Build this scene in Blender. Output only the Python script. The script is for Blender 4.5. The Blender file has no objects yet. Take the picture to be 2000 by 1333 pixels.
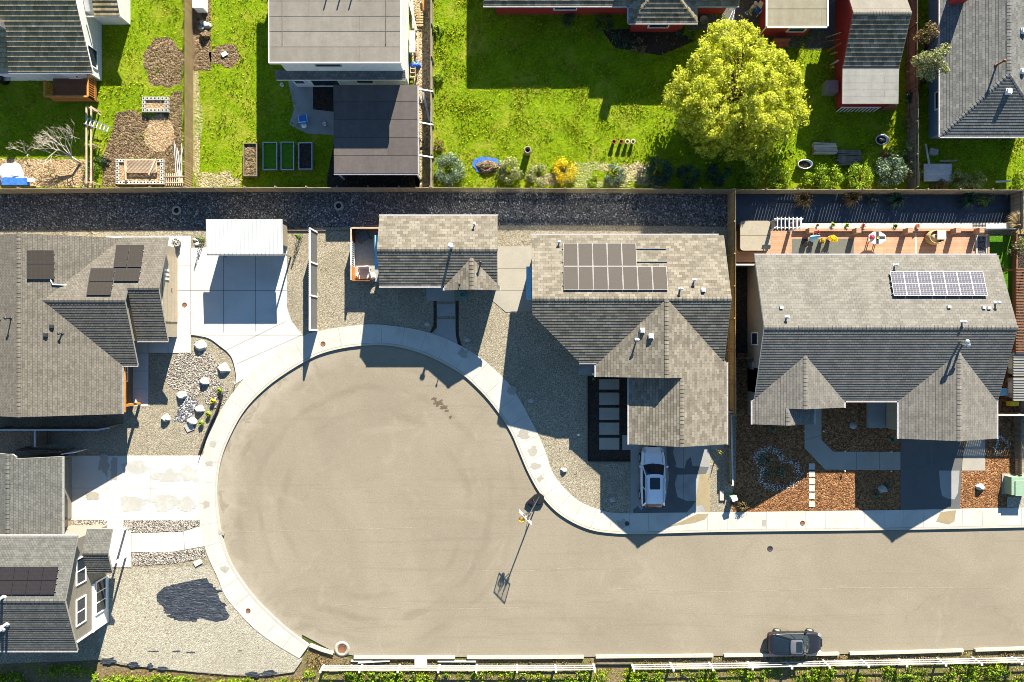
import bpy, bmesh, math, random
from mathutils import Vector, Matrix, noise as mnoise
R = random.Random(7)
C = bpy.context.scene
COL = C.collection
HC = 52.3          # drone height above the road, metres
FP = 1333.333      # focal length in photo pixels (24 mm on 36 mm)
RAD = math.radians

def X(px, z=0.0): return (px - 1000.0) * (HC - z) / FP
def Y(py, z=0.0): return (666.5 - py) * (HC - z) / FP
def W(px, py, z=0.0): return (X(px, z), Y(py, z))
def W3(px, py, z=0.0): return Vector((X(px, z), Y(py, z), z))
def on_plane(px, py, zf):
    z = 3.0
    for _ in range(12): z = zf(X(px, z), Y(py, z))
    return Vector((X(px, z), Y(py, z), z))
def poly(pts, z=0.0): return [W(a, b, z) for a, b in pts]

# ------------------------------------------------------------------ mesh builder
class MB:
    def __init__(s): s.v = []; s.f = []; s.uv = []; s.mi = []; s.sm = []
    def face(s, pts, uv=None, m=0, sm=False):
        b = len(s.v); s.v += [tuple(p) for p in pts]
        s.f.append(tuple(range(b, b + len(pts)))); s.uv.append(uv); s.mi.append(m); s.sm.append(sm)
    def faces(s, vs, fs, m=0, sm=False):
        b = len(s.v); s.v += [tuple(p) for p in vs]
        for f in fs:
            s.f.append(tuple(i + b for i in f)); s.uv.append(None); s.mi.append(m); s.sm.append(sm)
    def hexa(s, p, m=0):  # 8 points: bottom ring 0-3 ccw, top ring 4-7
        s.faces(p, [(3, 2, 1, 0), (4, 5, 6, 7), (0, 1, 5, 4), (1, 2, 6, 5), (2, 3, 7, 6), (3, 0, 4, 7)], m)
    def boxz(s, x0, x1, y0, y1, z0, z1, m=0):
        s.hexa([(x0, y0, z0), (x1, y0, z0), (x1, y1, z0), (x0, y1, z0), (x0, y0, z1), (x1, y0, z1), (x1, y1, z1), (x0, y1, z1)], m)
    def box(s, c, d, rz=0.0, m=0, rx=0.0, ry=0.0):
        M = Matrix.Rotation(rz, 3, 'Z') @ Matrix.Rotation(ry, 3, 'Y') @ Matrix.Rotation(rx, 3, 'X')
        c = Vector(c); P = []
        for dz in (-.5, .5):
            for dx, dy in ((-.5, -.5), (.5, -.5), (.5, .5), (-.5, .5)):
                P.append(c + M @ Vector((dx * d[0], dy * d[1], dz * d[2])))
        s.hexa(P, m)
    def bar(s, p, q, w, h, m=0):
        p = Vector(p); q = Vector(q); d = (q - p).normalized()
        a = Vector((0, 0, 1)).cross(d)
        a = Vector((1, 0, 0)) if a.length < 1e-4 else a.normalized()
        b = d.cross(a)
        P = []
        for e in (p, q):
            for i, j in ((-1, -1), (1, -1), (1, 1), (-1, 1)): P.append(e + a * i * w / 2 + b * j * h / 2)
        s.hexa(P, m)
    def tube(s, p, q, r0, r1=None, n=8, m=0, caps=True, sm=True):
        r1 = r0 if r1 is None else r1
        p = Vector(p); q = Vector(q); d = (q - p).normalized()
        a = Vector((0, 0, 1)).cross(d)
        a = Vector((1, 0, 0)) if a.length < 1e-4 else a.normalized()
        b = d.cross(a); vs = []
        for e, r in ((p, r0), (q, r1)):
            for i in range(n):
                t = 2 * math.pi * i / n; vs.append(e + (a * math.cos(t) + b * math.sin(t)) * r)
        fs = [(i, (i + 1) % n, n + (i + 1) % n, n + i) for i in range(n)]
        if caps: fs += [tuple(range(n))[::-1], tuple(range(n, 2 * n))]
        s.faces(vs, fs, m, sm)
    def path(s, pts, r, n=6, m=0, r1=None):
        k = len(pts) - 1
        for i in range(k):
            a = r if r1 is None else r + (r1 - r) * i / k
            b = r if r1 is None else r + (r1 - r) * (i + 1) / k
            s.tube(pts[i], pts[i + 1], a, b, n, m)
    def lathe(s, c, prof, n=16, m=0, sm=True, sx=1.0, sy=1.0):
        c = Vector(c); vs = []; k = len(prof)
        for r, z in prof:
            for i in range(n):
                t = 2 * math.pi * i / n; vs.append(c + Vector((r * sx * math.cos(t), r * sy * math.sin(t), z)))
        fs = []
        for j in range(k - 1):
            for i in range(n):
                fs.append((j * n + i, j * n + (i + 1) % n, (j + 1) * n + (i + 1) % n, (j + 1) * n + i))
        if prof[0][0] > 1e-5: fs.append(tuple(range(n))[::-1])
        if prof[-1][0] > 1e-5: fs.append(tuple(range((k - 1) * n, k * n)))
        s.faces(vs, fs, m, sm)
    def torus(s, c, R0, r, n=20, k=8, m=0, ax='Z'):
        c = Vector(c); vs = []
        for i in range(n):
            t = 2 * math.pi * i / n
            for j in range(k):
                u = 2 * math.pi * j / k
                p = Vector(((R0 + r * math.cos(u)) * math.cos(t), (R0 + r * math.cos(u)) * math.sin(t), r * math.sin(u)))
                vs.append(c + p)
        fs = [(i * k + j, ((i + 1) % n) * k + j, ((i + 1) % n) * k + (j + 1) % k, i * k + (j + 1) % k) for i in range(n) for j in range(k)]
        s.faces(vs, fs, m, True)
    def prism(s, pl, z0, z1, m=0, top=True):
        a = sum(pl[i][0] * pl[(i + 1) % len(pl)][1] - pl[(i + 1) % len(pl)][0] * pl[i][1] for i in range(len(pl)))
        if a < 0: pl = pl[::-1]
        n = len(pl); zf = z1 if callable(z1) else (lambda x, y: z1)
        vs = [(p[0], p[1], z0) for p in pl] + [(p[0], p[1], zf(p[0], p[1])) for p in pl]
        fs = [(i, (i + 1) % n, n + (i + 1) % n, n + i) for i in range(n)]
        fs += [tuple(range(n, 2 * n)), tuple(range(n))[::-1]]
        s.faces(vs, fs, m)
    def sheet(s, pl, z, m=0):
        a = sum(pl[i][0] * pl[(i + 1) % len(pl)][1] - pl[(i + 1) % len(pl)][0] * pl[i][1] for i in range(len(pl)))
        if a < 0: pl = pl[::-1]
        s.face([(p[0], p[1], z) for p in pl], m=m)
    def build(s, name, mats, parent=None, origin=None):
        me = bpy.data.meshes.new(name)
        if not isinstance(mats, (list, tuple)): mats = [mats]
        for m in mats: me.materials.append(m)
        if parent is not None: o0 = Vector(parent['_o'])
        elif origin is not None: o0 = Vector(origin)
        else:
            xs = [p[0] for p in s.v]; ys = [p[1] for p in s.v]
            o0 = Vector(((min(xs) + max(xs)) / 2, (min(ys) + max(ys)) / 2, min(p[2] for p in s.v)))
        me.from_pydata([tuple(Vector(p) - o0) for p in s.v], [], s.f)
        uvl = me.uv_layers.new(name='UV'); data = uvl.data
        for pgn in me.polygons:
            pgn.material_index = s.mi[pgn.index]; pgn.use_smooth = s.sm[pgn.index]
            uv = s.uv[pgn.index]
            if uv is None:
                nn = pgn.normal
                if abs(nn.z) > .95: ua = Vector((1, 0, 0)); va = Vector((0, 1, 0))
                else:
                    ua = Vector((0, 0, 1)).cross(nn).normalized(); va = nn.cross(ua)
                uv = []
                for vi in pgn.vertices:
                    p = Vector(s.v[vi]); uv.append((p.dot(ua), p.dot(va)))
            for li, q in zip(pgn.loop_indices, uv): data[li].uv = q
        o = bpy.data.objects.new(name, me); COL.objects.link(o)
        if parent is not None:
            o.parent = parent; o['_o'] = tuple(parent['_o'])
        else:
            o.location = o0; o['_o'] = tuple(o0)
        return o

def tag(o, label=None, cat=None, group=None, kind=None):
    if label: o['label'] = label
    if cat: o['category'] = cat
    if group: o['group'] = group
    if kind: o['kind'] = kind
    return o
def thing(name, label, cat, loc, group=None):
    o = bpy.data.objects.new(name, None); COL.objects.link(o)
    o.location = loc; o['_o'] = tuple(loc); o.empty_display_size = .3
    return tag(o, label, cat, group)
def dup(root, loc, label=None, rz=None):
    r = root.copy(); COL.objects.link(r); r.location = loc
    if rz is not None: r.rotation_euler.z = rz
    if label: r['label'] = label
    for ch in list(root.children):
        c = ch.copy(); COL.objects.link(c); c.parent = r
        for g in list(ch.children):
            d = g.copy(); COL.objects.link(d); d.parent = c
    return r
def one(mb, name, mats, label, cat, group=None, origin=None):
    return tag(mb.build(name, mats, None, origin), label, cat, group)

# ------------------------------------------------------------------ materials
class NT:
    def __init__(s, name):
        s.mat = bpy.data.materials.new(name); s.mat.use_nodes = True
        s.t = s.mat.node_tree; s.n = s.t.nodes
        s.b = s.n['Principled BSDF']; s.out = s.n['Material Output']
    def new(s, typ, **kw):
        n = s.n.new(typ)
        for k, v in kw.items(): setattr(n, k, v)
        return n
    def link(s, a, b): s.t.links.new(a, b)
    def pos(s): return s.new('ShaderNodeNewGeometry').outputs['Position']
    def uv(s): return s.new('ShaderNodeUVMap', uv_map='UV').outputs['UV']
    def mapping(s, vec, scale=(1, 1, 1), rot=(0, 0, 0), loc=(0, 0, 0)):
        m = s.new('ShaderNodeMapping'); s.link(vec, m.inputs['Vector'])
        m.inputs['Scale'].default_value = scale; m.inputs['Rotation'].default_value = rot; m.inputs['Location'].default_value = loc
        return m.outputs['Vector']
    def noise(s, vec, scale, detail=4, rough=.55, dist=0.0):
        n = s.new('ShaderNodeTexNoise'); s.link(vec, n.inputs['Vector'])
        n.inputs['Scale'].default_value = scale; n.inputs['Detail'].default_value = detail
        n.inputs['Roughness'].default_value = rough; n.inputs['Distortion'].default_value = dist
        return n.outputs['Fac']
    def voro(s, vec, scale, feature='F1', rnd=1.0):
        n = s.new('ShaderNodeTexVoronoi', feature=feature); s.link(vec, n.inputs['Vector'])
        n.inputs['Scale'].default_value = scale
        if 'Randomness' in n.inputs: n.inputs['Randomness'].default_value = rnd
        return n
    def ramp(s, fac, stops, interp='LINEAR'):
        r = s.new('ShaderNodeValToRGB'); s.link(fac, r.inputs['Fac'])
        e = r.color_ramp; e.interpolation = interp
        while len(e.elements) < len(stops): e.elements.new(.5)
        for el, (p, c) in zip(e.elements, stops):
            el.position = p; el.color = (c[0], c[1], c[2], 1) if hasattr(c, '__len__') else (c, c, c, 1)
        return r.outputs['Color']
    def mix(s, a, b, fac=.5, mode='MIX'):
        m = s.new('ShaderNodeMix', data_type='RGBA', blend_type=mode)
        for i, v in ((6, a), (7, b)):
            if hasattr(v, 'is_linked'): s.link(v, m.inputs[i])
            else: m.inputs[i].default_value = (*v, 1)
        if hasattr(fac, 'is_linked'): s.link(fac, m.inputs[0])
        else: m.inputs[0].default_value = fac
        return m.outputs[2]
    def math(s, op, a, b=0.0, c=None):
        m = s.new('ShaderNodeMath', operation=op)
        for i, v in enumerate((a, b) if c is None else (a, b, c)):
            if hasattr(v, 'is_linked'): s.link(v, m.inputs[i])
            else: m.inputs[i].default_value = v
        return m.outputs[0]
    def bump(s, h, strength=.5, dist=.02):
        b = s.new('ShaderNodeBump'); s.link(h, b.inputs['Height'])
        b.inputs['Strength'].default_value = strength; b.inputs['Distance'].default_value = dist
        s.link(b.outputs['Normal'], s.b.inputs['Normal'])
    def col(s, c, rough=.85, spec=.25, metal=0.0):
        if hasattr(c, 'is_linked'): s.link(c, s.b.inputs['Base Color'])
        else: s.b.inputs['Base Color'].default_value = (*c, 1)
        s.b.inputs['Roughness'].default_value = rough
        s.b.inputs['Specular IOR Level'].default_value = spec
        s.b.inputs['Metallic'].default_value = metal
        return s.mat

def mul(c, k): return tuple(min(1, a * k) for a in c)
def plain(name, c, rough=.7, spec=.3, metal=0.0, var=.18, scale=6.0, bump=0.0, bscale=60):
    t = NT(name); p = t.pos()
    f = t.noise(p, scale, 6, .6)
    k = t.mix(mul(c, 1 - var), mul(c, 1 + var), t.ramp(f, [(.3, 0), (.7, 1)]))
    if bump: t.bump(t.noise(p, bscale, 4), bump, .01)
    return t.col(k, rough, spec, metal)
def m_asphalt():
    t = NT('asphalt'); p = t.pos()
    fine = t.noise(p, 9, 5, .85); mid = t.noise(p, 2.2, 6, .65, .6); big = t.noise(p, .13, 5, .6, .8)
    c = t.mix((.178, .15, .109), (.226, .193, .141), t.ramp(big, [(.34, 0), (.66, 1)]))
    c = t.mix(c, t.mix((.135, .115, .086), (.245, .213, .165), mid), .28)
    c = t.mix(c, t.ramp(fine, [(.3, .72), (.7, 1.3)]), .8, "MULTIPLY")
    # worn tyre rings of cars turning round the circle, broken up by noise
    d = t.new('ShaderNodeVectorMath', operation='DISTANCE'); t.link(p, d.inputs[0]); d.inputs[1].default_value = (X(732), Y(985), 0)
    wob = t.math('ADD', d.outputs['Value'], t.math('MULTIPLY', t.noise(p, .25, 3), 1.6))
    ring = t.math('SINE', t.math('MULTIPLY', wob, 3.4))
    band = t.ramp(t.math('DIVIDE', d.outputs['Value'], 14.0), [(.38, 0), (.55, 1), (.72, 1), (.82, 0)])
    msk = t.math('MULTIPLY', t.ramp(ring, [(.35, 0), (.95, 1)]), band)
    msk = t.math('MULTIPLY', msk, t.ramp(t.noise(p, .3, 4), [(.4, 0), (.64, .3)]))
    c = t.mix(c, (.105, .083, .054), msk)
    # long straight paving seams along the street
    sp = t.mapping(p, (.03, 1.0, 1)); seam = t.noise(sp, .8, 3, .5)
    c = t.mix(c, (.13, .105, .07), t.ramp(seam, [(.49, 0), (.5, .22), (.51, 0)]))
    dustn = t.noise(p, .35, 7, .7, 1.2)
    c = t.mix(c, (.30, .266, .212), t.ramp(dustn, [(.58, 0), (.8, .45)]))
    wq = t.new('ShaderNodeVectorMath', operation='ADD'); nz = t.new('ShaderNodeTexNoise'); t.link(p, nz.inputs['Vector']); nz.inputs['Scale'].default_value = .6; nz.inputs['Detail'].default_value = 5
    sm = t.new('ShaderNodeVectorMath', operation='SCALE'); t.link(nz.outputs['Color'], sm.inputs[0]); sm.inputs['Scale'].default_value = 2.2; t.link(p, wq.inputs[0]); t.link(sm.outputs[0], wq.inputs[1])
    cv = t.voro(wq.outputs[0], .16, 'DISTANCE_TO_EDGE')
    crk = t.math('MULTIPLY', t.ramp(cv.outputs['Distance'], [(0, 1), (.006, .8), (.012, 0)]), t.ramp(t.noise(p, .09, 3), [(.5, 0), (.64, .16)]))
    c = t.mix(c, (.085, .068, .046), crk)
    edge = t.ramp(t.math('ADD', t.math('DIVIDE', d.outputs['Value'], 12.4), t.math('MULTIPLY', t.math('SUBTRACT', t.noise(p, .5, 6, .7, 1.0), .5), .55)), [(.84, 0), (.98, .55), (1.0, .55), (1.12, .0)])
    sx = t.new('ShaderNodeSeparateXYZ'); t.link(p, sx.inputs[0])
    c = t.mix(c, (.29, .255, .2), t.math('MULTIPLY', edge, t.ramp(t.math('ADD', t.math('DIVIDE', sx.outputs['X'], 40.0), .7), [(.3, 1), (.5, 0)])))
    t.bump(fine, .5, .006)
    return t.col(c, .9, .2)

def m_gravel(name, cols, scale=9.0, big=None, bump=1.0, dist=.03, amt=.5):
    t = NT(name); p = t.pos()
    wp = t.new('ShaderNodeVectorMath', operation='ADD'); t.link(p, wp.inputs[0])
    v = t.voro(p, scale); v2 = t.voro(p, scale * 2.3)
    s1 = t.new('ShaderNodeSeparateColor'); t.link(v.outputs['Color'], s1.inputs[0])
    s2 = t.new('ShaderNodeSeparateColor'); t.link(v2.outputs['Color'], s2.inputs[0])
    st = [(i / (len(cols) - 1), c) for i, c in enumerate(cols)]
    c = t.mix(t.ramp(s1.outputs[0], st), t.ramp(s2.outputs[1], st), .5)
    c = t.mix(c, t.ramp(t.noise(p, scale * .5, 5, .7), [(.3, .7), (.7, 1.28)]), .75, 'MULTIPLY')
    if big:
        c = t.mix(c, big, t.ramp(t.noise(p, .25, 5, .6, .7), [(.45, 0), (.75, amt)]))
    h = t.math('ADD', t.math('MULTIPLY', v.outputs['Distance'], -1.0), t.math('MULTIPLY', v2.outputs['Distance'], -.6))
    t.bump(h, bump, dist)
    return t.col(c, .92, .15)

def m_concrete(name, base, dark, stain=.35, scale=.7, seed=0.0):
    t = NT(name); p = t.mapping(t.pos(), loc=(seed, seed * .7, 0))
    n1 = t.noise(p, scale, 8, .62, .5); n2 = t.noise(p, 14, 5, .7); n3 = t.noise(p, .16, 3)
    c = t.mix(base, dark, t.ramp(n1, [(.45, 0), (.72, stain)]))
    c = t.mix(c, mul(base, .82), t.ramp(n3, [(.4, 0), (.65, .6)]))
    c = t.mix(c, t.ramp(n2, [(.3, .84), (.7, 1.12)]), .8, 'MULTIPLY')
    t.bump(n2, .25, .004)
    return t.col(c, .85, .2)

def m_shingle(name, c1, c2, row=.21, wid=.40, sc=1.0, moss=None):
    t = NT(name); uv = t.uv(); p = t.pos()
    b = t.new('ShaderNodeTexBrick'); t.link(uv, b.inputs['Vector'])
    b.inputs['Scale'].default_value = 1.0; b.inputs['Brick Width'].default_value = wid; b.inputs['Row Height'].default_value = row
    b.inputs['Mortar Size'].default_value = .008; b.inputs['Mortar Smooth'].default_value = .3; b.inputs['Bias'].default_value = 0
    b.inputs['Color1'].default_value = (*c1, 1); b.inputs['Color2'].default_value = (*c2, 1); b.inputs['Mortar'].default_value = (*mul(c1, .4), 1)
    c = b.outputs['Color']
    c = t.mix(c, t.ramp(t.noise(p, 2.2, 6, .7), [(.3, .86), (.7, 1.13)]), .8, 'MULTIPLY')
    c = t.mix(c, t.ramp(t.noise(p, 24, 3, .8), [(.25, .7), (.75, 1.3)]), .7, 'MULTIPLY')
    c = t.mix(c, t.ramp(t.noise(t.mapping(uv, (1.2, .12, 1)), 1.0, 4, .6), [(.35, .86), (.7, 1.1)]), .7, 'MULTIPLY')
    if moss: c = t.mix(c, moss, t.ramp(t.noise(p, 1.3, 7, .7), [(.5, 0), (.72, .75)]))
    t.bump(t.noise(p, 60, 2, .8), .4, .004)
    return t.col(c, .95, .03)

def m_siding(name, c, lap=.18, depth=.5):
    t = NT(name); uv = t.uv(); p = t.pos()
    s = t.new('ShaderNodeSeparateXYZ'); t.link(uv, s.inputs[0])
    fr = t.math('FRACT', t.math('DIVIDE', s.outputs['Y'], lap))
    k = t.mix(c, mul(c, .45), t.ramp(fr, [(0, 1), (.1, 0), (1, 0)]))
    k = t.mix(k, t.ramp(t.noise(p, 3, 6, .6), [(.3, .86), (.7, 1.08)]), .8, 'MULTIPLY')
    t.bump(fr, depth, .012)
    return t.col(k, .7, .25)

def m_wood(name, c1, c2, plank=.14, along='X', rough=.85, gap=.06):
    t = NT(name); uv = t.uv(); p = t.pos()
    s = t.new('ShaderNodeSeparateXYZ'); t.link(uv, s.inputs[0])
    a = s.outputs['X'] if along == 'Y' else s.outputs['Y']
    q = t.math('DIVIDE', a, plank); fr = t.math('FRACT', q); fl = t.math('FLOOR', q)
    w = t.new('ShaderNodeTexWhiteNoise', noise_dimensions='1D'); t.link(fl, w.inputs['W'])
    sc = (2, 30, 2) if along == 'X' else (30, 2, 2)
    g = t.noise(t.mapping(uv, sc), 1.0, 5, .6)
    k = t.mix(c1, c2, t.math('ADD', t.math('MULTIPLY', w.outputs['Value'], .6), t.math('MULTIPLY', g, .4)))
    k = t.mix(k, t.ramp(t.noise(p, 1.4, 6, .65), [(.3, .75), (.7, 1.2)]), .8, 'MULTIPLY')
    k = t.mix(k, mul(c1, .2), t.ramp(fr, [(0, 1), (gap, 0), (1 - gap * .3, 0), (1, 1)]))
    return t.col(k, rough, .2)

def m_grass_ground(name, cs, dry, amt=.5):
    t = NT(name); p = t.pos()
    n = t.noise(p, 5.5, 8, .75, .5); b = t.noise(p, .42, 6, .65, 1.0); f = t.noise(p, 26, 4, .8)
    c = t.ramp(n, [(.25, cs[0]), (.48, cs[1]), (.66, cs[2]), (.82, cs[3])])
    c = t.mix(c, dry, t.ramp(b, [(.5, 0), (.75, amt)]))
    c = t.mix(c, t.ramp(f, [(.25, .5), (.7, 1.35)]), .85, 'MULTIPLY')
    t.bump(t.math('ADD', n, t.math('MULTIPLY', f, .5)), 1.0, .12)
    return t.col(c, .9, .1)

def m_leaf(name, c1, c2, c3=None, trans=.35, rough=.6):
    t = NT(name); g = t.new('ShaderNodeNewGeometry'); p = g.outputs['Position']
    st = [(0, c1), (1, c2)] if c3 is None else [(0, c1), (.55, c2), (1, c3)]
    c = t.ramp(g.outputs['Random Per Island'], st)
    c = t.mix(c, t.ramp(t.noise(p, 1.3, 3), [(.3, .75), (.7, 1.22)]), .8, 'MULTIPLY')
    t.col(c, rough, .2)
    tr = t.new('ShaderNodeBsdfTranslucent'); t.link(c, tr.inputs['Color'])
    mx = t.new('ShaderNodeMixShader'); mx.inputs[0].default_value = trans
    t.link(t.b.outputs[0], mx.inputs[1]); t.link(tr.outputs[0], mx.inputs[2]); t.link(mx.outputs[0], t.out.inputs['Surface'])
    return t.mat

def m_stone(name, cols, bump=.6):
    t = NT(name); g = t.new('ShaderNodeNewGeometry'); p = g.outputs['Position']
    c = t.ramp(g.outputs['Random Per Island'], [(i / (len(cols) - 1), k) for i, k in enumerate(cols)])
    c = t.mix(c, t.ramp(t.noise(p, 14, 6, .7), [(.3, .75), (.7, 1.2)]), .8, 'MULTIPLY')
    t.bump(t.noise(p, 12, 6, .7), bump, .03)
    return t.col(c, .85, .25)

def m_glass(name, c=(.01, .014, .02), rough=.06):
    t = NT(name)
    k = t.mix(c, mul(c, 1.8), t.noise(t.pos(), 2.0, 3))
    return t.col(k, rough, .6)

def m_pv(name, cell, line, nx, ny, w=.03, rough=.25):
    """photovoltaic glass: cells in a grid, uv runs 0..1 over one panel"""
    t = NT(name); uv = t.uv()
    s = t.new('ShaderNodeSeparateXYZ'); t.link(uv, s.inputs[0])
    fx = t.math('FRACT', t.math('MULTIPLY', s.outputs['X'], nx)); fy = t.math('FRACT', t.math('MULTIPLY', s.outputs['Y'], ny))
    ex = t.math('MINIMUM', fx, t.math('SUBTRACT', 1.0, fx)); ey = t.math('MINIMUM', fy, t.math('SUBTRACT', 1.0, fy))
    e = t.math('LESS_THAN', t.math('MINIMUM', ex, ey), w)
    c = t.mix(cell, mul(cell, 1.5), t.noise(t.pos(), 8, 4))
    c = t.mix(c, line, e)
    return t.col(c, rough, .04)

def m_carpaint(name, c, rough=.25, flake=.1):
    t = NT(name); p = t.pos()
    k = t.mix(mul(c, .92), mul(c, 1.06), t.noise(p, 3, 5))
    t.col(k, rough, .5); t.b.inputs['Coat Weight'].default_value = .6 if c[0] > .3 else .25; t.b.inputs['Coat Roughness'].default_value = .06
    return t.mat

def m_sheet():
    t = NT('wrinkled_black_sheeting'); p = t.pos(); n = t.noise(t.mapping(p, (1, 4.5, 1), (0, 0, .25)), 1.3, 6, .65, 1.2)
    c = t.mix((.016, .02, .03), (.075, .085, .10), t.ramp(n, [(.45, 0), (.62, .5), (.7, 1)]))
    c = t.mix(c, (.28, .26, .21), t.ramp(t.noise(p, 7, 3, .7), [(.66, 0), (.72, 1)]))
    t.bump(n, 1.0, .12)
    return t.col(c, .45, .4)
MT = {}
MT['asphalt'] = m_asphalt()
MT['gravel'] = m_gravel('tan_gravel', [(.06, .052, .038), (.19, .162, .115), (.29, .25, .18), (.42, .375, .285)], 16.0, (.14, .12, .085), .7, .028, .6)
MT['gravel_white'] = m_gravel('pale_gravel', [(.12, .108, .082), (.24, .215, .165), (.33, .3, .235), (.43, .395, .315)], 14.0, (.22, .195, .15), .7, .025)
MT['mulch'] = m_gravel('bark_mulch', [(.02, .009, .004), (.115, .048, .019), (.25, .112, .042), (.42, .23, .11)], 9.0, (.12, .055, .025), 1.0, .06)
MT['bark_dark'] = m_gravel('dark_bark', [(.012, .01, .009), (.035, .026, .02), (.06, .045, .033)], 9.0, None, 1.0, .05)
MT['rubble'] = m_gravel('rock_bed', [(.03, .03, .032), (.07, .069, .067), (.12, .115, .105), (.22, .215, .2)], 7, None, 1.0, .09)
MT['conc_white'] = m_concrete('pale_concrete', (.42, .40, .355), (.27, .26, .235), .55, .7)
MT['conc_drive'] = m_concrete('bright_concrete', (.47, .45, .415), (.34, .325, .295), .6, .6, 1.0)
MT['conc'] = m_concrete('worn_concrete', (.295, .27, .225), (.20, .185, .155), .6, .55, 4.0)
MT['conc_grey'] = m_concrete('grey_concrete', (.27, .265, .25), (.15, .148, .14), .7, .5, 9.0)
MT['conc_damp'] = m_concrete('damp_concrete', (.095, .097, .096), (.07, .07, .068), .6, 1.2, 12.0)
MT['conc_rust'] = m_concrete('rust_stained_concrete', (.27, .215, .13), (.2, .15, .085), .9, 1.2, 3.0)
MT['conc_stain'] = m_concrete('stained_concrete', (.33, .32, .29), (.42, .41, .375), .9, 2.4, 6.0)
MT['joint'] = plain('dark_joint', (.12, .11, .095))  # dark tone of the gaps between concrete panels
MT['oil'] = plain('oil_mark', (.085, .066, .042), .8, var=.5, scale=12)
MT['seam'] = plain('road_seam', (.222, .192, .146), .9, var=.3)
MT['curb'] = m_concrete('curb_concrete', (.37, .345, .29), (.27, .25, .21), .4, 1.5, 2.0)
MT['soil'] = m_gravel('bare_soil', [(.03, .019, .01), (.095, .06, .032), (.17, .115, .065), (.28, .2, .12)], 6.0, (.10, .09, .03), 1.0, .09)
MT['tan_soil'] = m_gravel('dry_soil', [(.13, .09, .05), (.26, .19, .115), (.38, .29, .185), (.5, .4, .27)], 7.0, (.16, .16, .03), 1.0, .06)
MT['grassy_soil'] = m_gravel('grassy_dry_soil', [(.10, .10, .03), (.22, .18, .09), (.32, .26, .14), (.42, .36, .22)], 6.0, (.12, .19, .012), 1.0, .06, .9)
MT['chips'] = m_gravel('wood_chips', [(.12, .07, .035), (.25, .16, .085), (.36, .25, .14), (.46, .34, .21)], 8.0, None, 1.0, .05)
MT['grass_a'] = m_grass_ground('lawn', [(.035, .085, .002), (.13, .21, .002), (.25, .31, .003), (.37, .38, .012)], (.33, .29, .04), .85)
MT['grass_v'] = m_grass_ground('verge_soil', [(.06, .045, .024), (.17, .125, .065), (.26, .2, .11), (.36, .29, .17)], (.10, .15, .012), .9)
MT['turf'] = m_grass_ground('fresh_turf', [(.03, .09, .006), (.06, .16, .008), (.09, .21, .01), (.14, .24, .02)], (.1, .2, .02), .2)
MT['field'] = m_grass_ground('rough_ground', [(.03, .05, .012), (.06, .085, .02), (.10, .11, .03), (.15, .14, .06)], (.14, .12, .06), .5)
MT['fabric'] = plain('weed_fabric', (.014, .02, .03), .5, .5, var=.5, scale=3, bump=.6, bscale=9)
MT['sheeting'] = m_sheet()
MT['sh_l'] = m_shingle('taupe_shingle', (.108, .096, .08), (.15, .135, .113), .15, .22)
MT['sh_m'] = m_shingle('sand_shingle', (.118, .104, .082), (.205, .181, .145), .21, .40)
MT['sh_r'] = m_shingle('grey_shingle', (.128, .119, .105), (.168, .156, .138), .19, .36)
MT['sh_b'] = m_shingle('slate_shingle', (.09, .089, .081), (.127, .125, .115), .15, .22)
MT['sh_ne'] = m_shingle('cool_grey_shingle', (.10, .10, .095), (.15, .148, .14), .2, .3)
MT['tile'] = m_shingle('mossy_ribbed_tile', (.20, .155, .09), (.33, .27, .17), .33, .3, moss=(.10, .09, .02))
MT['tile_r'] = m_shingle('dark_ribbed_tile', (.115, .10, .07), (.24, .205, .15), .3, .3, moss=(.05, .05, .02))
MT['flat_grey'] = m_shingle('roll_roofing', (.165, .15, .128), (.18, .163, .14), 1.05, 7.0)
MT['flat_black'] = m_shingle('black_roll_roofing', (.085, .072, .068), (.095, .082, .076), 1.3, 9.0)
MT['flat_beige'] = m_shingle('beige_roll_roofing', (.205, .185, .135), (.22, .2, .148), 1.2, 9.0)
MT['flat_lt'] = m_shingle('pale_roll_roofing', (.20, .195, .18), (.215, .21, .195), .5, 9.0)
MT['tan_siding'] = m_siding('tan_siding', (.30, .255, .19))
MT['brown_siding'] = m_siding('brown_siding', (.12, .075, .045))
MT['taupe_siding'] = m_siding('taupe_siding', (.20, .18, .15))
MT['white_siding'] = m_siding('white_siding', (.62, .62, .60))
MT['blue_siding'] = m_siding('blue_grey_siding', (.16, .24, .30))
MT['red_siding'] = m_siding('barn_red_siding', (.34, .035, .03), .22)
MT['white'] = plain('white_paint', (.72, .70, .68), .5, .35, var=.06)
MT['metal_roof'] = plain('pale_metal_roof', (.40, .405, .395), .5, .2, var=.05)
MT['white_metal'] = m_siding('ribbed_white_metal', (.66, .66, .64), .3, .3)
MT['gutter'] = plain('gutter_enamel', (.30, .28, .28), .5)
MT['grey_trim'] = plain('grey_trim', (.25, .24, .22), .6)
MT['door'] = m_siding('tan_panel_door', (.36, .30, .22), .55, .6)
MT['black'] = plain('black_plastic', (.012, .012, .014), .45, .4)
MT['dark'] = plain('dark_metal', (.03, .03, .032), .5, .4)
MT['steel'] = plain('galvanised_steel', (.42, .43, .44), .35, .5, .7)
MT['rust'] = plain('rusty_iron', (.16, .07, .035), .8, .2, var=.4, scale=20)
MT['glass'] = m_glass('window_glass', (.015, .022, .03))
MT['carglass'] = m_glass('car_glass', (.008, .014, .02), .04)
MT['fence'] = m_wood('weathered_fence', (.16, .13, .085), (.30, .25, .17), .14, 'Y')
MT['fence_y'] = m_wood('honey_fence', (.26, .18, .085), (.42, .31, .16), .14, 'Y')
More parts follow.
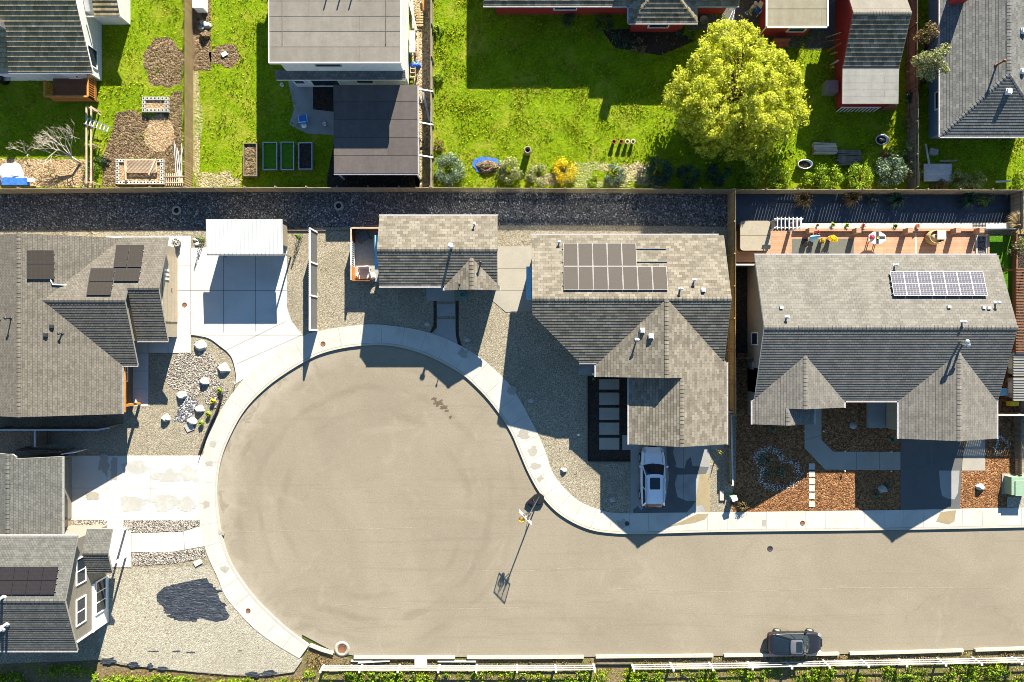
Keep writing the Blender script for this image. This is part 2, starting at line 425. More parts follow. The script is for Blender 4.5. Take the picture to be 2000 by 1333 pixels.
MT['fence_d'] = m_wood('dark_fence', (.10, .08, .06), (.2, .16, .12), .14, 'Y')
MT['lumber'] = m_wood('raw_lumber', (.36, .25, .16), (.55, .42, .3), .14, 'X')
MT['deck'] = m_wood('red_deck', (.30, .165, .10), (.42, .245, .155), .14, 'X', gap=.07)
MT['deck_b'] = m_wood('brown_deck', (.13, .06, .032), (.22, .10, .052), .14, 'X', gap=.08)
MT['orange_wood'] = plain('orange_timber', (.48, .19, .04), .6, var=.3)
MT['plank_w'] = m_wood('bleached_plank', (.36, .34, .31), (.50, .475, .44), .15, 'X')
MT['plank_red'] = plain('red_plank', (.30, .09, .05), .7, var=.4)
MT['boulder'] = m_stone('boulder_stone', [(.27, .26, .23), (.42, .40, .35)])
MT['boulder_g'] = m_stone('grey_boulder', [(.18, .19, .18), (.3, .31, .3)])
MT['pebble'] = m_stone('river_pebble', [(.06, .06, .065), (.17, .15, .13), (.30, .25, .2), (.42, .39, .35)])
MT['pebble_d'] = m_stone('drain_rock', [(.03, .03, .032), (.08, .078, .076), (.14, .135, .128), (.36, .355, .345)])
MT['pebble_b'] = m_stone('dark_pebble', [(.04, .04, .045), (.10, .10, .11), (.5, .5, .5)])
MT['pebble_w'] = m_stone('white_pebble', [(.2, .19, .17), (.42, .4, .37), (.66, .64, .6)])
MT['l_tree'] = m_leaf('willow_leaf', (.23, .29, .008), (.55, .565, .025), (.79, .765, .2), .5)
MT['l_green'] = m_leaf('shrub_leaf', (.03, .08, .012), (.09, .17, .02), (.2, .26, .04), .3)
MT['l_lime'] = m_leaf('lime_leaf', (.10, .19, .01), (.23, .35, .015), (.42, .46, .04), .35)
MT['l_grey'] = m_leaf('grey_leaf', (.06, .10, .06), (.15, .21, .12), (.32, .38, .25), .25)
MT['l_dark'] = m_leaf('dark_leaf', (.01, .03, .02), (.025, .065, .035), (.08, .15, .09), .2)
MT['l_yellow'] = m_leaf('yellow_blossom', (.42, .30, .005), (.65, .50, .01), (.75, .62, .05), .35)
MT['l_cream'] = m_leaf('cream_leaf', (.13, .17, .04), (.3, .33, .11), (.55, .48, .3), .3)
MT['l_brown'] = m_leaf('brown_leaf', (.10, .06, .02), (.22, .15, .06), (.35, .28, .12), .25)
MT['l_red'] = m_leaf('red_leaf', (.2, .04, .03), (.4, .1, .08), (.5, .2, .15), .3)
MT['l_ivy'] = m_leaf('ivy_leaf', (.07, .15, .008), (.19, .31, .01), (.38, .44, .04), .3)
MT['l_blade'] = m_leaf('grass_blade', (.10, .17, .002), (.27, .34, .003), (.46, .45, .02), .4)
MT['bark'] = plain('tree_bark', (.12, .085, .055), .9, var=.4, scale=12, bump=.6)
MT['twig'] = plain('bare_twig', (.42, .36, .28), .9, var=.25, scale=10)
MT['cloth_blue'] = plain('blue_tarp', (.03, .12, .5), .5, .4, var=.4, scale=4, bump=.8, bscale=8)
MT['cloth_white'] = plain('white_tarp', (.66, .64, .62), .6, var=.15, bump=.8, bscale=6)
MT['teal'] = plain('teal_hose', (.01, .32, .36), .4)
MT['red'] = plain('red_plastic', (.55, .03, .04), .45)
MT['blue'] = plain('blue_plastic', (.02, .13, .42), .4)
MT['sky_blue'] = plain('pale_blue_cloth', (.2, .45, .6), .7)
MT['yellow'] = plain('yellow_paint', (.7, .6, .03), .5)
MT['green_box'] = plain('utility_green', (.20, .29, .20), .5, var=.1)
MT['cover_tan'] = plain('tub_cover_vinyl', (.26, .225, .17), .6, var=.1)
MT['cushion'] = plain('cream_cushion', (.62, .52, .42), .8)
MT['grey_cloth'] = plain('grey_cushion', (.12, .12, .12), .8)
MT['rug'] = plain('grey_rug', (.10, .10, .085), .95, var=.15)
MT['suv_paint'] = m_carpaint('white_car_paint', (.66, .66, .68))
MT['black_paint'] = m_carpaint('black_car_paint', (.012, .013, .016), .3)
MT['roof_grey'] = m_carpaint('grey_car_paint', (.10, .10, .11), .35)
MT['rubber'] = plain('tyre_rubber', (.015, .015, .016), .8)
MT['alloy'] = plain('wheel_alloy', (.6, .6, .62), .3, .5, .8, var=.05)
MT['lamp_red'] = plain('red_lamp_lens', (.12, .012, .014), .2, .5)
MT['lamp_clear'] = plain('clear_lamp_lens', (.32, .33, .35), .15, .6)
MT['skin'] = plain('skin', (.45, .26, .17), .6, var=.06)
MT['hair_white'] = plain('white_hair', (.6, .56, .55), .8)
MT['shirt'] = plain('cream_shirt', (.55, .52, .38), .85, var=.12)
MT['trousers'] = plain('sage_trousers', (.14, .24, .17), .85, var=.15)
MT['pv_black'] = m_pv('black_solar_cell', (.030, .026, .023), (.05, .045, .04), 6, 10, .03)
MT['pv_brown'] = m_pv('brown_solar_cell', (.05, .043, .038), (.066, .057, .05), 6, 10, .03, .55)  # even brown grey cell colour with faint grid lines
MT['pv_blue'] = m_pv('silver_lined_solar_cell', (.062, .059, .072), (.24, .24, .27), 4, 6, .05, .55)
MT['pv_night'] = m_pv('dark_solar_cell', (.016, .014, .016), (.03, .028, .03), 6, 10, .03)
def crom(pts, per=8):
    out = []
    n = len(pts)
    for i in range(n - 1):
        p0 = pts[max(0, i - 1)]; p1 = pts[i]; p2 = pts[i + 1]; p3 = pts[min(n - 1, i + 2)]
        for k in range(per):
            t = k / per; t2 = t * t; t3 = t2 * t
            out.append(tuple(.5 * ((2 * b) + (-a + c) * t + (2 * a - 5 * b + 4 * c - d) * t2 + (-a + 3 * b - 3 * c + d) * t3)
                             for a, b, c, d in zip(p0, p1, p2, p3)))
    out.append(tuple(pts[-1])); return out
def resample(pts, step):
    out = [Vector(pts[0])]; acc = 0.0
    for a, b in zip(pts, pts[1:]):
        a = Vector(a); b = Vector(b); L = (b - a).length; d = 0.0
        while acc + (L - d) >= step:
            d += step - acc; acc = 0.0; out.append(a + (b - a) * (d / L))
        acc += L - d
    out.append(Vector(pts[-1])); return out
def inside(p, pl):
    x, y = p[0], p[1]; c = False; n = len(pl)
    for i in range(n):
        x1, y1 = pl[i][0], pl[i][1]; x2, y2 = pl[i - 1][0], pl[i - 1][1]
        if (y1 > y) != (y2 > y) and x < (x2 - x1) * (y - y1) / (y2 - y1) + x1: c = not c
    return c
def blob(cx, cy, rx, ry, n=26, seed=1, jag=.22):
    r = random.Random(seed); o = []
    for i in range(n):
        t = 2 * math.pi * i / n
        k = 1 + jag * (mnoise.noise(Vector((math.cos(t) * 1.6 + seed * 3.1, math.sin(t) * 1.6, seed))) * 1.6 + r.uniform(-.3, .3))
        o.append((cx + rx * k * math.cos(t), cy + ry * k * math.sin(t)))
    return o
def rand_in(pl, n, r=R):
    xs = [p[0] for p in pl]; ys = [p[1] for p in pl]; o = []; g = 0
    while len(o) < n and g < n * 40:
        g += 1; p = (r.uniform(min(xs), max(xs)), r.uniform(min(ys), max(ys)))
        if inside(p, pl): o.append(p)
    return o
PHI = (1 + 5 ** .5) / 2
ICO_V = [Vector(v).normalized() for v in ((-1, PHI, 0), (1, PHI, 0), (-1, -PHI, 0), (1, -PHI, 0), (0, -1, PHI), (0, 1, PHI), (0, -1, -PHI), (0, 1, -PHI), (PHI, 0, -1), (PHI, 0, 1), (-PHI, 0, -1), (-PHI, 0, 1))]
ICO_F = [(0, 11, 5), (0, 5, 1), (0, 1, 7), (0, 7, 10), (0, 10, 11), (1, 5, 9), (5, 11, 4), (11, 10, 2), (10, 7, 6), (7, 1, 8), (3, 9, 4), (3, 4, 2), (3, 2, 6), (3, 6, 8), (3, 8, 9), (4, 9, 5), (2, 4, 11), (6, 2, 10), (8, 6, 7), (9, 8, 1)]
def pebble(mb, x, y, z, r, rnd=R, flat=.65):
    t = rnd.uniform(0, 6.28); ca, sa = math.cos(t), math.sin(t); a = r * rnd.uniform(.75, 1.4); b = r * rnd.uniform(.7, 1.0); c = r * flat * rnd.uniform(.7, 1.1)
    vs = []
    for v in ICO_V:
        k = rnd.uniform(.85, 1.12); px, py, pz = v.x * a * k, v.y * b * k, v.z * c * k
        vs.append((x + px * ca - py * sa, y + px * sa + py * ca, z + pz))
    mb.faces(vs, ICO_F)
def pebbles(name, mat, pl, n, r0, r1, z, label, cat, seed=1, kind='stuff', group=None):
    rnd = random.Random(seed); mb = MB()
    for x, y in rand_in(pl, n, rnd): pebble(mb, x, y, z + .01, rnd.uniform(r0, r1), rnd)
    return tag(mb.build(name, mat), label, cat, group, kind)

# ---------------------------------------------------------------- land and road
IN_PX = [(605, 1259), (556, 1222), (505, 1173), (475, 1135), (453, 1100), (437, 1055), (429, 1010), (426, 960), (432, 905), (450, 854), (482, 798), (532, 749), (598, 706),
         (640, 688), (697, 677), (763, 676), (829, 693), (895, 727), (928, 754), (961, 790), (994, 838), (1013, 880), (1030, 920), (1052, 960), (1078, 992), (1110, 1016), (1150, 1034), (1190, 1041),
         (1240, 1043), (1320, 1041), (1430, 1038.5), (1740, 1035), (2000, 1030), (2200, 1026), (2600, 1018)]
OUT_PX = [(591, 1288), (540, 1258), (505, 1233), (480, 1209), (443, 1166), (426, 1126), (405, 1080), (393, 1030), (388, 960), (391, 915), (398, 889), (408, 849), (432, 803), (456, 767), (490, 727), (530, 697),
          (590, 658), (618, 648), (672, 639), (724, 634), (775, 638), (813, 644), (844, 652), (893, 672), (941, 701), (984, 739), (1010, 772), (1037, 821), (1060, 868), (1079, 922), (1104, 955), (1135, 981),
          (1176, 997), (1212, 1002), (1300, 1001), (1432, 1000), (1740, 996), (2000, 991), (2200, 988), (2600, 982)]
INW = resample(crom([W(*p) for p in IN_PX]), .5)
OUTW = crom([W(*p) for p in OUT_PX])
ZL, ZS, ZD = .10, .135, .128   # yard, sidewalk, driveway levels

g = MB(); g.sheet([(-400, -400), (400, -400), (400, 400), (-400, 400)], -.06)
tag(g.build('ground', MT['field']), kind='structure')
road_pl = [W(*p) for p in ((590, 1240), (650, 1272), (700, 1283), (1040, 1284), (1440, 1281), (1560, 1280), (1760, 1275), (2000, 1267), (2600, 1250))] + \
          [(W(2600, 1010)[0], W(2600, 1010)[1])] + [tuple(p) for p in reversed(OUTW)]
g = MB(); g.sheet(road_pl, 0.0); tag(g.build('road', MT['asphalt']), kind='structure')
land = [tuple(p) for p in OUTW] + [W(2600, -900), W(-900, -900), W(-900, 1296), W(0, 1296), W(200, 1288), W(240, 1298), W(300, 1304), W(380, 1312), W(450, 1318), W(520, 1320), W(575, 1312)]
g = MB(); g.prism(land, -.05, ZL); tag(g.build('gravel_yard', MT['gravel']), kind='structure')
g = MB(); g.sheet([W(-900, 1285), W(185, 1285), W(240, 1297), W(575, 1310), W(600, 1262), W(650, 1280), W(700, 1288), W(1560, 1284), W(2000, 1270), W(2600, 1255), W(2600, 1700), W(-900, 1700)], -.02)
tag(g.build('verge', MT['grass_v']), kind='structure')

def outer_hit(p, nrm):
    best = None
    for a, b in zip(OUTW, OUTW[1:]):
        ax, ay = a; bx, by = b; dx, dy = bx - ax, by - ay
        den = nrm.x * dy - nrm.y * dx
        if abs(den) < 1e-9: continue
        t = ((ax - p.x) * dy - (ay - p.y) * dx) / den
        u = ((ax - p.x) * nrm.y - (ay - p.y) * nrm.x) / den
        if 0 <= u <= 1 and .6 < t < 3.2 and (best is None or t < best): best = t
    return best
curb = MB(); walk = MB(); base = MB()
def nrm_at(i):
    a = INW[max(0, i - 1)]; b = INW[min(len(INW) - 1, i + 1)]; d = (b - a).normalized(); return Vector((-d.y, d.x))
NR = [nrm_at(i) for i in range(len(INW))]; HIT = [outer_hit(INW[i], NR[i]) for i in range(len(INW))]
last = 1.75
for i in range(len(HIT)):
    if HIT[i] is None: HIT[i] = last
    last = HIT[i]
def st(i, off): return INW[i] + NR[i] * off
for i in range(len(INW) - 1):
    a, b, c, d = INW[i], INW[i + 1], st(i + 1, .17), st(i, .17)
    e, f = st(i + 1, .015), st(i, .015)
    curb.faces([(a.x, a.y, -.03), (b.x, b.y, -.03), (e.x, e.y, ZS + .006), (f.x, f.y, ZS + .006), (c.x, c.y, ZS + .006), (d.x, d.y, ZS + .006), (c.x, c.y, .0), (d.x, d.y, .0)],
               [(0, 1, 2, 3), (3, 2, 4, 5), (5, 4, 6, 7)])
    c2, d2 = st(i + 1, HIT[i + 1]), st(i, HIT[i])
    base.face([(d.x, d.y, ZS - .012), (c.x, c.y, ZS - .012), (c2.x, c2.y, ZS - .012), (d2.x, d2.y, ZS - .012)])
    # one flag per three stations, joint between flags
    g0 = .007 if i % 3 == 0 else 0; g1 = .007 if i % 3 == 2 else 0
    dirv = (INW[i + 1] - INW[i]).normalized()
    p = [st(i, .185) + dirv * g0, st(i + 1, .185) - dirv * g1, st(i + 1, HIT[i + 1]) - dirv * g1, st(i, HIT[i]) + dirv * g0]
    walk.prism([(q.x, q.y) for q in p], .02, ZS)
tag(base.build('sidewalk_bed', MT['joint']), kind='structure')
tag(walk.build('sidewalk', MT['conc_white']), kind='structure')
tag(curb.build('kerb', MT['curb']), kind='structure')

def slab(name, px, mat, z=ZD, joints=(), z0=.0, jw=.03):
    mb = MB(); mb.prism(poly(px), z0, z)
    for (a, b) in joints:
        p = W(*a); q = W(*b); mb.bar((p[0], p[1], z + .001), (q[0], q[1], z + .001), jw, .004, 1)
    return tag(mb.build(name, [mat, MT['joint']]), kind='structure')
slab('driveway', [(210, 462), (374, 462), (374, 485), (561, 482), (561.5, 602), (570, 628), (590, 653), (590, 662), (532, 701), (490, 732), (458, 752), (462, 736), (456, 705), (447, 690), (432, 677), (408, 661), (374, 655), (374, 690),
                  (291, 690), (291, 794), (255, 794), (255, 660), (335, 660), (335, 482), (210, 482)], MT['conc_drive'],
     joints=[((438, 485), (438, 650)), ((500, 485), (500, 648)), ((374, 568), (561, 568)), ((374, 485), (374, 655)), ((347, 520), (374, 520)), ((347, 568), (374, 568)), ((347, 612), (374, 612)), ((374, 655), (590, 655)),
             ((432, 690), (560, 628)), ((462, 712), (590, 655)), ((255, 690), (374, 690)), ((260, 725), (291, 725)), ((260, 760), (291, 760)), ((291, 660), (291, 690)), ((330, 660), (330, 690))], jw=.035)
slab('driveway', [(136, 890), (400, 890), (392, 915), (390, 960), (394, 1018), (390, 1015), (136, 1015)], MT['conc_drive'],
     joints=[((142, 953), (392, 953)), ((211, 890), (211, 1015)), ((295, 890), (295, 1015))])
slab('path', [(205, 1013), (243, 1013), (243, 1030), (258, 1030), (258, 1041), (355, 1039), (396, 1027), (402, 1066), (340, 1077), (258, 1078), (258, 1107), (205, 1107)], MT['conc_drive'], z=ZD - .006,
     joints=[((258, 1036), (258, 1080)), ((316, 1040), (316, 1078)), ((360, 1038), (362, 1074))])
slab('path', [(142, 1030), (206, 1030), (206, 1046), (142, 1046)], MT['tan_soil'], z=ZD - .012)
# patio and slabs of the two middle houses
slab('patio', [(960, 482), (1042, 482), (1042, 608), (988, 610), (962, 588)], MT['conc'], joints=[((962, 525), (1040, 525)), ((962, 568), (1040, 568))])
slab('path', [(833, 557), (888, 557), (888, 588), (833, 588)], MT['conc_grey'])
slab('path', [(854, 594), (889, 594), (889, 618), (854, 618)], MT['conc_grey'])
slab('path', [(855, 624), (889, 624), (890, 650), (894, 676), (870, 668), (845, 656), (853, 645)], MT['conc_grey'])
for q in ([(847, 588.5), (853, 588.5), (853, 640), (844, 650), (840, 650), (847, 635)], [(890, 588.5), (896, 588.5), (896, 655), (902, 676), (896, 676), (890.5, 655)]):
    slab('edging', q, MT['bark_dark'], z=ZL + .012)
slab('entry_bed', [(1147, 735), (1232, 735), (1232, 902), (1147, 902)], MT['bark_dark'], z=ZL + .004)
for y0, y1 in ((741, 761), (767, 791), (796.5, 820), (825.5, 849), (855, 878)):
    slab('paver', [(1170, y0), (1209, y0), (1209, y1), (1170, y1)], MT['conc'], z=ZL + .05)
slab('paver', [(1215, 850), (1231, 850), (1231, 879), (1215, 879)], MT['conc_grey'], z=ZL + .05)
slab('path', [(1120, 690), (1165, 690), (1165, 732), (1130, 732), (1130, 708)], MT['conc_grey'], z=ZL + .02)
slab('driveway', [(1231, 855), (1386, 855), (1386, 1003), (1231, 1004)], MT['conc_grey'],
     joints=[((1251, 926), (1386, 926)), ((1334, 860), (1334, 1002)), ((1251, 860), (1251, 926))])
slab('path', [(1387, 855), (1413, 855), (1413, 878), (1387, 878)], MT['conc_grey'])
def patch(name, px, mat, z): 
    mb = MB(); mb.sheet(poly(px), z); return tag(mb.build(name, mat), kind='structure')
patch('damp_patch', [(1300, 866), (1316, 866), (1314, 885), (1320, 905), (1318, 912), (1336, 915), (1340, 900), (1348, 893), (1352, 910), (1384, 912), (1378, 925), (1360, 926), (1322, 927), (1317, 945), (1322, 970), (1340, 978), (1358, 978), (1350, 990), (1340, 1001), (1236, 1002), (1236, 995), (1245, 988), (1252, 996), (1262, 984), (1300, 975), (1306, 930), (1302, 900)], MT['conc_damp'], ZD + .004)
patch('rust_stain', [(1366, 926), (1386, 925), (1386, 1000), (1378, 1000), (1371, 985), (1360, 988), (1357, 978), (1362, 950)], MT['conc_rust'], ZD + .004)
patch('rust_stain', [(1362, 1003), (1384, 1003), (1376, 1014), (1355, 1021), (1320, 1026), (1300, 1030), (1330, 1018)], MT['conc_rust'], ZS + .004)
for i, (cx, cy, rx, ry) in enumerate([(268, 912, 26, 13), (330, 930, 34, 14), (372, 925, 16, 16), (262, 985, 24, 16), (322, 980, 30, 14), (368, 985, 18, 12), (205, 905, 12, 20), (225, 915, 8, 22), (181, 968, 14, 8)]):
    patch('water_stain', blob(cx, cy, rx, ry, 30, i + 3, .45), MT['conc_stain'] if i < 6 else MT['conc'], ZD + .004 + .0015 * i)
for i, (cx, cy, rx, ry) in enumerate([(417, 868, 7, 7), (410, 905, 8, 5), (1000, 762, 10, 8), (1022, 850, 12, 9), (1040, 880, 9, 8), (1046, 910, 10, 6), (1215, 1022, 12, 8), (905, 690, 10, 8), (404, 985, 7, 6), (440, 1110, 8, 5)]):
    patch('stain', blob(cx, cy, rx, ry, 20, i + 13, .4), MT['conc'], ZS + .004)
# the oil mark on the street
for i, (cx, cy, rx, ry) in enumerate([(856, 788, 9, 6), (866, 796, 7, 4), (848, 780, 5, 3), (873, 803, 4, 2.5), (880, 815, 3, 2.5), (862, 783, 3, 2)]):
    patch('oil_mark', blob(cx, cy, rx, ry, 18, i + 50, .6), MT['oil'], .003 + .001 * i)

for q_ in ([(432, 1041), (560, 1037), (700, 1034), (820, 1030)], [(930, 1114), (1010, 1116), (1080, 1112), (1140, 1107)], [(1200, 1150), (1420, 1156), (1700, 1148), (1990, 1150)], [(640, 1180), (820, 1190), (1040, 1186)]):
    mb = MB(); q_ = crom([W(*p) for p in q_], 6)
    for a, b in zip(q_, q_[1:]): mb.bar((a[0], a[1], .003), (b[0], b[1], .003), R.uniform(.03, .05), .004)
    tag(mb.build('road_seam', MT['seam']), kind='structure')
# front garden of the right hand house
slab('mulch_bed', [(1440, 690), (1992, 690), (1992, 990), (1740, 996), (1432, 1000), (1424, 985), (1436, 940)], MT['mulch'], z=ZL + .006)
slab('gravel_strip', [(1965, 970), (2300, 965), (2300, 988), (1965, 991)], MT['gravel_white'], z=ZL + .012)
slab('path', [(1570, 820), (1603, 790), (1603, 859), (1626, 882), (1758, 882.5), (1758, 918), (1610, 917), (1570, 875)], MT['conc'], joints=[((1570, 860), (1603, 850)), ((1671, 882), (1671, 918)), ((1716, 882), (1716, 918))])
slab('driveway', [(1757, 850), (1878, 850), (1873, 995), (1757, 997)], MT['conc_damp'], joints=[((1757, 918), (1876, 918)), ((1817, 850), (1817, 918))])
slab('path', [(1879, 882), (1890, 850), (1922, 850), (1922, 919), (1876.5, 919)], MT['conc'])
patch('dry_patch', [(1832, 919), (1872, 919), (1869, 962), (1862, 975), (1850, 974), (1838, 968), (1834, 950)], MT['conc_grey'], ZD + .004)
patch('rust_stain', [(1835, 1000), (1865, 996), (1862, 1018), (1850, 1024), (1826, 1018)], MT['conc_rust'], ZS + .004)
for y0, y1 in ((905, 917), (920, 931), (934, 945.5), (948, 959.5), (963, 974.5), (979, 990)):
    slab('stepping_stone', [(1578.5, y0), (1590, y0), (1590, y1), (1578.5, y1)], MT['conc_white'], z=ZL + .035)
slab('side_strip', [(1428, 376), (1476, 376), (1476, 700), (1428, 700)], MT['bark_dark'], z=ZL + .003)
slab('weed_fabric', [(1431, 374), (1985, 374), (1985, 450), (1431, 450)], MT['fabric'], z=ZL + .012)
slab('dark_paving', [(1976, 455), (2300, 455), (2300, 700), (1976, 700)], MT['bark_dark'], z=ZL + .02)
slab('terrace_wall', [(1560, 438), (2010, 437), (2010, 451), (1560, 451)], MT['conc_white'], z=.42)
slab('turf', [(1921, 460), (1973, 460), (1973, 720), (1950, 720), (1921, 520)], MT['turf'], z=.2)

# yards behind the long fence
for q in ([(-900, -900), (368, -900), (376, 374), (-900, 374)], [(377, -900), (842, -900), (843, 374), (377, 374)], [(844, -900), (1768, -900), (1771, 374), (844, 374)], [(1772, -900), (2600, -900), (2600, 374), (1772, 374)]):
    mb = MB(); mb.sheet(poly(q), ZL + .006); tag(mb.build('lawn', MT['grass_a']), kind='structure')
SOIL = []
def soil(px, mat, k=0):
    SOIL.append(poly(px)); patch('soil_patch', px, mat, ZL + .012 + .004 * k)
soil(blob(322, 125, 38, 50, 40, 5, .18), MT['soil'])
soil([(228, 222), (258, 215), (300, 232), (340, 180), (357, 178), (358, 366), (200, 366), (205, 300), (222, 255)], MT['soil'])
soil(blob(313, 262, 30, 34, 30, 8, .15), MT['chips'], 1)
soil([(-200, 310), (185, 312), (185, 366), (-200, 366)], MT['chips'], 2)
soil(blob(384, 245, 12, 110, 50, 61, .3), MT['grassy_soil']); soil(blob(425, 352, 48, 16, 40, 62, .35), MT['grassy_soil'], 2)
soil([(377, -100), (412, -100), (414, 140), (377, 140)], MT['soil'], 1)
soil(blob(440, 110, 34, 22, 24, 9, .3), MT['soil'], 1)
for k_, q_ in enumerate(((1075, 352, 40, 12), (1130, 342, 36, 22), (1165, 326, 40, 9), (1235, 340, 30, 22), (1275, 358, 34, 9), (1195, 360, 40, 7))): soil(blob(q_[0], q_[1], q_[2], q_[3], 34, 200 + k_, .4), MT['grassy_soil'], k_)
soil([(800, -100), (842, -100), (842, 366), (812, 366)], MT['tan_soil'], 1)
soil([(1175, 60), (1300, 55), (1360, 80), (1290, 110), (1200, 95)], MT['bark_dark'], 1)
patch('yard_paving', [(1330, -50), (1660, -50), (1650, 85), (1600, 100), (1500, 90), (1380, 62), (1340, 60)], MT['conc_damp'], ZL + .02)
patch('yard_paving', [(564, 160), (612, 160), (612, 215), (655, 220), (655, 265), (600, 262), (566, 245), (575, 215)], MT['conc_grey'], ZL + .02)
patch('yard_paving', [(612, 150), (655, 150), (655, 220), (612, 215)], MT['bark_dark'], ZL + .022)
soil([(655, 270), (820, 260), (820, 372), (640, 372), (640, 345)], MT['bark_dark'], 1)
# drainage strip of loose rock along the fence, front planting beds
ROCK = [(-900, 376), (1419, 376), (1419, 444), (1200, 441), (975, 441), (740, 440), (560, 449), (200, 451), (-900, 453)]
slab('rock_strip', ROCK, MT['rubble'], z=ZL + .01)
pebbles('drain_rock', MT['pebble_d'], poly([(-40, 378), (1418, 378), (1418, 442), (975, 439), (560, 447), (-40, 449)]), 11000, .035, .085, ZL + .01, 'grey loose rock filling the strip along the long wooden fence', 'rock', 2)
BED = [(352, 688), (410, 690), (428, 712), (425, 740), (447, 760), (440, 790), (412, 800), (395, 770), (375, 775), (338, 758), (325, 745), (330, 715)]
pebbles('river_rock', MT['pebble'], poly(BED), 2600, .03, .075, ZL, 'mixed tan and grey river rock spread in the boulder garden', 'rock', 3)
pebbles('river_rock', MT['pebble_b'], poly([(365, 775), (388, 782), (385, 800), (362, 826), (342, 820), (350, 800)]), 450, .05, .09, ZL, 'black and white cobbles forming a narrow dry stream bed', 'rock', 4)
for k, (q, lb) in enumerate((([(243, 1016), (390, 1016), (390, 1026), (355, 1038), (260, 1040), (243, 1029)], 'coloured river rock between the stained driveway and the curved path'),
             ([(258, 1080), (340, 1079), (400, 1069), (403, 1088), (340, 1100), (262, 1105)], 'coloured river rock along the south side of the curved path'),
             ([(146, 1017), (211, 1017), (211, 1029), (146, 1029)], 'small bed of brown rock beside the porch entry'))):
    patch('rock_bed', q, MT['rubble'], ZL + .006)
    pebbles('river_rock', MT['pebble'], poly(q), (1500, 1100, 400)[k], .035, .075, ZL, lb, 'rock', 20 + k)
# plastic showing through the thin gravel of the corner yard
patch('gravel_yard_pale', [(175, 1112), (258, 1110), (400, 1105), (409, 1100), (443, 1166), (505, 1235), (591, 1289), (575, 1311), (450, 1317), (300, 1303), (200, 1287)], MT['gravel_white'], ZL + .004)
PATCH = [(307, 1160), (322, 1146), (345, 1140), (358, 1137), (380, 1132), (405, 1128), (410, 1138), (417, 1140), (418, 1152), (428, 1162), (431, 1172), (440, 1180), (442, 1190), (450, 1202), (444, 1210), (424, 1214), (410, 1211), (392, 1207), (372, 1213), (350, 1212), (338, 1206), (332, 1196), (322, 1187), (314, 1178), (308, 1174)]
patch('ground_sheeting', PATCH, MT['sheeting'], ZL + .012)
rr = random.Random(12)
for k in range(16):
    a = rr.random() * 6.28; patch('ground_sheeting', blob(375 + 62 * math.cos(a) * rr.uniform(.85, 1.05), 1172 + 40 * math.sin(a) * rr.uniform(.85, 1.1), rr.uniform(3, 9), rr.uniform(1.5, 3.5), 12, 70 + k, .5), MT['sheeting'], ZL + .016 + .0006 * k)
for cx, cy, rx, ry in ((215, 1290, 16, 6), (262, 1297, 12, 5), (295, 1300, 6, 5), (318, 1304, 9, 4), (495, 1316, 14, 5), (525, 1314, 16, 5), (345, 1271, 8, 1.5), (375, 1273, 9, 1.5), (300, 1271, 12, 1), (470, 1270, 5, 1)):
    patch('ground_sheeting', blob(cx, cy, rx, ry, 16, int(cx), .5), MT['sheeting'], ZL + .02 + cx * 1e-5)
# ---------------------------------------------------------------- roofs and walls
def plN(ye, he, p): return lambda x, y: he + p * (ye - y)   # slope that falls towards north (eave at ye)
def plS(ye, he, p): return lambda x, y: he + p * (y - ye)
def plW(xe, he, p): return lambda x, y: he + p * (x - xe)
def plE(xe, he, p): return lambda x, y: he + p * (xe - x)
def clip(pl, k, sign):   # pl in (u,v); keep sign*(v-k) >= 0
    o = []
    for i in range(len(pl)):
        a, b = pl[i - 1], pl[i]; da, db = sign * (a[1] - k), sign * (b[1] - k)
        if (da >= 0) != (db >= 0):
            t = da / (da - db); o.append((a[0] + (b[0] - a[0]) * t, k))
        if db >= 0: o.append(b)
    return o
def slope(mb, pl, zf, course=.17, lift=.014, th=.16, m=0, mf=1, ribs=False):
    """one roof plane laid in overlapping courses, with soffit and fascia"""
    gx = zf(1, 0) - zf(0, 0); gy = zf(0, 1) - zf(0, 0)
    n = Vector((-gx, -gy, 1)).normalized(); vd = Vector((gx, gy, gx * gx + gy * gy))
    if vd.length < 1e-6: vd = Vector((0, 1, 0)); 
    vd.normalize(); ud = vd.cross(n).normalized()
    P = [Vector((x, y, zf(x, y))) for x, y in pl]; O = P[0]
    uv = [((p - O).dot(ud), (p - O).dot(vd)) for p in P]
    vmin = min(v for _, v in uv); vmax = max(v for _, v in uv)
    u0 = O.dot(ud)
    k = 0
    while vmin + k * course < vmax - 1e-4:
        a = vmin + k * course; b = a + course
        q = clip(clip(uv, a, 1), b, -1)
        if len(q) >= 3:
            ln = lambda v: lift * (1 - (v - a) / course)
            mb.face([O + ud * u + vd * v + n * ln(v) for u, v in q], [(u + u0, v - vmin) for u, v in q], m)
            for i in range(len(q)):
                s, e = q[i - 1], q[i]
                if abs(s[1] - a) < 1e-6 and abs(e[1] - a) < 1e-6 and abs(s[0] - e[0]) > 1e-5:
                    A = O + ud * s[0] + vd * a; B = O + ud * e[0] + vd * a
                    mb.face([A, B, B + n * lift, A + n * lift], [(s[0], 0), (e[0], 0), (e[0], .01), (s[0], .01)], m)
        k += 1
    low = [p - Vector((0, 0, th)) for p in P]
    mb.face(low[::-1], m=mf)
    for i in range(len(P)):
        a, b = P[i - 1], P[i]; mb.face([a, b, low[i], low[i - 1]], m=mf)
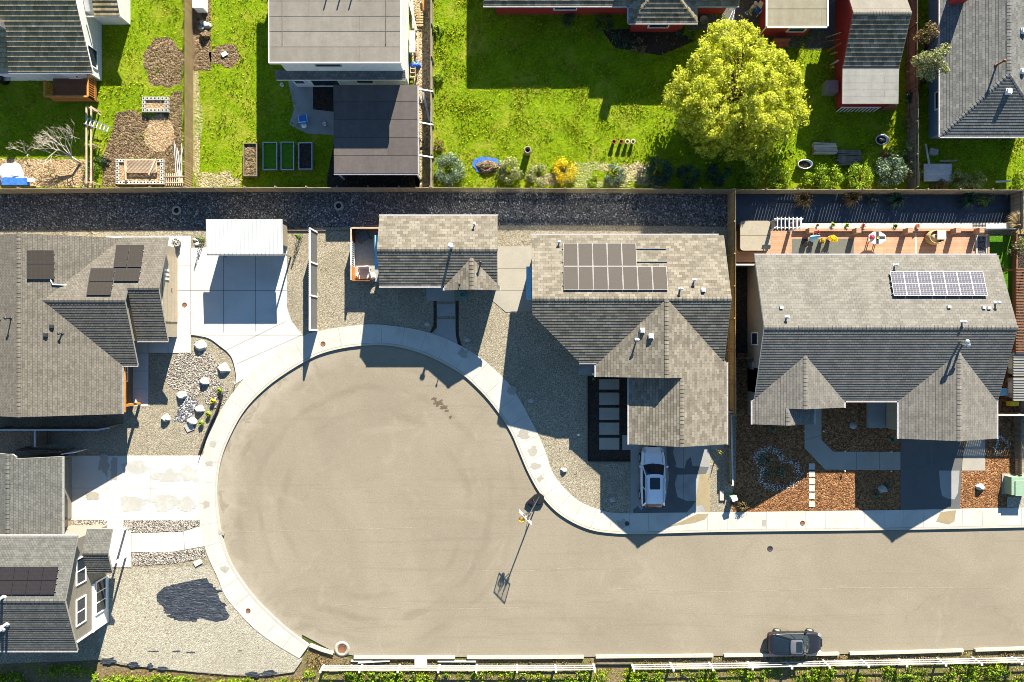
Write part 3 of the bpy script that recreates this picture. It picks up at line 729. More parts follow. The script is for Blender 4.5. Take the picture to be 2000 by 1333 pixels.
def ridge_cap(mb, p, q, w=.15, step=.26, drop=.3, lift=.03, m=0):
    p = Vector(p); q = Vector(q); L = (q - p).length; d = (q - p) / L; s = Vector((0, 0, 1)).cross(d).normalized()
    n = max(1, int(L / step))
    for i in range(n):
        a = p + d * L * i / n; b = p + d * L * (i + 1.12) / n
        za, zb = .035, .012
        for sg in (-1, 1):
            f = [a + Vector((0, 0, za)), b + Vector((0, 0, zb)), b + s * sg * w + Vector((0, 0, zb - w * drop)), a + s * sg * w + Vector((0, 0, za - w * drop))]
            mb.face(f if sg < 0 else f[::-1], [(i * .4, 0), (i * .4 + .26, 0), (i * .4 + .26, .15), (i * .4, .15)], m)
        e = [a + Vector((0, 0, za)), a + s * w + Vector((0, 0, za - w * drop)), a + s * w + Vector((0, 0, za - w * drop - .03)), a + Vector((0, 0, za - .03)), a - s * w + Vector((0, 0, za - w * drop - .03)), a - s * w + Vector((0, 0, za - w * drop))]
        mb.face([e[0], e[1], e[2], e[3]], m=m); mb.face([e[0], e[3], e[4], e[5]], m=m)
def gutter(parent, runs, mat='gutter', r=.07):
    for p, q in runs:
        mb = MB(); mb.bar(p, q, .11, .10)
        L = (Vector(q) - Vector(p)).length; n = int(L / 1.1)
        for i in range(n + 1):
            c = Vector(p) + (Vector(q) - Vector(p)) * (i / max(1, n)); mb.box(c + Vector((0, 0, .045)), (.03, .13, .03) if abs(p[1] - q[1]) < .1 else (.13, .03, .03))
        mb.build('gutter', MT[mat], parent)
def part(name, mb, mat, parent): return mb.build(name, MT[mat] if isinstance(mat, str) else mat, parent)
DIRS = {'N': (0, 1), 'S': (0, -1), 'E': (1, 0), 'W': (-1, 0)}
def window(parent, x, y, z, w, h, f, sash=1, mat='white', mull=0):
    """centre on the wall face; f names the way it faces"""
    dx, dy = DIRS[f]; t = .09; fr = MB()
    def bx(mb, s0, s1, z0, z1, d0, d1):
        if dx: xs = sorted((x + dx * d0, x + dx * d1)); mb.boxz(xs[0], xs[1], y + s0, y + s1, z0, z1)
        else: ys = sorted((y + dy * d0, y + dy * d1)); mb.boxz(x + s0, x + s1, ys[0], ys[1], z0, z1)
    for a in ((-w / 2 - t, -w / 2, z - h / 2 - t, z + h / 2 + t), (w / 2, w / 2 + t, z - h / 2 - t, z + h / 2 + t), (-w / 2, w / 2, z + h / 2, z + h / 2 + t), (-w / 2, w / 2, z - h / 2 - t, z - h / 2)):
        bx(fr, *a, -.02, .06)
    for i in range(1, sash + 1): 
        zz = z - h / 2 + h * i / (sash + 1); bx(fr, -w / 2, w / 2, zz - .03, zz + .03, -.02, .045)
    for i in range(1, mull + 1): ss = -w / 2 + w * i / (mull + 1); bx(fr, ss - .035, ss + .035, z - h / 2, z + h / 2, -.02, .045)
    o = fr.build('window', MT[mat], parent)
    pm = MB(); bx(pm, -w / 2, w / 2, z - h / 2, z + h / 2, -.02, .02); pm.build('pane', MT['glass'], o)
    return o
def doorpart(parent, x, y, w, h, f, name='door', mat='door', z0=.13):
    dx, dy = DIRS[f]; mb = MB()
    if dx: mb.boxz(min(x, x + dx * .05), max(x, x + dx * .05), y - w / 2, y + w / 2, z0, z0 + h)
    else: mb.boxz(x - w / 2, x + w / 2, min(y, y + dy * .05), max(y, y + dy * .05), z0, z0 + h)
    o = part(name, mb, mat, parent)
    k = MB(); hx = (x + dx * .1) if dx else x + w * .38; hy = (y + dy * .1) if dy else y + w * .38
    if name == 'garage_door': 
        if dx: hy = y
        else: hx = x
    k.box((hx, hy, z0 + 1.0), (.06, .06, .12)); part('handle', k, 'dark', o)
    return o
def vent_pipe(parent, p, h=.45, r=.06, mat='white', cap=True):
    mb = MB(); p = Vector(p); mb.tube(p - Vector((0, 0, .1)), p + Vector((0, 0, h)), r, n=10)
    mb.lathe(p, [(r * 2.4, .0), (r * 1.1, .06)], 10)
    if cap: mb.lathe(p + Vector((0, 0, h)), [(r * 2, 0), (r * 2, .05), (.0, .1)], 10)
    return part('vent_pipe', mb, mat, parent)
def box_vent(parent, p, s=.32, mat='white', h=.2):
    mb = MB(); p = Vector(p); mb.box(p + Vector((0, 0, .06)), (s * 1.3, s * 1.3, .16)); mb.box(p + Vector((0, 0, h)), (s, s, .12))
    return part('roof_vent', mb, mat, parent)
def walls(mb, pl, zf=None, z=None, z0=-.05, th=.2, m=0):
    mb.prism(pl, z0, (lambda x, y: zf(x, y) - th) if zf else z, m)
def house(label, cat, loc, name='house', group=None): return thing(name, label, cat, (loc[0], loc[1], 0), group)

# ---- taupe house west of the shed (main ridge runs north-south)
h = house('taupe hexagon shingle house with stepped crossing gables west of the white roofed shed', 'house', (-34, 1))
he, p = 2.6, .36; xr, xe, xw = -34.37, -28.37, -40.4
ra = MB(); E0 = plE(xe, he, p); W0 = plW(xw, he, p)
slope(ra, [(xe, -5.31), (xe, 7.5), (xr, 7.5), (xr, -5.31)], E0, .15, .008)
slope(ra, [(xw, -5.31), (xr, -5.31), (xr, 7.5), (xw, 7.5)], W0, .15, .008)
AS = plS(-1.77, he, p); AN = plN(7.5, he, p); xa = -27.25
slope(ra, [(xe, -1.77), (xa, -1.77), (xa, 2.865), (-33.0, 2.865)], AS, .19, .016)
slope(ra, [(xe, 7.5), (-33.0, 2.865), (xa, 2.865), (xa, 7.5)], AN, .15, .008)
BS = plS(.02, he, p); xb = -25.05
slope(ra, [(xa, .02), (xb, .02), (xb, 3.76), (xa, 3.76)], BS, .19, .016)
slope(ra, [(xa, 3.76), (xb, 3.76), (xb, 7.5), (xa, 7.5)], AN, .15, .008)
ridge_cap(ra, (xr, -5.31, E0(xr, 0)), (xr, 7.5, E0(xr, 0))); ridge_cap(ra, (-33, 2.865, AS(0, 2.865)), (xa, 2.865, AS(0, 2.865))); ridge_cap(ra, (xa, 3.76, BS(0, 3.76)), (xb, 3.76, BS(0, 3.76)))
roof = part('roof', ra, [MT['sh_l'], MT['grey_trim']], h)
wl = MB(); walls(wl, [(xr, -4.9), (xe - .65, -4.9), (xe - .65, 7.1), (xr, 7.1)], E0); walls(wl, [(xw + .5, -4.9), (xr, -4.9), (xr, 7.1), (xw + .5, 7.1)], W0)
walls(wl, [(-29.4, .0), (xa - .3, .0), (xa - .3, 2.865), (-29.4, 2.865)], AS); walls(wl, [(-29.4, 2.865), (xa - .3, 2.865), (xa - .3, 7.1), (-29.4, 7.1)], AN)
walls(wl, [(xa - .5, .3), (-25.6, .3), (-25.6, 3.76), (xa - .5, 3.76)], BS); walls(wl, [(xa - .5, 3.76), (-25.6, 3.76), (-25.6, 7.1), (xa - .5, 7.1)], AN)
part('wall', wl, 'tan_siding', h)
wf = MB(); wf.boxz(-29.02, -28.98, -4.92, -.05, 0, 2.35); part('front_wall', wf, 'brown_siding', h)
doorpart(h, -25.6, 3.9, 4.9, 2.2, 'E', 'garage_door', 'door')
for k in range(3): mb = MB(); mb.boxz(-25.56, -25.5, 4.6 + k * .32 - .08, 4.6 + k * .32 + .08, 1.5, 2.2); part('garage_window', mb, 'white', h)
window(h, -28.98, -2.05, 1.45, 1.85, 1.0, 'E', 0, mull=2)
mb = MB(); mb.bar((-28.45, -4.75, .1), (-28.45, -4.75, 2.45), .18, .18); mb.bar((-29.0, -4.75, 1.4), (-28.45, -4.75, 2.4), .14, .14); mb.bar((-29.0, -4.4, 2.3), (-28.3, -4.4, 2.3), .2, .2); mb.bar((-28.3, -5.2, 2.35), (-28.3, -1.9, 2.35), .06, .14)
part('timber_bracket', mb, 'orange_wood', h)
gutter(h, [((xe + .03, -5.3, he - .05), (xe + .03, -1.9, he - .05)), ((xa, -1.82, he - .05), (xe, -1.82, he - .05)), ((xb, -.03, he - .05), (xa, -.03, he - .05)), ((xb, 7.56, he - .05), (xe, 7.56, he - .05))], 'grey_trim')
for px, py, hh in ((22, 622, .55), (0, 625, .4)): vent_pipe(h, on_plane(px, py, W0), hh, .06, 'dark')
for px, py, hh in ((121, 652, .35),): vent_pipe(h, on_plane(px, py, E0), hh, .05, 'dark')
for px, py in ((102, 638), (90, 655)): box_vent(h, on_plane(px, py, E0), .2, 'dark', .12)

# ---- solar arrays: a thing of its own with one part per panel
def solar(label, zf, corners, nx, ny, cells, frame='white', skip=(), raise_=.14, gap=.012, cond=None, rails=()):
    """corners: photo pixels of the array (tl, tr, br, bl) on the roof plane zf"""
    zr = lambda x, y: zf(x, y) + raise_
    c = [on_plane(px, py, zr) for px, py in corners]; o0 = sum(c, Vector()) / 4; o0.z -= raise_
    root = thing('solar_array', label, 'solar panels', o0)
    n = (c[1] - c[0]).cross(c[3] - c[0]).normalized(); n = n if n.z > 0 else -n
    at = lambda u, v: (c[0] * (1 - u) + c[1] * u) * (1 - v) + (c[3] * (1 - u) + c[2] * u) * v
    for j in range(ny):
        for i in range(nx):
            if (i, j) in skip: continue
            mb = MB(); u0, u1, v0, v1 = i / nx, (i + 1) / nx, j / ny, (j + 1) / ny
            W_ = (c[1] - c[0]).length; H_ = (c[3] - c[0]).length; du, dv = gap / W_, gap / H_
            q = [at(u0 + du, v1 - dv), at(u1 - du, v1 - dv), at(u1 - du, v0 + dv), at(u0 + du, v0 + dv)]
            fu, fv = .018 / W_, .018 / H_
            g_ = [at(u0 + du + fu, v1 - dv - fv), at(u1 - du - fu, v1 - dv - fv), at(u1 - du - fu, v0 + dv + fv), at(u0 + du + fu, v0 + dv + fv)]
            mb.face(g_, [(0, 0), (1, 0), (1, 1), (0, 1)], 0)
            for k in range(4): mb.face([q[k], q[(k + 1) % 4], g_[(k + 1) % 4], g_[k]], m=1)
            lo = [v - n * .04 for v in q]
            for k in range(4): mb.face([q[k], lo[k], lo[(k + 1) % 4], q[(k + 1) % 4]], m=1)
            mb.face(lo[::-1], m=1)
            mb.build('solar_panel', [cells, MT[frame]], root)
    for j in range(ny):
        for f in (.22, .78):
            rl = MB()
            v = (j + f) / ny
            js = [i for i in range(nx) if (i, j) not in skip]; u0, u1 = min(js) / nx, (max(js) + 1) / nx
            if rails: u1 = rails[j]
            rl.bar(at(u0 - .01, v) - n * .07, at(u1 + .01, v) - n * .07, .05, .05)
            for t in (u0 + .02, (u0 + u1) / 2, u1 - .02): rl.bar(at(t, v) - n * .07, at(t, v) - n * (raise_ + .02), .06, .06)
            rl.build('rail', MT['steel'], root)
    if cond:
        mb = MB(); mb.path([on_plane(a, b, lambda x, y: zf(x, y) + .07) for a, b in cond], .05, 6); mb.build('conduit', MT['white'], root)
    return root
solar('pair of black solar panels lying on the west roof slope beside the north-south ridge', lambda x, y: E0(x, y), [(51.5, 489), (105, 489), (105.5, 546), (51.5, 546)], 1, 2, MT['pv_black'], 'dark', cond=[(99, 546), (102, 556), (135, 558), (170, 559)])
# the stepped group: two portrait panels above, two landscape panels, one landscape panel below
def solar_group(label, zf, quads, cells, frame):
    zr = lambda x, y: zf(x, y) + .13
    allc = [on_plane(a, b, zr) for q in quads for a, b in q]; o0 = sum(allc, Vector()) / len(allc); o0.z -= .13
    root = thing('solar_array', label, 'solar panels', o0)
    for q in quads:
        c = [on_plane(a, b, zr) for a, b in q]; n = (c[1] - c[0]).cross(c[3] - c[0]).normalized(); n = n if n.z > 0 else -n
        mid = sum(c, Vector()) / 4; cc = [mid + (v - mid) * .985 for v in c]; gi = [mid + (v - mid) * .95 for v in c]; mb = MB()
        mb.face([gi[3], gi[2], gi[1], gi[0]], [(0, 0), (1, 0), (1, 1), (0, 1)], 0)
        for k in range(4):
            mb.face([cc[k], cc[(k + 1) % 4], gi[(k + 1) % 4], gi[k]], m=1); mb.face([cc[k], cc[k] - n * .04, cc[(k + 1) % 4] - n * .04, cc[(k + 1) % 4]], m=1)
        mb.face([v - n * .04 for v in cc], m=1); mb.build('solar_panel', [cells, MT[frame]], root)
        for f in (.25, .75):
            rl = MB(); a = c[0] + (c[3] - c[0]) * f; b = c[1] + (c[2] - c[1]) * f; rl.bar(a - n * .08, b - n * .08, .05, .05)
            for e in (a, b): rl.bar(e - n * .08, e - n * .15, .05, .05)
            rl.build('rail', MT['steel'], root)
    return root
solar_group('five black solar panels in a stepped cluster on the north slope above the garage', AN,
            [[(227, 478), (253, 478), (246.5, 522), (221, 522)], [(254, 478), (281, 478), (275, 522), (247.5, 522)], [(177, 524), (224, 524), (220, 549.5), (172, 549.5)],
             [(225, 524), (274.5, 524), (270, 549.5), (221, 549.5)], [(172, 550.5), (220, 550.5), (215.5, 576.5), (168, 576.5)]], MT['pv_black'], 'dark')

# ---- white roofed shed
h = house('tan storage shed under a pale ribbed metal roof, north end of the wide driveway', 'shed', (-19.4, 7.9), 'metal_roof_shed')
wl = MB(); wl.boxz(-21.8, -17.15, 7.2, 8.75, -.05, 2.62); part('wall', wl, 'tan_siding', h)
ra = MB(); zs = plS(6.33, 2.72, .06); slope(ra, [(-22.17, 6.33), (-16.63, 6.33), (-16.63, 8.82), (-22.17, 8.82)], zs, 3.0, .004, .1)
for k in range(19): x0 = -22.1 + k * .3; ra.hexa([(x0, 6.34, zs(0, 6.34)), (x0 + .05, 6.34, zs(0, 6.34)), (x0 + .05, 8.8, zs(0, 8.8)), (x0, 8.8, zs(0, 8.8)), (x0 + .01, 6.34, zs(0, 6.34) + .035), (x0 + .04, 6.34, zs(0, 6.34) + .035), (x0 + .04, 8.8, zs(0, 8.8) + .035), (x0 + .01, 8.8, zs(0, 8.8) + .035)])
part('roof', ra, [MT['metal_roof'], MT['grey_trim']], h)
doorpart(h, -19.4, 7.2, 2.6, 2.1, 'S', 'door', 'white')
gutter(h, [((-22.17, 6.28, 2.65), (-16.63, 6.28, 2.65))], 'grey_trim')
for x in (-21.9, -16.9): mb = MB(); mb.bar((x, 6.45, 0), (x, 6.45, 2.62), .1, .1); part('post', mb, 'grey_trim', h)

# ---- small house
h = house('small house with a short front cross gable and a walled deck at one end', 'house', (-5.3, 6.4))
he, p = 3.05, .37; x0, x1, yn, ys = -9.56, -1.04, 9.02, 3.96; yr = (yn + ys) / 2; N0, S0 = plN(yn, he, p), plS(ys, he, p); zr = N0(0, yr)
ra = MB(); slope(ra, [(x0, yr), (x1, yr), (x1, yn), (x0, yn)], N0, .21, .012); slope(ra, [(x0, ys), (x1, ys), (x1, yr), (x0, yr)], S0, .21, .019)
cx, cw = -2.88, 1.99; W1, E1 = plW(cx - cw, he, p), plE(cx + cw, he, p)
slope(ra, [(cx - cw, 3.66), (cx, 3.66), (cx, ys + cw), (cx - cw, ys)], W1, .21, .012); slope(ra, [(cx, 3.66), (cx + cw, 3.66), (cx + cw, ys), (cx, ys + cw)], E1, .21, .012)
ridge_cap(ra, (x0, yr, zr), (x1, yr, zr)); ridge_cap(ra, (cx, 3.66, W1(cx, 0)), (cx, ys + cw, W1(cx, 0)))
part('roof', ra, [MT['sh_m'], MT['grey_trim']], h)
wl = MB(); walls(wl, [(x0 + .35, ys + .4), (x1 - .35, ys + .4), (x1 - .35, yr), (x0 + .35, yr)], S0); walls(wl, [(x0 + .35, yr), (x1 - .35, yr), (x1 - .35, yn - .4), (x0 + .35, yn - .4)], N0)
walls(wl, [(cx - cw + .3, 4.0), (cx, 4.0), (cx, 5.5), (cx - cw + .3, 5.5)], W1); walls(wl, [(cx, 4.0), (cx + cw - .3, 4.0), (cx + cw - .3, 5.5), (cx, 5.5)], E1)
part('wall', wl, 'taupe_siding', h)
doorpart(h, -5.3, ys + .4, 1.0, 2.05, 'S', 'door', 'white'); window(h, -7.4, ys + .4, 1.5, 1.3, 1.1, 'S'); window(h, cx, 4.0, 1.5, 1.2, 1.1, 'S')
gutter(h, [((x0, yn + .06, he - .04), (x1, yn + .06, he - .04)), ((x0, ys - .06, he - .04), (cx - cw, ys - .06, he - .04)), ((cx + cw + .06, 3.66, he - .04), (cx + cw + .06, ys, he - .04)), ((cx - cw - .06, 3.66, he - .04), (cx - cw - .06, ys, he - .04))])
mb = MB(); c = on_plane(882, 484, N0); mb.tube(c - Vector((0, 0, .2)), c + Vector((0, 0, .9)), .09, n=10); mb.lathe(c + Vector((0, 0, .9)), [(.2, 0), (.2, .1), (.05, .16)], 10); part('flue', mb, 'white', h)
vent_pipe(h, on_plane(927, 439, N0), .35, .05); vent_pipe(h, on_plane(898, 556, W1), .4, .04, 'dark'); vent_pipe(h, on_plane(939, 514, E1), .5, .05, 'dark')
mb = MB(); mb.bar((X(736, 2.3), Y(460, 2.3), 2.3), (X(736, 2.3), Y(527, 2.3), 2.3), .3, .06); part('door_canopy', mb, 'sky_blue', h)

# ---- middle house with the south facing double gable
h = house('large sand shingle house with a clipped porch corner and white car in its driveway', 'house', (9, 0))
he, p = 3.08, .37; x0, x1, yn, ys = 1.41, 15.28, 7.62, -1.55; yr = 2.95; N2, S2 = plN(yn, he, p), plS(ys + .02, he, p)
zr = N2(0, yr); S2 = lambda x, y: zr - p * (yr - y)
ra = MB(); slope(ra, [(x0, yr), (x1, yr), (x1, yn), (x0, yn)], N2, .21, .012)
slope(ra, [(X(1131, 2.75), ys), (x1, ys), (x1, yr), (x0, yr), (x0, Y(614, 3.8))], S2, .21, .019)
xw, xe = 6.06, 15.47; xm = (xw + xe) / 2; W2, E2 = plW(xw, he, p), plE(xe, he, p); yb = Y(738, 4.2); ya = min(yr, ys + xm - xw)
slope(ra, [(xw, yb), (xm, yb), (xm, yr), (xm - .25, yr), (xw, ys)], W2, .21, .012)
yg = Y(869, 3.3); slope(ra, [(xm, yb), (11.95, yb), (11.95, yg), (xe, yg), (xe, ys), (xm + .25, yr), (xm, yr)], E2, .21, .012)
xg = 8.44; W3_ = plW(xg, he, p); slope(ra, [(xg, yg), (11.95, yg), (11.95, yb), (xg, yb)], W3_, .21, .012)
ridge_cap(ra, (x0, yr, zr), (x1, yr, zr)); ridge_cap(ra, (xm, yb, W2(xm, 0)), (xm, yr, W2(xm, 0))); ridge_cap(ra, (11.95, yg, W3_(11.95, 0)), (11.95, yb, W3_(11.95, 0)))
part('roof', ra, [MT['sh_m'], MT['grey_trim']], h)
wl = MB(); walls(wl, [(x0 + .35, yr), (x1 - .35, yr), (x1 - .35, yn - .4), (x0 + .35, yn - .4)], N2); walls(wl, [(x0 + .35, 2.3), (4.65, -.6), (x1 - .35, -.6), (x1 - .35, yr), (x0 + .35, yr)], S2)
walls(wl, [(xw + .9, -2.2), (xm, -2.2), (xm, 1), (xw + .9, 1)], W2); walls(wl, [(xm, -2.2), (11.95, -2.2), (xe - .4, -2.2), (xe - .4, 1), (xm, 1)], E2)
walls(wl, [(xg + .4, yg + .45), (11.95, yg + .45), (11.95, -2.2), (xg + .4, -2.2)], W3_); walls(wl, [(11.95, yg + .45), (xe - .4, yg + .45), (xe - .4, -2.2), (11.95, -2.2)], E2)
walls(wl, [(11.6, -3.0), (12.3, -3.0), (12.3, -2.0), (11.6, -2.0)], z=2.9)
wl.faces([(xw + .05, yb + .02, he - .2), (xe - .05, yb + .02, he - .2), (xm, yb + .02, W2(xm, 0) - .2)], [(0, 1, 2)])
part('wall', wl, 'tan_siding', h)
doorpart(h, 11.95, yg + .45, 4.9, 2.2, 'S', 'garage_door', 'white'); doorpart(h, 7.6, -2.2, 1.0, 2.1, 'S', 'door', 'brown_siding')
window(h, x0 + .35, 5.6, 1.5, 1.4, 1.3, 'W'); window(h, 5.0, yn - .4, 1.5, 1.5, 1.2, 'N'); window(h, 11.0, yn - .4, 1.5, 1.5, 1.2, 'N')
mb = MB(); mb.bar((x0 - .18, Y(521, 2.2), 2.2), (x0 - .18, Y(586, 2.2), 2.2), .36, .06); part('door_canopy', mb, 'sky_blue', h)
for q in ((X(1134, 2.6) + .1, -1.35), (6.2, -2.5)): mb = MB(); mb.bar((q[0], q[1], 0), (q[0], q[1], 2.9), .16, .16); part('porch_post', mb, 'white', h)
gutter(h, [((x0, yn + .06, he - .04), (x1 - .4, yn + .06, he - .04)), ((xe + .06, yg, he - .04), (xe + .06, ys, he - .04)), ((xg - .06, yg, he - .04), (xg - .06, yb, he - .04)), ((xw - .06, yb, he - .04), (xw - .06, ys, he - .04)), ((X(1131, 2.7), ys - .06, he), (xw, ys - .06, he))])
for px, py, hh in ((1092, 474, .3), (1355, 548, .4), (1328, 565, .45)): vent_pipe(h, on_plane(px, py, N2), hh, .06)
box_vent(h, on_plane(1373, 567, N2), .22)
for px, py in ((1254, 646), (1271, 657)): box_vent(h, on_plane(px, py, W2), .26)
vent_pipe(h, on_plane(1243, 664, W2), .5, .06)
solar('twelve brown solar panels in two uneven rows on the long north slope', N2, [(1100, 475), (1299, 475), (1305, 567), (1101, 567)], 7, 2, MT['pv_brown'], 'gutter', skip=((5, 0), (6, 0)), rails=(1.0, 1.0))

# ---- right hand house
h = house('grey shingle house with one long ridge, two front gables and a bark mulch front garden', 'house', (26, 0))
he, p = 3.05, .37; x0, x1, yn, ys = 17.7, 35.26, 6.19, -4.31; yr = (yn + ys) / 2; N3, S3 = plN(yn, he, p), plS(ys, he, p); zr = N3(0, yr)
ra = MB(); slope(ra, [(x0, yr), (x1, yr), (x1, yn), (x0, yn)], N3, .19, .008); slope(ra, [(x0, ys), (x1, ys), (x1, yr), (x0, yr)], S3, .19, .017)
xa, xb = 17.55, 24.16; xm = (xa + xb) / 2; Wa, Ea = plW(xa, he, p), plE(xb, he, p); yf = -4.80
xs = 22.0; xm2 = (xa + xs) / 2; Eb = plE(xs, he, p); yf2 = -6.0
slope(ra, [(xa, yf2), (xm2, yf2), (xm2, yf), (xm, yf), (xm, ys + xm - xa), (xa, ys)], Wa, .21, .012)
slope(ra, [(xm, yf), (xb, yf), (xb, ys), (xm, ys + xm - xa)], Ea, .21, .012); slope(ra, [(xm2, yf2), (xs, yf2), (xs, yf), (xm2, yf)], Eb, .21, .012)
xc, xd = 28.1, 35.16; xm3 = (xc + xd) / 2; Wc, Ec = plW(xc, he, p), plE(xd, he, p); yf3 = -7.04
slope(ra, [(xc, yf3), (xm3, yf3), (xm3, ys + xm3 - xc), (xc, ys)], Wc, .21, .012); slope(ra, [(xm3, yf3), (xd, yf3), (xd, ys), (xm3, ys + xm3 - xc)], Ec, .21, .012)
ridge_cap(ra, (x0, yr, zr), (x1, yr, zr)); ridge_cap(ra, (xm, yf, Wa(xm, 0)), (xm, ys + xm - xa, Wa(xm, 0))); ridge_cap(ra, (xm2, yf2, Wa(xm2, 0)), (xm2, yf, Wa(xm2, 0))); ridge_cap(ra, (xm3, yf3, Wc(xm3, 0)), (xm3, ys + xm3 - xc, Wc(xm3, 0)))
part('roof', ra, [MT['sh_r'], MT['white']], h)
wl = MB(); wi = .5
walls(wl, [(x0 + wi, ys + .5), (x1 - .45, ys + .5), (x1 - .45, yr), (x0 + wi, yr)], S3); walls(wl, [(x0 + wi, yr), (x1 - .45, yr), (x1 - .45, yn - .45), (x0 + wi, yn - .45)], N3)
walls(wl, [(xa + .65, yf + .4), (xm, yf + .4), (xm, -2), (xa + .65, -2)], Wa); walls(wl, [(xm, yf + .4), (xb - .45, yf + .4), (xb - .45, -2), (xm, -2)], Ea)
walls(wl, [(xa + .65, yf2 + .4), (xm2, yf2 + .4), (xm2, yf + .4), (xa + .65, yf + .4)], Wa); walls(wl, [(xm2, yf2 + .4), (21.1, yf2 + .4), (21.1, yf + .4), (xm2, yf + .4)], Eb)
walls(wl, [(xc + .5, yf3 + .45), (xm3, yf3 + .45), (xm3, -2), (xc + .5, -2)], Wc); walls(wl, [(xm3, yf3 + .45), (xd - .45, yf3 + .45), (xd - .45, -2), (xm3, -2)], Ec)
part('wall', wl, 'tan_siding', h)
window(h, x0 + wi, Y(662, 1.7), 1.7, .8, 1.2, 'W', 0); doorpart(h, xm3, yf3 + .45, 4.9, 2.2, 'S', 'garage_door', 'white'); doorpart(h, 24.8, ys + .5, 1.0, 2.1, 'S', 'door', 'brown_siding'); window(h, 26.4, ys + .5, 1.5, 1.3, 1.2, 'S'); window(h, xm2, yf2 + .4, 1.5, 1.4, 1.2, 'S')
for x in (20.5, 23.5, 27, 30.5): window(h, x, yn - .45, 1.5, 1.6, 1.4, 'N', 0)
mb = MB(); mb.boxz(x0 + wi - .14, x0 + wi, Y(713, 1.2) - .35, Y(713, 1.2) + .2, .8, 1.5); part('meter_box', mb, 'steel', h)
mb = MB(); mb.boxz(27.3, 28.55, -7.1 + .5, -4.6, 0, .5); part('porch_step', mb, 'conc_grey', h)
gutter(h, [((x0, yn + .06, he - .04), (x1 - .1, yn + .06, he - .04)), ((xb, ys - .06, he - .04), (xc, ys - .06, he - .04)), ((xc - .06, yf3, he - .04), (xc - .06, ys, he - .04)), ((xd + .06, yf3, he - .04), (xd + .06, ys, he - .04)), ((xb + .06, yf, he - .04), (xb + .06, ys, he - .04)), ((xs + .06, yf2, he - .04), (xs + .06, yf, he - .04)), ((xa - .06, yf2, he - .04), (xa - .06, ys, he - .04))])
mb = MB()
c = on_plane(1880, 668, S3); mb.tube(c - Vector((0, 0, .3)), c + Vector((0, 0, .75)), .08, n=10); mb.lathe(c + Vector((0, 0, .75)), [(.18, 0), (.18, .1), (.05, .16)], 10); part('flue', mb, 'steel', h)
mb = MB(); c = on_plane(1885, 674, S3); mb.tube(c - Vector((0, 0, .3)), c + Vector((0, 0, .6)), .07, n=10); mb.lathe(c + Vector((0, 0, .6)), [(.16, 0), (.16, .08), (.05, .12)], 10); part('flue', mb, 'steel', h)
for px, py, hh in ((1752, 519, .35), (1541, 620, .3), (1949, 592, .4), (1884, 629, .35)): vent_pipe(h, on_plane(px, py, N3), hh, .06)
for px, py in ((1531, 601), (1936, 602), (1858, 600), (1926, 601)): box_vent(h, on_plane(px, py, N3), .16, 'white', .1)
h.location.x -= .2
solar('fourteen blue grey solar panels with bright silver frames on the grey north slope', lambda x, y: N3(x, y), [(1738, 530), (1920, 530), (1930, 578.5), (1746, 578.5)], 7, 2, MT['pv_blue'], 'cloth_white', raise_=.2)

# ---- south-west pair: garage wing and tall gable house
h = house('garage wing with a slate hexagon shingle roof facing the stained white driveway', 'garage', (-36, -11), 'garage')
he, p = 2.6, .36; xe, xr, yn, ys = -32.73, -35.9, -8.41, -14.2; E5 = plE(xe, he, p); W5 = plW(2 * xr - xe, he, p); ra = MB()
slope(ra, [(xe, ys), (xe, yn), (X(42, 3), yn), (X(42, 3), yn + .15), (X(36, 3), yn + .35), (xr, yn + .35), (xr, ys)], E5, .15, .008); slope(ra, [(2 * xr - xe, ys), (xr, ys), (xr, yn + .35), (2 * xr - xe, yn + .35)], W5, .15, .008)
ridge_cap(ra, (xr, ys, E5(xr, 0)), (xr, yn + .35, E5(xr, 0))); part('roof', ra, [MT['sh_b'], MT['grey_trim']], h)
wl = MB(); walls(wl, [(xr, ys + .1), (-33.7, ys + .1), (-33.7, yn - .3), (xr, yn - .3)], E5); walls(wl, [(-38.6, ys + .1), (xr, ys + .1), (xr, yn - .3), (-38.6, yn - .3)], W5); part('wall', wl, 'tan_siding', h)
doorpart(h, -33.7, -11.2, 4.6, 2.1, 'E', 'garage_door', 'taupe_siding'); gutter(h, [((xe + .05, ys, he - .04), (xe + .05, yn, he - .04))], 'grey_trim')
mb = MB(); mb.box((-32.9, Y(1000), 2.0), (.12, .12, .3)); part('wall_lamp', mb, 'black', h)

h = house('tall taupe gable house with three white framed windows facing the circle', 'house', (-36, -17.8))
he, p = 4.3, .34; xe, yn, ys = -30.56, -13.73, -21.78; yr = (yn + ys) / 2; N6, S6 = plN(yn, he, p), plS(ys, he, p); ra = MB()
slope(ra, [(-44, yr), (xe, yr), (xe, yn), (-44, yn)], N6, .15, .008); slope(ra, [(-44, ys), (xe, ys), (xe, yr), (-44, yr)], S6, .19, .02); ridge_cap(ra, (-44, yr, N6(0, yr)), (xe, yr, N6(0, yr)))
part('roof', ra, [MT['sh_b'], MT['grey_trim']], h)
wl = MB(); xw = -30.95
walls(wl, [(-43.6, yr), (xw, yr), (xw, yn - .35), (-43.6, yn - .35)], N6); walls(wl, [(-43.6, ys + .35), (xw, ys + .35), (xw, yr), (-43.6, yr)], S6); part('wall', wl, 'taupe_siding', h)
mb = MB(); mb.boxz(xw - .1, xw + .12, ys + .33, Y(1124), -.05, 1.9); part('lower_wall', mb, 'white_siding', h)
mb = MB(); mb.boxz(xw - .1, xw + .15, ys + .31, Y(1124), 1.9, 2.0); mb.boxz(xw - .05, xw + .06, ys + .31, ys + .45, 1.9, 4.2); part('trim_band', mb, 'white', h)
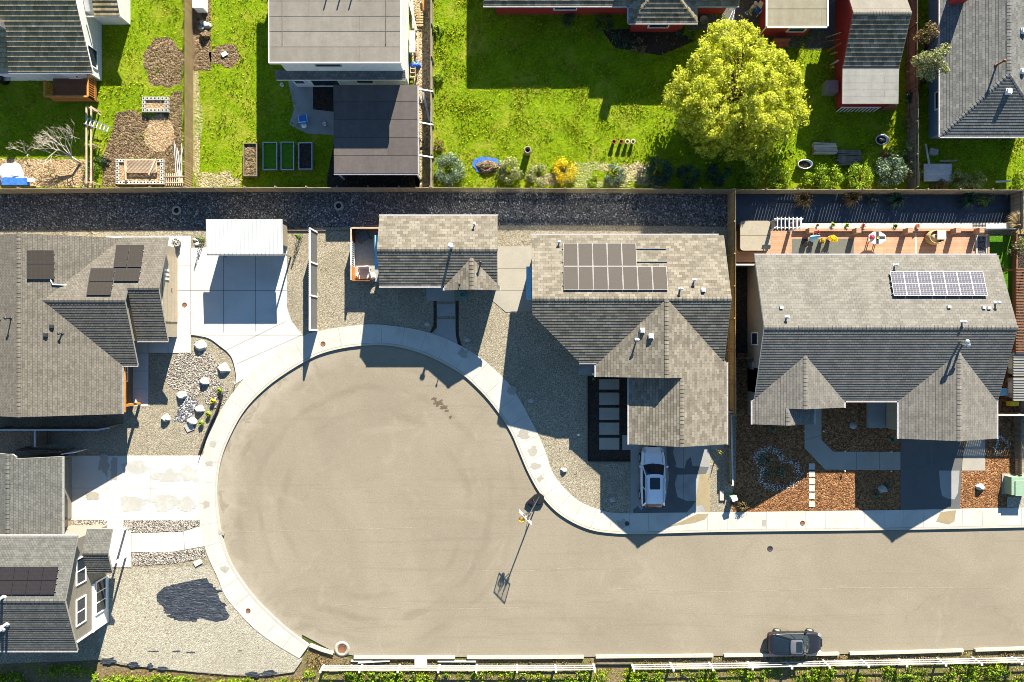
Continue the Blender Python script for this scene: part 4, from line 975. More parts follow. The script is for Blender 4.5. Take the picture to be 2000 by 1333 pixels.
window(h, xw, Y(1114, 3.3), 3.3, 1.75, .95, 'E', 0, mull=1); window(h, xw, Y(1193, 3.3), 3.3, 1.75, .95, 'E', 0, mull=1); window(h, xw + .12, Y(1164, 1.15), 1.15, 2.3, 1.15, 'E', 0, mull=2)
mb = MB(); y0, y1, xq = -13.66, -16.9, -29.1; yq = (y0 + y1) / 2; A, B = plN(y0, 2.6, .36), plS(y1, 2.6, .36)
slope(mb, [(xw, yq), (xq, yq), (xq, y0), (xw, y0)], A, .15, .008); slope(mb, [(xw, y1), (xq, y1), (xq, yq), (xw, yq)], B, .19, .02); ridge_cap(mb, (xw, yq, A(0, yq)), (xq, yq, A(0, yq)))
part('porch_roof', mb, [MT['sh_b'], MT['grey_trim']], h)
for yy in (-14.3, -16.45): mb = MB(); mb.bar((-29.5, yy, .05), (-29.5, yy, 2.55), .13, .13); part('porch_post', mb, 'white', h)
doorpart(h, xw, -15.4, 1.0, 2.1, 'E', 'door', 'orange_wood')
for px, py, f in ((8, 1166, N6), (14, 1219, S6), (6, 1229, S6)): vent_pipe(h, on_plane(px, py, f), .7, .09, 'white')
gutter(h, [((-44, yn + .05, he - .04), (xe, yn + .05, he - .04)), ((-44, ys - .05, he - .04), (xe, ys - .05, he - .04))])
solar('eight near black solar panels on the slate slope of the tall gable house', N6, [(-55, 1107), (113.5, 1107), (105, 1162), (-62, 1162)], 6, 2, MT['pv_night'], 'black')

# ---- houses beyond the long fence
h = house('white house with a brown ribbed tile roof and a small red timber deck', 'house', (-35, 24))
he, p = 2.85, .455; xe = X(181, he); ys = Y(141, he); yr = ys + 7.3; yn = yr + 7.3; S7, N7 = plS(ys, he, p), plN(yn, he, p); ra = MB()
slope(ra, [(-48, ys), (xe, ys), (xe, yr), (-48, yr)], S7, .33, .05); slope(ra, [(-48, yr), (xe, yr), (xe, yn), (-48, yn)], N7, .33, .04)
ys2, xe2 = Y(31, 2.3), X(234, 2.3); S8 = plS(ys2, 2.3, .34); N8 = plN(ys2 + 6, 2.3, .34)
slope(ra, [(xe - .2, ys2), (xe2, ys2), (xe2, ys2 + 3), (xe - .2, ys2 + 3)], S8, .33, .05); slope(ra, [(xe - .2, ys2 + 3), (xe2, ys2 + 3), (xe2, ys2 + 6), (xe - .2, ys2 + 6)], N8, .33, .04)
part('roof', ra, [MT['tile'], MT['white']], h)
wl = MB(); walls(wl, [(-47, ys + .4), (-31.35, ys + .4), (-31.35, yr), (-47, yr)], S7); walls(wl, [(-47, yr), (-31.35, yr), (-31.35, yn - .4), (-47, yn - .4)], N7)
walls(wl, [(-31.3, ys2 + .35), (xe2 - .45, ys2 + .35), (xe2 - .45, ys2 + 3), (-31.3, ys2 + 3)], S8); walls(wl, [(-31.3, ys2 + 3), (xe2 - .45, ys2 + 3), (xe2 - .45, ys2 + 5.6), (-31.3, ys2 + 5.6)], N8); part('wall', wl, 'white_siding', h)
window(h, -31.35, Y(110, 1.5), 1.35, 1.3, 1.1, 'E', 0); doorpart(h, -33, ys + .4, 1.0, 2.0, 'S', 'door', 'white'); gutter(h, [((-48, ys - .06, he - .04), (xe, ys - .06, he - .04)), ((-31.2, ys2 - .06, 2.26), (xe2, ys2 - .06, 2.26))])
mb = MB(); c = on_plane(4, 52, S7); mb.box(c + Vector((0, 0, .2)), (.5, .4, .6)); part('chimney', mb, 'steel', h)

h = house('two storey pale house with a flat tan roll roof and a white front wall', 'house', (-12.2, 26))
ra = MB(); zf = lambda x, y: 5.2 + .012 * (y - 19.2); xw, xe, ys = -16.74, -7.70, 19.24
slope(ra, [(xw, ys), (xe, ys), (xe, 34), (xw, 34)], zf, 1.05, .012, .25)
for x in (xw + .9, xe - 1.0): ra.boxz(x, x + .02, ys + 1.2, 33, 5.2, 5.235 + .012 * 6)
part('roof', ra, [MT['flat_grey'], MT['white']], h)
wl = MB(); wl.boxz(xw + .4, -7.86, 19.55, 33.6, -.05, 5.0); part('wall', wl, 'white_siding', h)
mb = MB(); slope(mb, [(-17.15, 18.98), (-7.72, 18.98), (-7.72, 19.6), (-17.15, 19.6)], plS(18.98, 2.7, .35), .17, .012, .14); part('lower_roof', mb, [MT['sh_ne'], MT['white']], h)
wl = MB(); wl.boxz(-16.4, -7.9, 19.42, 19.56, 0, 2.6); part('lower_wall', wl, 'white_siding', h)
window(h, -13.0, 19.55, 4.2, 1.7, .7, 'S', 0, 'grey_trim'); window(h, -14.0, 19.42, 1.4, 2.0, 1.9, 'S', 0); window(h, -15.9 + .0, 19.42, 1.5, .7, 1.2, 'S'); window(h, -11.0, 19.42, 1.5, 1.2, 1.0, 'S')
for px in (634, 660, 683): vent_pipe(h, (X(px, 5.3) + .35, Y(0, 5.3) + .9, zf(0, 25)), .8, .05, 'steel', False)
mb = MB(); mb.bar((xw - .03, ys, 5.14), (xw - .03, 34, 5.2), .06, .2); mb.bar((xe + .03, ys, 5.14), (xe + .03, 34, 5.2), .06, .2); mb.bar((xw - .05, ys - .04, 5.13), (xe + .05, ys - .04, 5.13), .08, .22); part('fascia', mb, 'white', h)

h = house('open sided patio shelter with a flat black roll roof behind the two storey house', 'shelter', (-9.8, 15.4), 'patio_shelter')
zf = lambda x, y: 2.5 + .03 * (y - 12.3); x0, x1, y0, y1 = X(652, 2.55), X(816, 2.55), Y(339, 2.5), Y(167, 2.65); ra = MB(); slope(ra, [(x0, y0), (x1, y0), (x1, y1), (x0, y1)], zf, 1.3, .01, .14); part('roof', ra, [MT['flat_black'], MT['white']], h)
for x in (x0 + .15, x1 - .15):
    for y in (y0 + .15, (y0 + y1) / 2, y1 - .15): mb = MB(); mb.bar((x, y, 0), (x, y, 2.4), .12, .12); part('post', mb, 'white', h)
gutter(h, [((x0, y0 - .05, 2.42), (x1, y0 - .05, 2.42)), ((x1 + .05, y0, 2.44), (x1 + .05, y1, 2.6))])
mb = MB()
for py in (174, 239, 303): mb.bar((x1, Y(py, 2.3), 2.3), (X(846, 2.0), Y(py + 5, 2.0), 2.0), .09, .09)
part('cross_beam', mb, 'white', h)
mb = MB(); mb.boxz(x0 + .3, x1 - .3, y0 + .4, y0 + .5, 0, 2.3); part('back_wall', mb, 'fence_d', h)

h = house('red sided house with a dark tile roof and a hipped wing above shaded lawn', 'house', (7, 27))
he, p = 2.7, .44; xw, xm, xe, ys = X(944, he), 8.0, X(1443, he), Y(11.5, he); yr = ys + 4; S9, N9 = plS(ys, he, p), plN(ys + 8, he, p); ra = MB()
xwr = xw + .9
slope(ra, [(xw, ys), (xm + .5, ys), (xm + .5, yr), (xwr, yr)], S9, .3, .035); slope(ra, [(xwr, yr), (xm + .5, yr), (xm + .5, ys + 8), (xw, ys + 8)], N9, .3, .03); ra.faces([(xw, ys, he), (xwr, yr, S9(0, yr)), (xw, ys + 8, he)], [(0, 1, 2)], 0)
S10 = plS(ys, he, .63); N10 = plN(ys + 8, he, .63); slope(ra, [(xm + .5, ys), (xe, ys), (xe, yr), (xm + .5, yr)], S10, .3, .035); slope(ra, [(xm + .5, yr), (xe, yr), (xe, ys + 8), (xm + .5, ys + 8)], N10, .3, .03)
wx0, wx1, wy = X(1228, he), X(1362, he), Y(45, he); wm = (wx0 + wx1) / 2; hw = wm - wx0
slope(ra, [(wx0, wy), (wx1, wy), (wm, wy + hw)], plS(wy, he, p), .3, .035); slope(ra, [(wx0, wy), (wm, wy + hw), (wm, yr), (wx0, yr)], plW(wx0, he, p), .3, .03); slope(ra, [(wx1, wy), (wx1, yr), (wm, yr), (wm, wy + hw)], plE(wx1, he, p), .3, .03)
ridge_cap(ra, (wx0, wy, he), (wm, wy + hw, he + p * hw), .12, .3); ridge_cap(ra, (wx1, wy, he), (wm, wy + hw, he + p * hw), .12, .3)
part('roof', ra, [MT['tile_r'], MT['white']], h)
wl = MB(); walls(wl, [(xw + .9, ys + .6), (xe - .4, ys + .6), (xe - .4, ys + 7.5), (xw + .9, ys + 7.5)], z=2.5); walls(wl, [(wx0 + .5, wy + .5), (wx1 - .6, wy + .5), (wx1 - .6, ys + .6), (wx0 + .5, ys + .6)], z=2.5); part('wall', wl, 'red_siding', h)
window(h, 4, ys + .6, 1.5, 1.6, 1.1, 'S'); window(h, wm, wy + .5, 1.5, 1.4, 1.1, 'S')
gutter(h, [((xw, ys - .06, he - .04), (wx0, ys - .06, he - .04)), ((wx0 - .06, ys, he - .04), (wx0 - .06, wy, he - .04)), ((wx0, wy - .06, he - .04), (wx1, wy - .06, he - .04)), ((wx1, ys - .06, he - .04), (xe, ys - .06, he - .04))])
mb = MB(); mb.boxz(9.6, 10.2, 27.5, 28.1, 4, 5.7); part('chimney', mb, 'red_siding', h)

h = house('red garage with a flat beige roof and white roof edge', 'garage', (20.7, 27), 'garage')
x0, x1, y0 = X(1498, 2.7), X(1615, 2.7), Y(52, 2.7); ra = MB(); slope(ra, [(x0, y0), (x1, y0), (x1, 31), (x0, 31)], lambda x, y: 2.7 + .01 * (y - y0), 1.3, .006, .2); part('roof', ra, [MT['flat_beige'], MT['white']], h)
mb = MB(); mb.bar((x0, y0 - .05, 2.68), (x1, y0 - .05, 2.68), .1, .14); mb.bar((x0 - .05, y0, 2.68), (x0 - .05, 31, 2.76), .1, .14); mb.bar((x1 + .05, y0, 2.68), (x1 + .05, 31, 2.76), .1, .14); part('roof_edge', mb, 'white', h)
wl = MB(); wl.boxz(x0 + .35, x1 - .6, y0 + .45, 30.6, -.05, 2.5); part('wall', wl, 'red_siding', h); window(h, 21.3, y0 + .45, 1.4, 1.2, .9, 'S')
mb = MB(); mb.path([(x0 + .1, y0 + .1, 2.6), (x0 + .3, y0 + .4, 2.1), (x0 + .3, y0 + .4, .2)], .05, 6); part('downpipe', mb, 'white', h)

h = house('barn red workshop with a dark ribbed tile slope and a pale flat lean-to', 'workshop', (26, 20.5), 'workshop')
he, p = 2.9, .47; x0, x1, ys, yr = 23.95, 28.05, 19.88, 23.05; ra = MB(); Sb, Nb = plS(ys, he, p), plN(yr + 3.2, he, p)
slope(ra, [(x0, ys), (x1, ys), (x1, yr), (x0, yr)], Sb, .3, .035); slope(ra, [(x0, yr), (x1, yr), (x1, yr + 3.2), (x0, yr + 3.2)], Nb, .3, .02, m=2); ridge_cap(ra, (x0, yr, Sb(0, yr)), (x1, yr, Sb(0, yr)), .12, .2, m=2)
part('roof', ra, [MT['tile_r'], MT['red_siding'], MT['flat_grey']], h)
lx0, lx1, ly0 = X(1645, 2.8), X(1755, 2.8), Y(203, 2.8); mb = MB(); slope(mb, [(lx0, ly0), (lx1, ly0), (lx1, ys + .1), (lx0, ys + .1)], lambda x, y: 2.78 + .03 * (y - ly0), .5, .005, .14); part('lean_to_roof', mb, [MT['flat_lt'], MT['red_siding']], h)
wl = MB(); walls(wl, [(24.7, 19.9), (27.9, 19.9), (27.9, 26), (24.7, 26)], z=2.9); wl.boxz(24.75, 28.1, 17.75, 20.0, -.05, 2.6); part('wall', wl, 'red_siding', h)
mb = MB(); mb.bar((24.72, 17.55, 1.0), (27.7, 17.55, 1.0), .07, .07)
for i in range(11): mb.bar((24.8 + i * .28, 17.55, 1.0), (24.78 + i * .28, 17.5, .1), .05, .05)
part('white_rail', mb, 'white', h)
mb = MB(); mb.hexa([(28.1, 17.6, 0), (29.3, 17.6, 0), (29.7, 25.5, 0), (28.1, 25.5, 0), (28.1, 17.6, 2.1), (29.0, 17.6, .9), (29.45, 25.5, .9), (28.1, 25.5, 2.4)]); part('side_lean_to', mb, 'deck_b', h)
mb = MB(); mb.box((24.1, Y(178) - .0, .5), (.9, .9, .9)); part('cabinet', mb, 'steel', h)

r9 = thing('shade_block', 'unseen red block added beyond the north edge to shade the garage yard', 'shade block', (25.8, 33, 0)); wl = MB(); wl.boxz(23.6, 28, 30.6, 36, 0, 4.3); part('wall', wl, 'red_siding', r9); wl = MB(); wl.boxz(23.5, 28.1, 30.55, 36.1, 4.3, 4.42); part('roof', wl, 'flat_beige', r9)  # out of view box added to cast shade on the yard paving
h = house('cool grey shingle hip roofed house with a blue grey wall and a red chimney', 'house', (36, 22))
he, p = 2.7, .36; xw, ys, xr = 31.1, 14.86, 35.1; hw = xr - xw; Wn, Sn, En = plW(xw, he, p), plS(ys, he, p), plE(xr + hw, he, p); ra = MB()
slope(ra, [(xw, ys), (xr, ys + hw), (xr, 36), (xw, 36)], Wn, .2, .012); slope(ra, [(xw, ys), (xr + hw, ys), (xr, ys + hw)], Sn, .2, .018); slope(ra, [(xr + hw, ys), (xr + hw, 36), (xr, 36), (xr, ys + hw)], En, .2, .012)
zt = he + p * hw; ridge_cap(ra, (xr, ys + hw, zt), (xr, 36, zt), .16, .24); ridge_cap(ra, (xw, ys, he), (xr, ys + hw, zt), .14, .24); ridge_cap(ra, (xr + hw, ys, he), (xr, ys + hw, zt), .14, .24)
part('roof', ra, [MT['sh_ne'], MT['white']], h); wl = MB(); walls(wl, [(xw + .75, ys + .6), (xr + hw - .6, ys + .6), (xr + hw - .6, 35), (xw + .75, 35)], z=2.55); part('wall', wl, 'blue_siding', h)
gutter(h, [((xw, ys - .05, he - .04), (xr + hw, ys - .05, he - .04)), ((xw - .05, ys, he - .04), (xw - .05, 36, he - .04))]); window(h, xw + .75, 18, 1.5, 1.2, 1.0, 'W')
c = on_plane(1868, 2, Wn); mb = MB(); mb.box(c + Vector((0, .2, .7)), (.85, .9, 2.0)); part('chimney', mb, 'red_siding', h)
vent_pipe(h, on_plane(1946, 128, Wn), .8, .06, 'rust')
for px, py, f in ((1968, 180, Sn), (1996, 140, En), (1997, 62, En)): box_vent(h, on_plane(px, py, f), .3)
# ---------------------------------------------------------------- fences
def fence(label, pts, h, mat='fence', gap=.0, step=2.4, board=.14, name='wood_fence', rail_side=1, cap=None, horizontal=False, z0=.1, post=None, group=None, lean=0):
    """pts: photo pixels of the base line; boards, two rails and posts"""
    P = [Vector((*W(*p), z0)) for p in pts]; o0 = sum(P, Vector()) / len(P); root = thing(name, label, 'fence', o0, group)
    pan = MB(); rnd = random.Random(int(abs(P[0].x * 31 + P[0].y * 7)) + 1); posts = []
    for a, b in zip(P, P[1:]):
        d = b - a; L = d.length; d /= L; nrm = Vector((-d.y, d.x, 0)) * rail_side
        if horizontal:
            nb = int(h / .16)
            for k in range(nb): z = z0 + .06 + k * .16; pan.bar(a + Vector((0, 0, z - z0 + .06)), b + Vector((0, 0, z - z0 + .06)), .03, .15)
        else:
            n = max(1, int(L / (board + gap)))
            for i in range(n):
                c = a + d * ((i + .5) * L / n); w = L / n - gap - .003; hh = h + rnd.uniform(-.012, .012); j = rnd.uniform(-.004, .004)
                e = nrm * (j - .02); q0 = c - d * w / 2 + e; q1 = c + d * w / 2 + e; t = nrm * -.02
                z_ = Vector((0, 0, hh)); pan.hexa([q0, q1, q1 + t, q0 + t, q0 + z_, q1 + z_, q1 + t + z_, q0 + t + z_])
        for zz in ((.35, h - .3) if not horizontal else ()):
            r = MB(); r.bar(a + nrm * .03 + Vector((0, 0, zz)), b + nrm * .03 + Vector((0, 0, zz)), .05, .09); r.build('rail', MT[post or mat], root)
        k = max(1, round(L / step))
        posts += [a + d * (L * i / k) + nrm * .06 for i in range(k + 1)]
        if cap: r = MB(); r.bar(a + Vector((0, 0, h + .04)), b + Vector((0, 0, h + .04)), .12, .05); r.build('cap_rail', MT[cap], root)
    pan.build('panel', MT[mat], root)
    for q in posts[:60]:
        m = MB(); m.bar(q, q + Vector((0, 0, h + .02)), .09, .09); m.build('post', MT[post or mat], root)
    return root
fence('weathered plank fence behind the vegetable garden with the raised block beds', [(-60, 379), (376, 375.5)], 1.55, 'fence')
fence('weathered plank fence running behind the two storey house and its black shelter', [(376, 375.5), (844, 375.5)], 1.55, 'fence')
fence('long honey plank fence along the lawn with the golden willow', [(844, 375.5), (1421, 379)], 1.5, 'fence', gap=.035, board=.1)
fence('honey plank fence along the black weed fabric strip', [(1421, 379), (1972, 380)], 1.5, 'fence', gap=.05, board=.18)
fence('open railed plank fence dividing the garden beds from the two storey house', [(378, -60), (378, 374)], 1.4, 'fence_y', rail_side=-1, step=1.9, board=.11, gap=.07)
fence('grey plank fence between the shelter and the sunny lawn', [(846, -60), (846, 374)], 1.5, 'fence', rail_side=1)
fence('overgrown plank fence beside the barn red workshop', [(1766, -60), (1770, 374)], 1.5, 'fence_d', rail_side=-1)
fence('honey plank fence between the clipped corner house and the hot tub terrace', [(1420, 380), (1420, 806)], 1.85, 'fence_y', rail_side=-1)
fence('low honey fence sloping down beside the bark mulch front garden', [(1421, 808), (1424, 944)], .75, 'fence_y', rail_side=-1, cap='plank_w')
fence('short dark side fence with a pale top rail north of the meter wall', [(1424, 522), (1462, 522)], 1.5, 'fence_d', cap='plank_w', name='side_fence')
fence('short dark side fence with a pale top rail east of the twin gable house', [(1394, 801), (1420, 801)], 1.5, 'fence_d', cap='plank_w', name='side_fence')
fence('short dark side fence touching the meter wall of the grey shingle house', [(1424, 699), (1462, 699)], 1.4, 'fence_d', name='side_fence')
fence('leaning grey fence corner behind the palm', [(1971, 380), (1971, 455)], 1.35, 'fence', rail_side=-1)
fence('dark boarded fence beside the green utility cabinet', [(1980, 812), (1981, 932)], .75, 'fence_d', gap=.03)
fence('slatted fence with a pale top rail across the east side yard', [(1886, 806), (2030, 806)], 1.75, 'fence_d', gap=.025, cap='plank_w', name='side_fence')
fence('dark fence in shade between the taupe house and the garage wing', [(-40, 834), (218, 834), (242, 830)], 1.75, 'fence_d', cap='steel')
fence('short dark fence spur meeting the shaded side yard fence', [(101, 836), (101, 866)], 1.7, 'fence_d', cap='steel', name='side_fence')
fence('dark trellis fence against the garage wing roof', [(62, 874), (146, 877)], 1.6, 'fence_d', name='trellis_fence')
r = thing('garden_gate', 'white gate panel at the end of the trellis fence', 'gate', (X(160), Y(879), .1))
mb = MB(); mb.box((X(160), Y(879), .95), (.95, .06, 1.6), .12); part('panel', mb, 'white', r)
mb = MB(); mb.box((X(152), Y(876), 1.72), (.16, .1, .06), .12); part('latch', mb, 'black', r)
# vinyl privacy fence beside the driveway
r = thing('privacy_fence', 'grey privacy fence with white posts and white top trim beside the driveway', 'fence', (X(620), Y(548), .1))
ys = [W(620, y)[1] for y in (455, 517.5, 580.5, 645.5)]; xx = X(620)
for a, b in zip(ys, ys[1:]):
    mb = MB()
    for k in range(10): mb.bar((xx, a, .25 + k * .17), (xx, b, .25 + k * .17), .03, .165)
    part('panel', mb, 'grey_cloth', r)
    mb = MB(); mb.bar((xx, a, 1.93), (xx, b, 1.93), .09, .07)
    n = int(abs(a - b) / .14)
    for k in range(n): y = a + (b - a) * (k + .5) / n; mb.box((xx - .05, y, 1.95), (.07, .06, .06))
    part('top_rail', mb, 'white', r)
for y in ys: mb = MB(); mb.bar((xx, y, .05), (xx, y, 2.0), .12, .12); part('post', mb, 'white', r)
# low edging beside the sidewalk planter
mb = MB(); EP = crom([W(*p) for p in ((438, 770), (428, 800), (415, 828), (403, 858), (393, 888))], 5)
for a, b in zip(EP, EP[1:]): mb.bar((a[0], a[1], .3), (b[0], b[1], .3), .03, .5)
one(mb, 'garden_edging', MT['black'], 'low black edging between the boulder garden and the curving sidewalk', 'edging')
mb = MB(); EP = crom([W(*p) for p in ((375, 655), (408, 661), (432, 677.5), (447, 690), (456, 705), (462, 736), (457, 766))], 5)
for a, b in zip(EP, EP[1:]): mb.bar((a[0], a[1], .12), (b[0], b[1], .12), .025, .1)
one(mb, 'garden_edging', MT['dark'], 'thin dark edging round the driveway side of the boulder garden', 'edging')
mb = MB(); EP = [W(*p) for p in ((1147, 735), (1147, 902), (1231, 902))]
for a, b in zip(EP, EP[1:]): mb.bar((a[0], a[1], .14), (b[0], b[1], .14), .06, .12)
one(mb, 'garden_edging', MT['fence_d'], 'timber edging round the dark bed with five square pavers', 'edging')
mb = MB(); mb.bar((*W(560, 451), .14), (*W(690, 451), .14), .05, .14)
one(mb, 'garden_edging', MT['fence_d'], 'timber edging between the drain rock and the tan gravel by the small conifer', 'edging')

# roadside post and board fence
def roadside(label, px, xs, gaps=()):
    bl = [(622, 1297), (1060, 1297), (1440, 1292), (1620, 1288), (1800, 1285), (2000, 1281), (2300, 1275)]
    def by(x):
        for (x0, y0), (x1, y1) in zip(bl, bl[1:]):
            if x0 <= x <= x1: return y0 + (y1 - y0) * (x - x0) / (x1 - x0)
        return bl[0][1]
    toB = lambda x: 1000 + (x - 1000) * (1 - 1.0 / HC)
    pts = [Vector((*W(toB(x), by(x)), -.02)) for x in xs]; r = thing('post_and_board_fence', label, 'fence', sum(pts, Vector()) / len(pts))
    for i, (a, b) in enumerate(zip(pts, pts[1:])):
        for k, z in enumerate((.38, .70, 1.02)):
            mb = MB(); o = Vector((0, 0, z)); e = (b - a).normalized() * .02
            mb.bar(a + o + e, b + o - e, .045, .09); mb.build('board', MT['plank_w'], r)
    for a in pts: mb = MB(); mb.bar(a - Vector((0, .1, .1)), a + Vector((0, -.1, 1.15)), .15, .15); mb.build('post', MT['plank_w'], r)
roadside('pale post and board roadside fence from the manhole to the gap', 0, (626, 702, 777, 856, 930, 1010, 1086, 1162))
roadside('pale post and board roadside fence running behind the black sedan', 0, (1238, 1315, 1392, 1469, 1546, 1619, 1695, 1770, 1846, 1916, 1994, 2070))
mb = MB(); mb.bar((*W(1165, 1295), .1), (*W(1235, 1295), .1), .08, .12); one(mb, 'fallen_board', MT['fence_d'], 'dark board lying across the gap in the roadside fence', 'board')
mb = MB(); mb.box((*W(822.5, 1291), .12), (.95, .75, .2)); one(mb, 'concrete_slab', MT['conc_white'], 'pale square slab between the street kerb and the roadside fence', 'slab')
for (x0, x1, y), lb in (((855, 930, 1291), 'pale loose plank lying by the roadside fence east of the square slab'), ((686, 728, 1290), 'pale loose plank nearest the manhole on the roadside verge'), ((700, 762, 1293.5), 'pale loose plank lying askew beside the roadside fence posts')):
    mb = MB(); mb.bar((*W(x0, y), .08), (*W(x1, y - (4 if y > 1293 else 0)), .1), .14, .05); one(mb, 'loose_plank', MT['plank_w'], lb, 'plank')
KY = [(690, 1283), (1040, 1283), (1440, 1279), (1560, 1277.5), (1760, 1273), (2000, 1265.5), (2200, 1260)]
def ky(x):
    for (x0, y0), (x1, y1) in zip(KY, KY[1:]):
        if x0 <= x <= x1: return y0 + (y1 - y0) * (x - x0) / (x1 - x0)
    return 1283
for x0, x1 in ((692, 889), (912, 1140), (1163, 1392), (1413, 1637), (1658, 1879), (1902, 2140)):
    mb = MB(); n = 6; q = [W(x0 + (x1 - x0) * i / n, ky(x0 + (x1 - x0) * i / n)) for i in range(n + 1)]
    for a, b in zip(q, q[1:]): mb.bar((a[0], a[1], .06), (b[0], b[1], .06), .2, .28)
    tag(mb.build('kerb', MT['curb']), kind='structure')
mb = MB(); q = [W(606, 1259), W(628, 1268), W(652, 1275)]
for a, b in zip(q, q[1:]): mb.bar((a[0], a[1] , .06), (b[0], b[1], .06), .2, .28)
tag(mb.build('kerb', MT['curb']), kind='structure')

# ---------------------------------------------------------------- covers and lids
def cover(px, py, r, label, mat='rust', z=ZS, cat='manhole cover', collar=0, name='manhole_cover'):
    c = W3(px, py); root = thing(name, label, cat, (c.x, c.y, z))
    mb = MB(); mb.lathe((c.x, c.y, z), [(r, 0), (r, .014), (r * .93, .02), (r * .9, .012), (r * .3, .014), (0.0, .016)], 20); part('lid', mb, mat, root)
    mb = MB()
    if collar: mb.lathe((c.x, c.y, z - .1), [(collar, 0), (collar, .106), (r * 1.05, .108), (r * 1.05, .1)], 24); part('collar', mb, 'conc', root)
    else: mb.torus((c.x, c.y, z + .006), r * 1.04, .012, 20, 6); part('ring', mb, 'dark', root)
    return root
cover(362, 596, .17, 'small rusty lid in the pale driveway beside the garage door', z=ZD, cat='cleanout lid', name='cleanout_lid')
cover(632, 672, .17, 'small rusty lid in the sidewalk just below the privacy fence', cat='cleanout lid', name='cleanout_lid')
cover(486, 1192, .17, 'small rusty lid in the sidewalk beside the black sheeting patch', cat='cleanout lid', name='cleanout_lid')
cover(1224, 1022, .15, 'small dark lid in the shaded sidewalk at the foot of the white car driveway', 'dark', cat='cleanout lid', name='cleanout_lid')
cover(1566, 1021, .17, 'small rusty lid in the sidewalk below the stepping stones', cat='cleanout lid', name='cleanout_lid')
cover(668, 1268, .32, 'large rusty manhole cover set in a round concrete collar at the kerb', z=.02, collar=.6)
cover(1504, 1072, .2, 'dark manhole cover alone in the street asphalt', 'dark', z=.0)
for px, py, lb in ((347, 412, 'concrete storm drain ring in the drain rock north of the taupe house'), (662.5, 403, 'concrete storm drain ring in the drain rock north of the privacy fence')):
    c = W3(px, py); r = thing('drain_ring', lb, 'drain', (c.x, c.y, .1)); mb = MB(); mb.lathe((c.x, c.y, .1), [(.36, 0), (.36, .12), (.2, .12), (.2, .02)], 20); part('ring', mb, 'conc', r)
    mb = MB(); mb.lathe((c.x, c.y, .1), [(.2, .05), (0, .06)], 16); part('grate', mb, 'black', r)
for px, py, rz, lb in ((1055, 934, -.9, 'small meter box lid in the sidewalk near the basketball hoop'), (1492, 1021, 0, 'small meter box lid in the sidewalk below the pebble ringed shrubs'), (434, 1040, 1.3, 'small meter box lid in the sidewalk near the curved path'), (440, 1112, 1.0, 'small meter box lid in the sidewalk above the black sheeting')):
    c = W3(px, py); r = thing('meter_lid', lb, 'meter lid', (c.x, c.y, ZS)); mb = MB(); mb.box((c.x, c.y, ZS + .006), (.32, .46, .012), rz); part('lid', mb, 'conc', r); mb = MB(); mb.box((c.x, c.y, ZS + .014), (.1, .14, .006), rz); part('hatch', mb, 'grey_trim', r)

# ---------------------------------------------------------------- boulders and stones
def rockmesh(c, rx, ry, rz, seed):
    bm = bmesh.new(); bmesh.ops.create_icosphere(bm, subdivisions=3, radius=1.0); mb = MB()
    vs = []
    for v in bm.verts:
        n = v.co.normalized(); k = 1 + .46 * mnoise.noise(n * 1.3 + Vector((seed * 7.3, seed, 0))) + .14 * mnoise.noise(n * 3.2 + Vector((seed, 0, seed * 3)))
        q = n * k; q.z = max(q.z, -.35)
        for ax in ((.8, .3, .5), (-.5, .7, .5), (.2, -.9, .4), (-.8, -.4, .45), (.1, .1, 1)):   # flat broken faces
            a = Vector(ax).normalized(); d = q.dot(a); q = q - a * max(0, d - .78) * .85
        vs.append((c[0] + q.x * rx, c[1] + q.y * ry, c[2] + q.z * rz))
    mb.faces(vs, [tuple(x.index for x in f.verts) for f in bm.faces], sm=False); bm.free(); return mb
for i, (px, py, r, hh, lb) in enumerate([(393, 676, .46, .55, 'large white boulder nearest the curved driveway edge'), (438, 720, .42, .55, 'white boulder at the outer curve of the boulder garden'), (401, 745, .34, .6, 'white boulder standing among the mixed river rock'),
        (357, 772, .38, .6, 'white and grey boulder at the head of the dry stream bed'), (391, 799, .33, .6, 'white boulder beside the foot of the dry stream bed'), (326, 817, .32, .65, 'white boulder alone in the tan gravel nearest the taupe house'), (377, 823, .36, .6, 'pale green tinted boulder leaning over a flat slab')]):
    one(rockmesh((X(px), Y(py), ZL), r * 1.12, r * .95, hh * .72, i + 1), 'boulder', MT['boulder'], lb, 'boulder', 'white boulders in the rock garden')
mb = MB(); mb.box((X(372), Y(835), .14), (.6, .55, .1), .4, rx=.1); one(mb, 'stone_slab', MT['boulder'], 'flat pale slab under the green tinted boulder', 'stone')
for i, (px, py, r, lb) in enumerate([(1101, 918, .26, 'grey boulder in the sunlit gravel below the five pavers'), (1196, 976, .26, 'grey boulder in shade close to the white car driveway'), (1037, 783, .22, 'dark shaded boulder beside the curving sidewalk'), (913, 664, .22, 'flat grey stone at the corner of the shaded entry path'), (835, 633, .22, 'flat grey stone west of the small house entry path')]):
    one(rockmesh((X(px), Y(py), ZL), r, r * .8, r * (1.1 if i < 2 else .5), i + 20), 'boulder', MT['boulder_g'], lb, 'boulder')
one(rockmesh((X(1722), Y(955), ZL), .38, .3, .4, 31), 'boulder', MT['boulder_g'], 'grey boulder between small round shrubs in the shaded mulch', 'boulder')
one(rockmesh((X(1912), Y(951), ZL), .36, .26, .45, 33), 'boulder', MT['boulder'], 'pinkish white boulder in the sunlit mulch by the east driveway', 'boulder')
for px, py, lb in ((383, 469, 'upper of two pale round stones by the tiny conifer'), (386, 478, 'lower of two pale round stones by the tiny conifer')):
    one(rockmesh((X(px), Y(py), ZL), .2, .16, .14, px), 'round_stone', MT['boulder'], lb, 'stone')
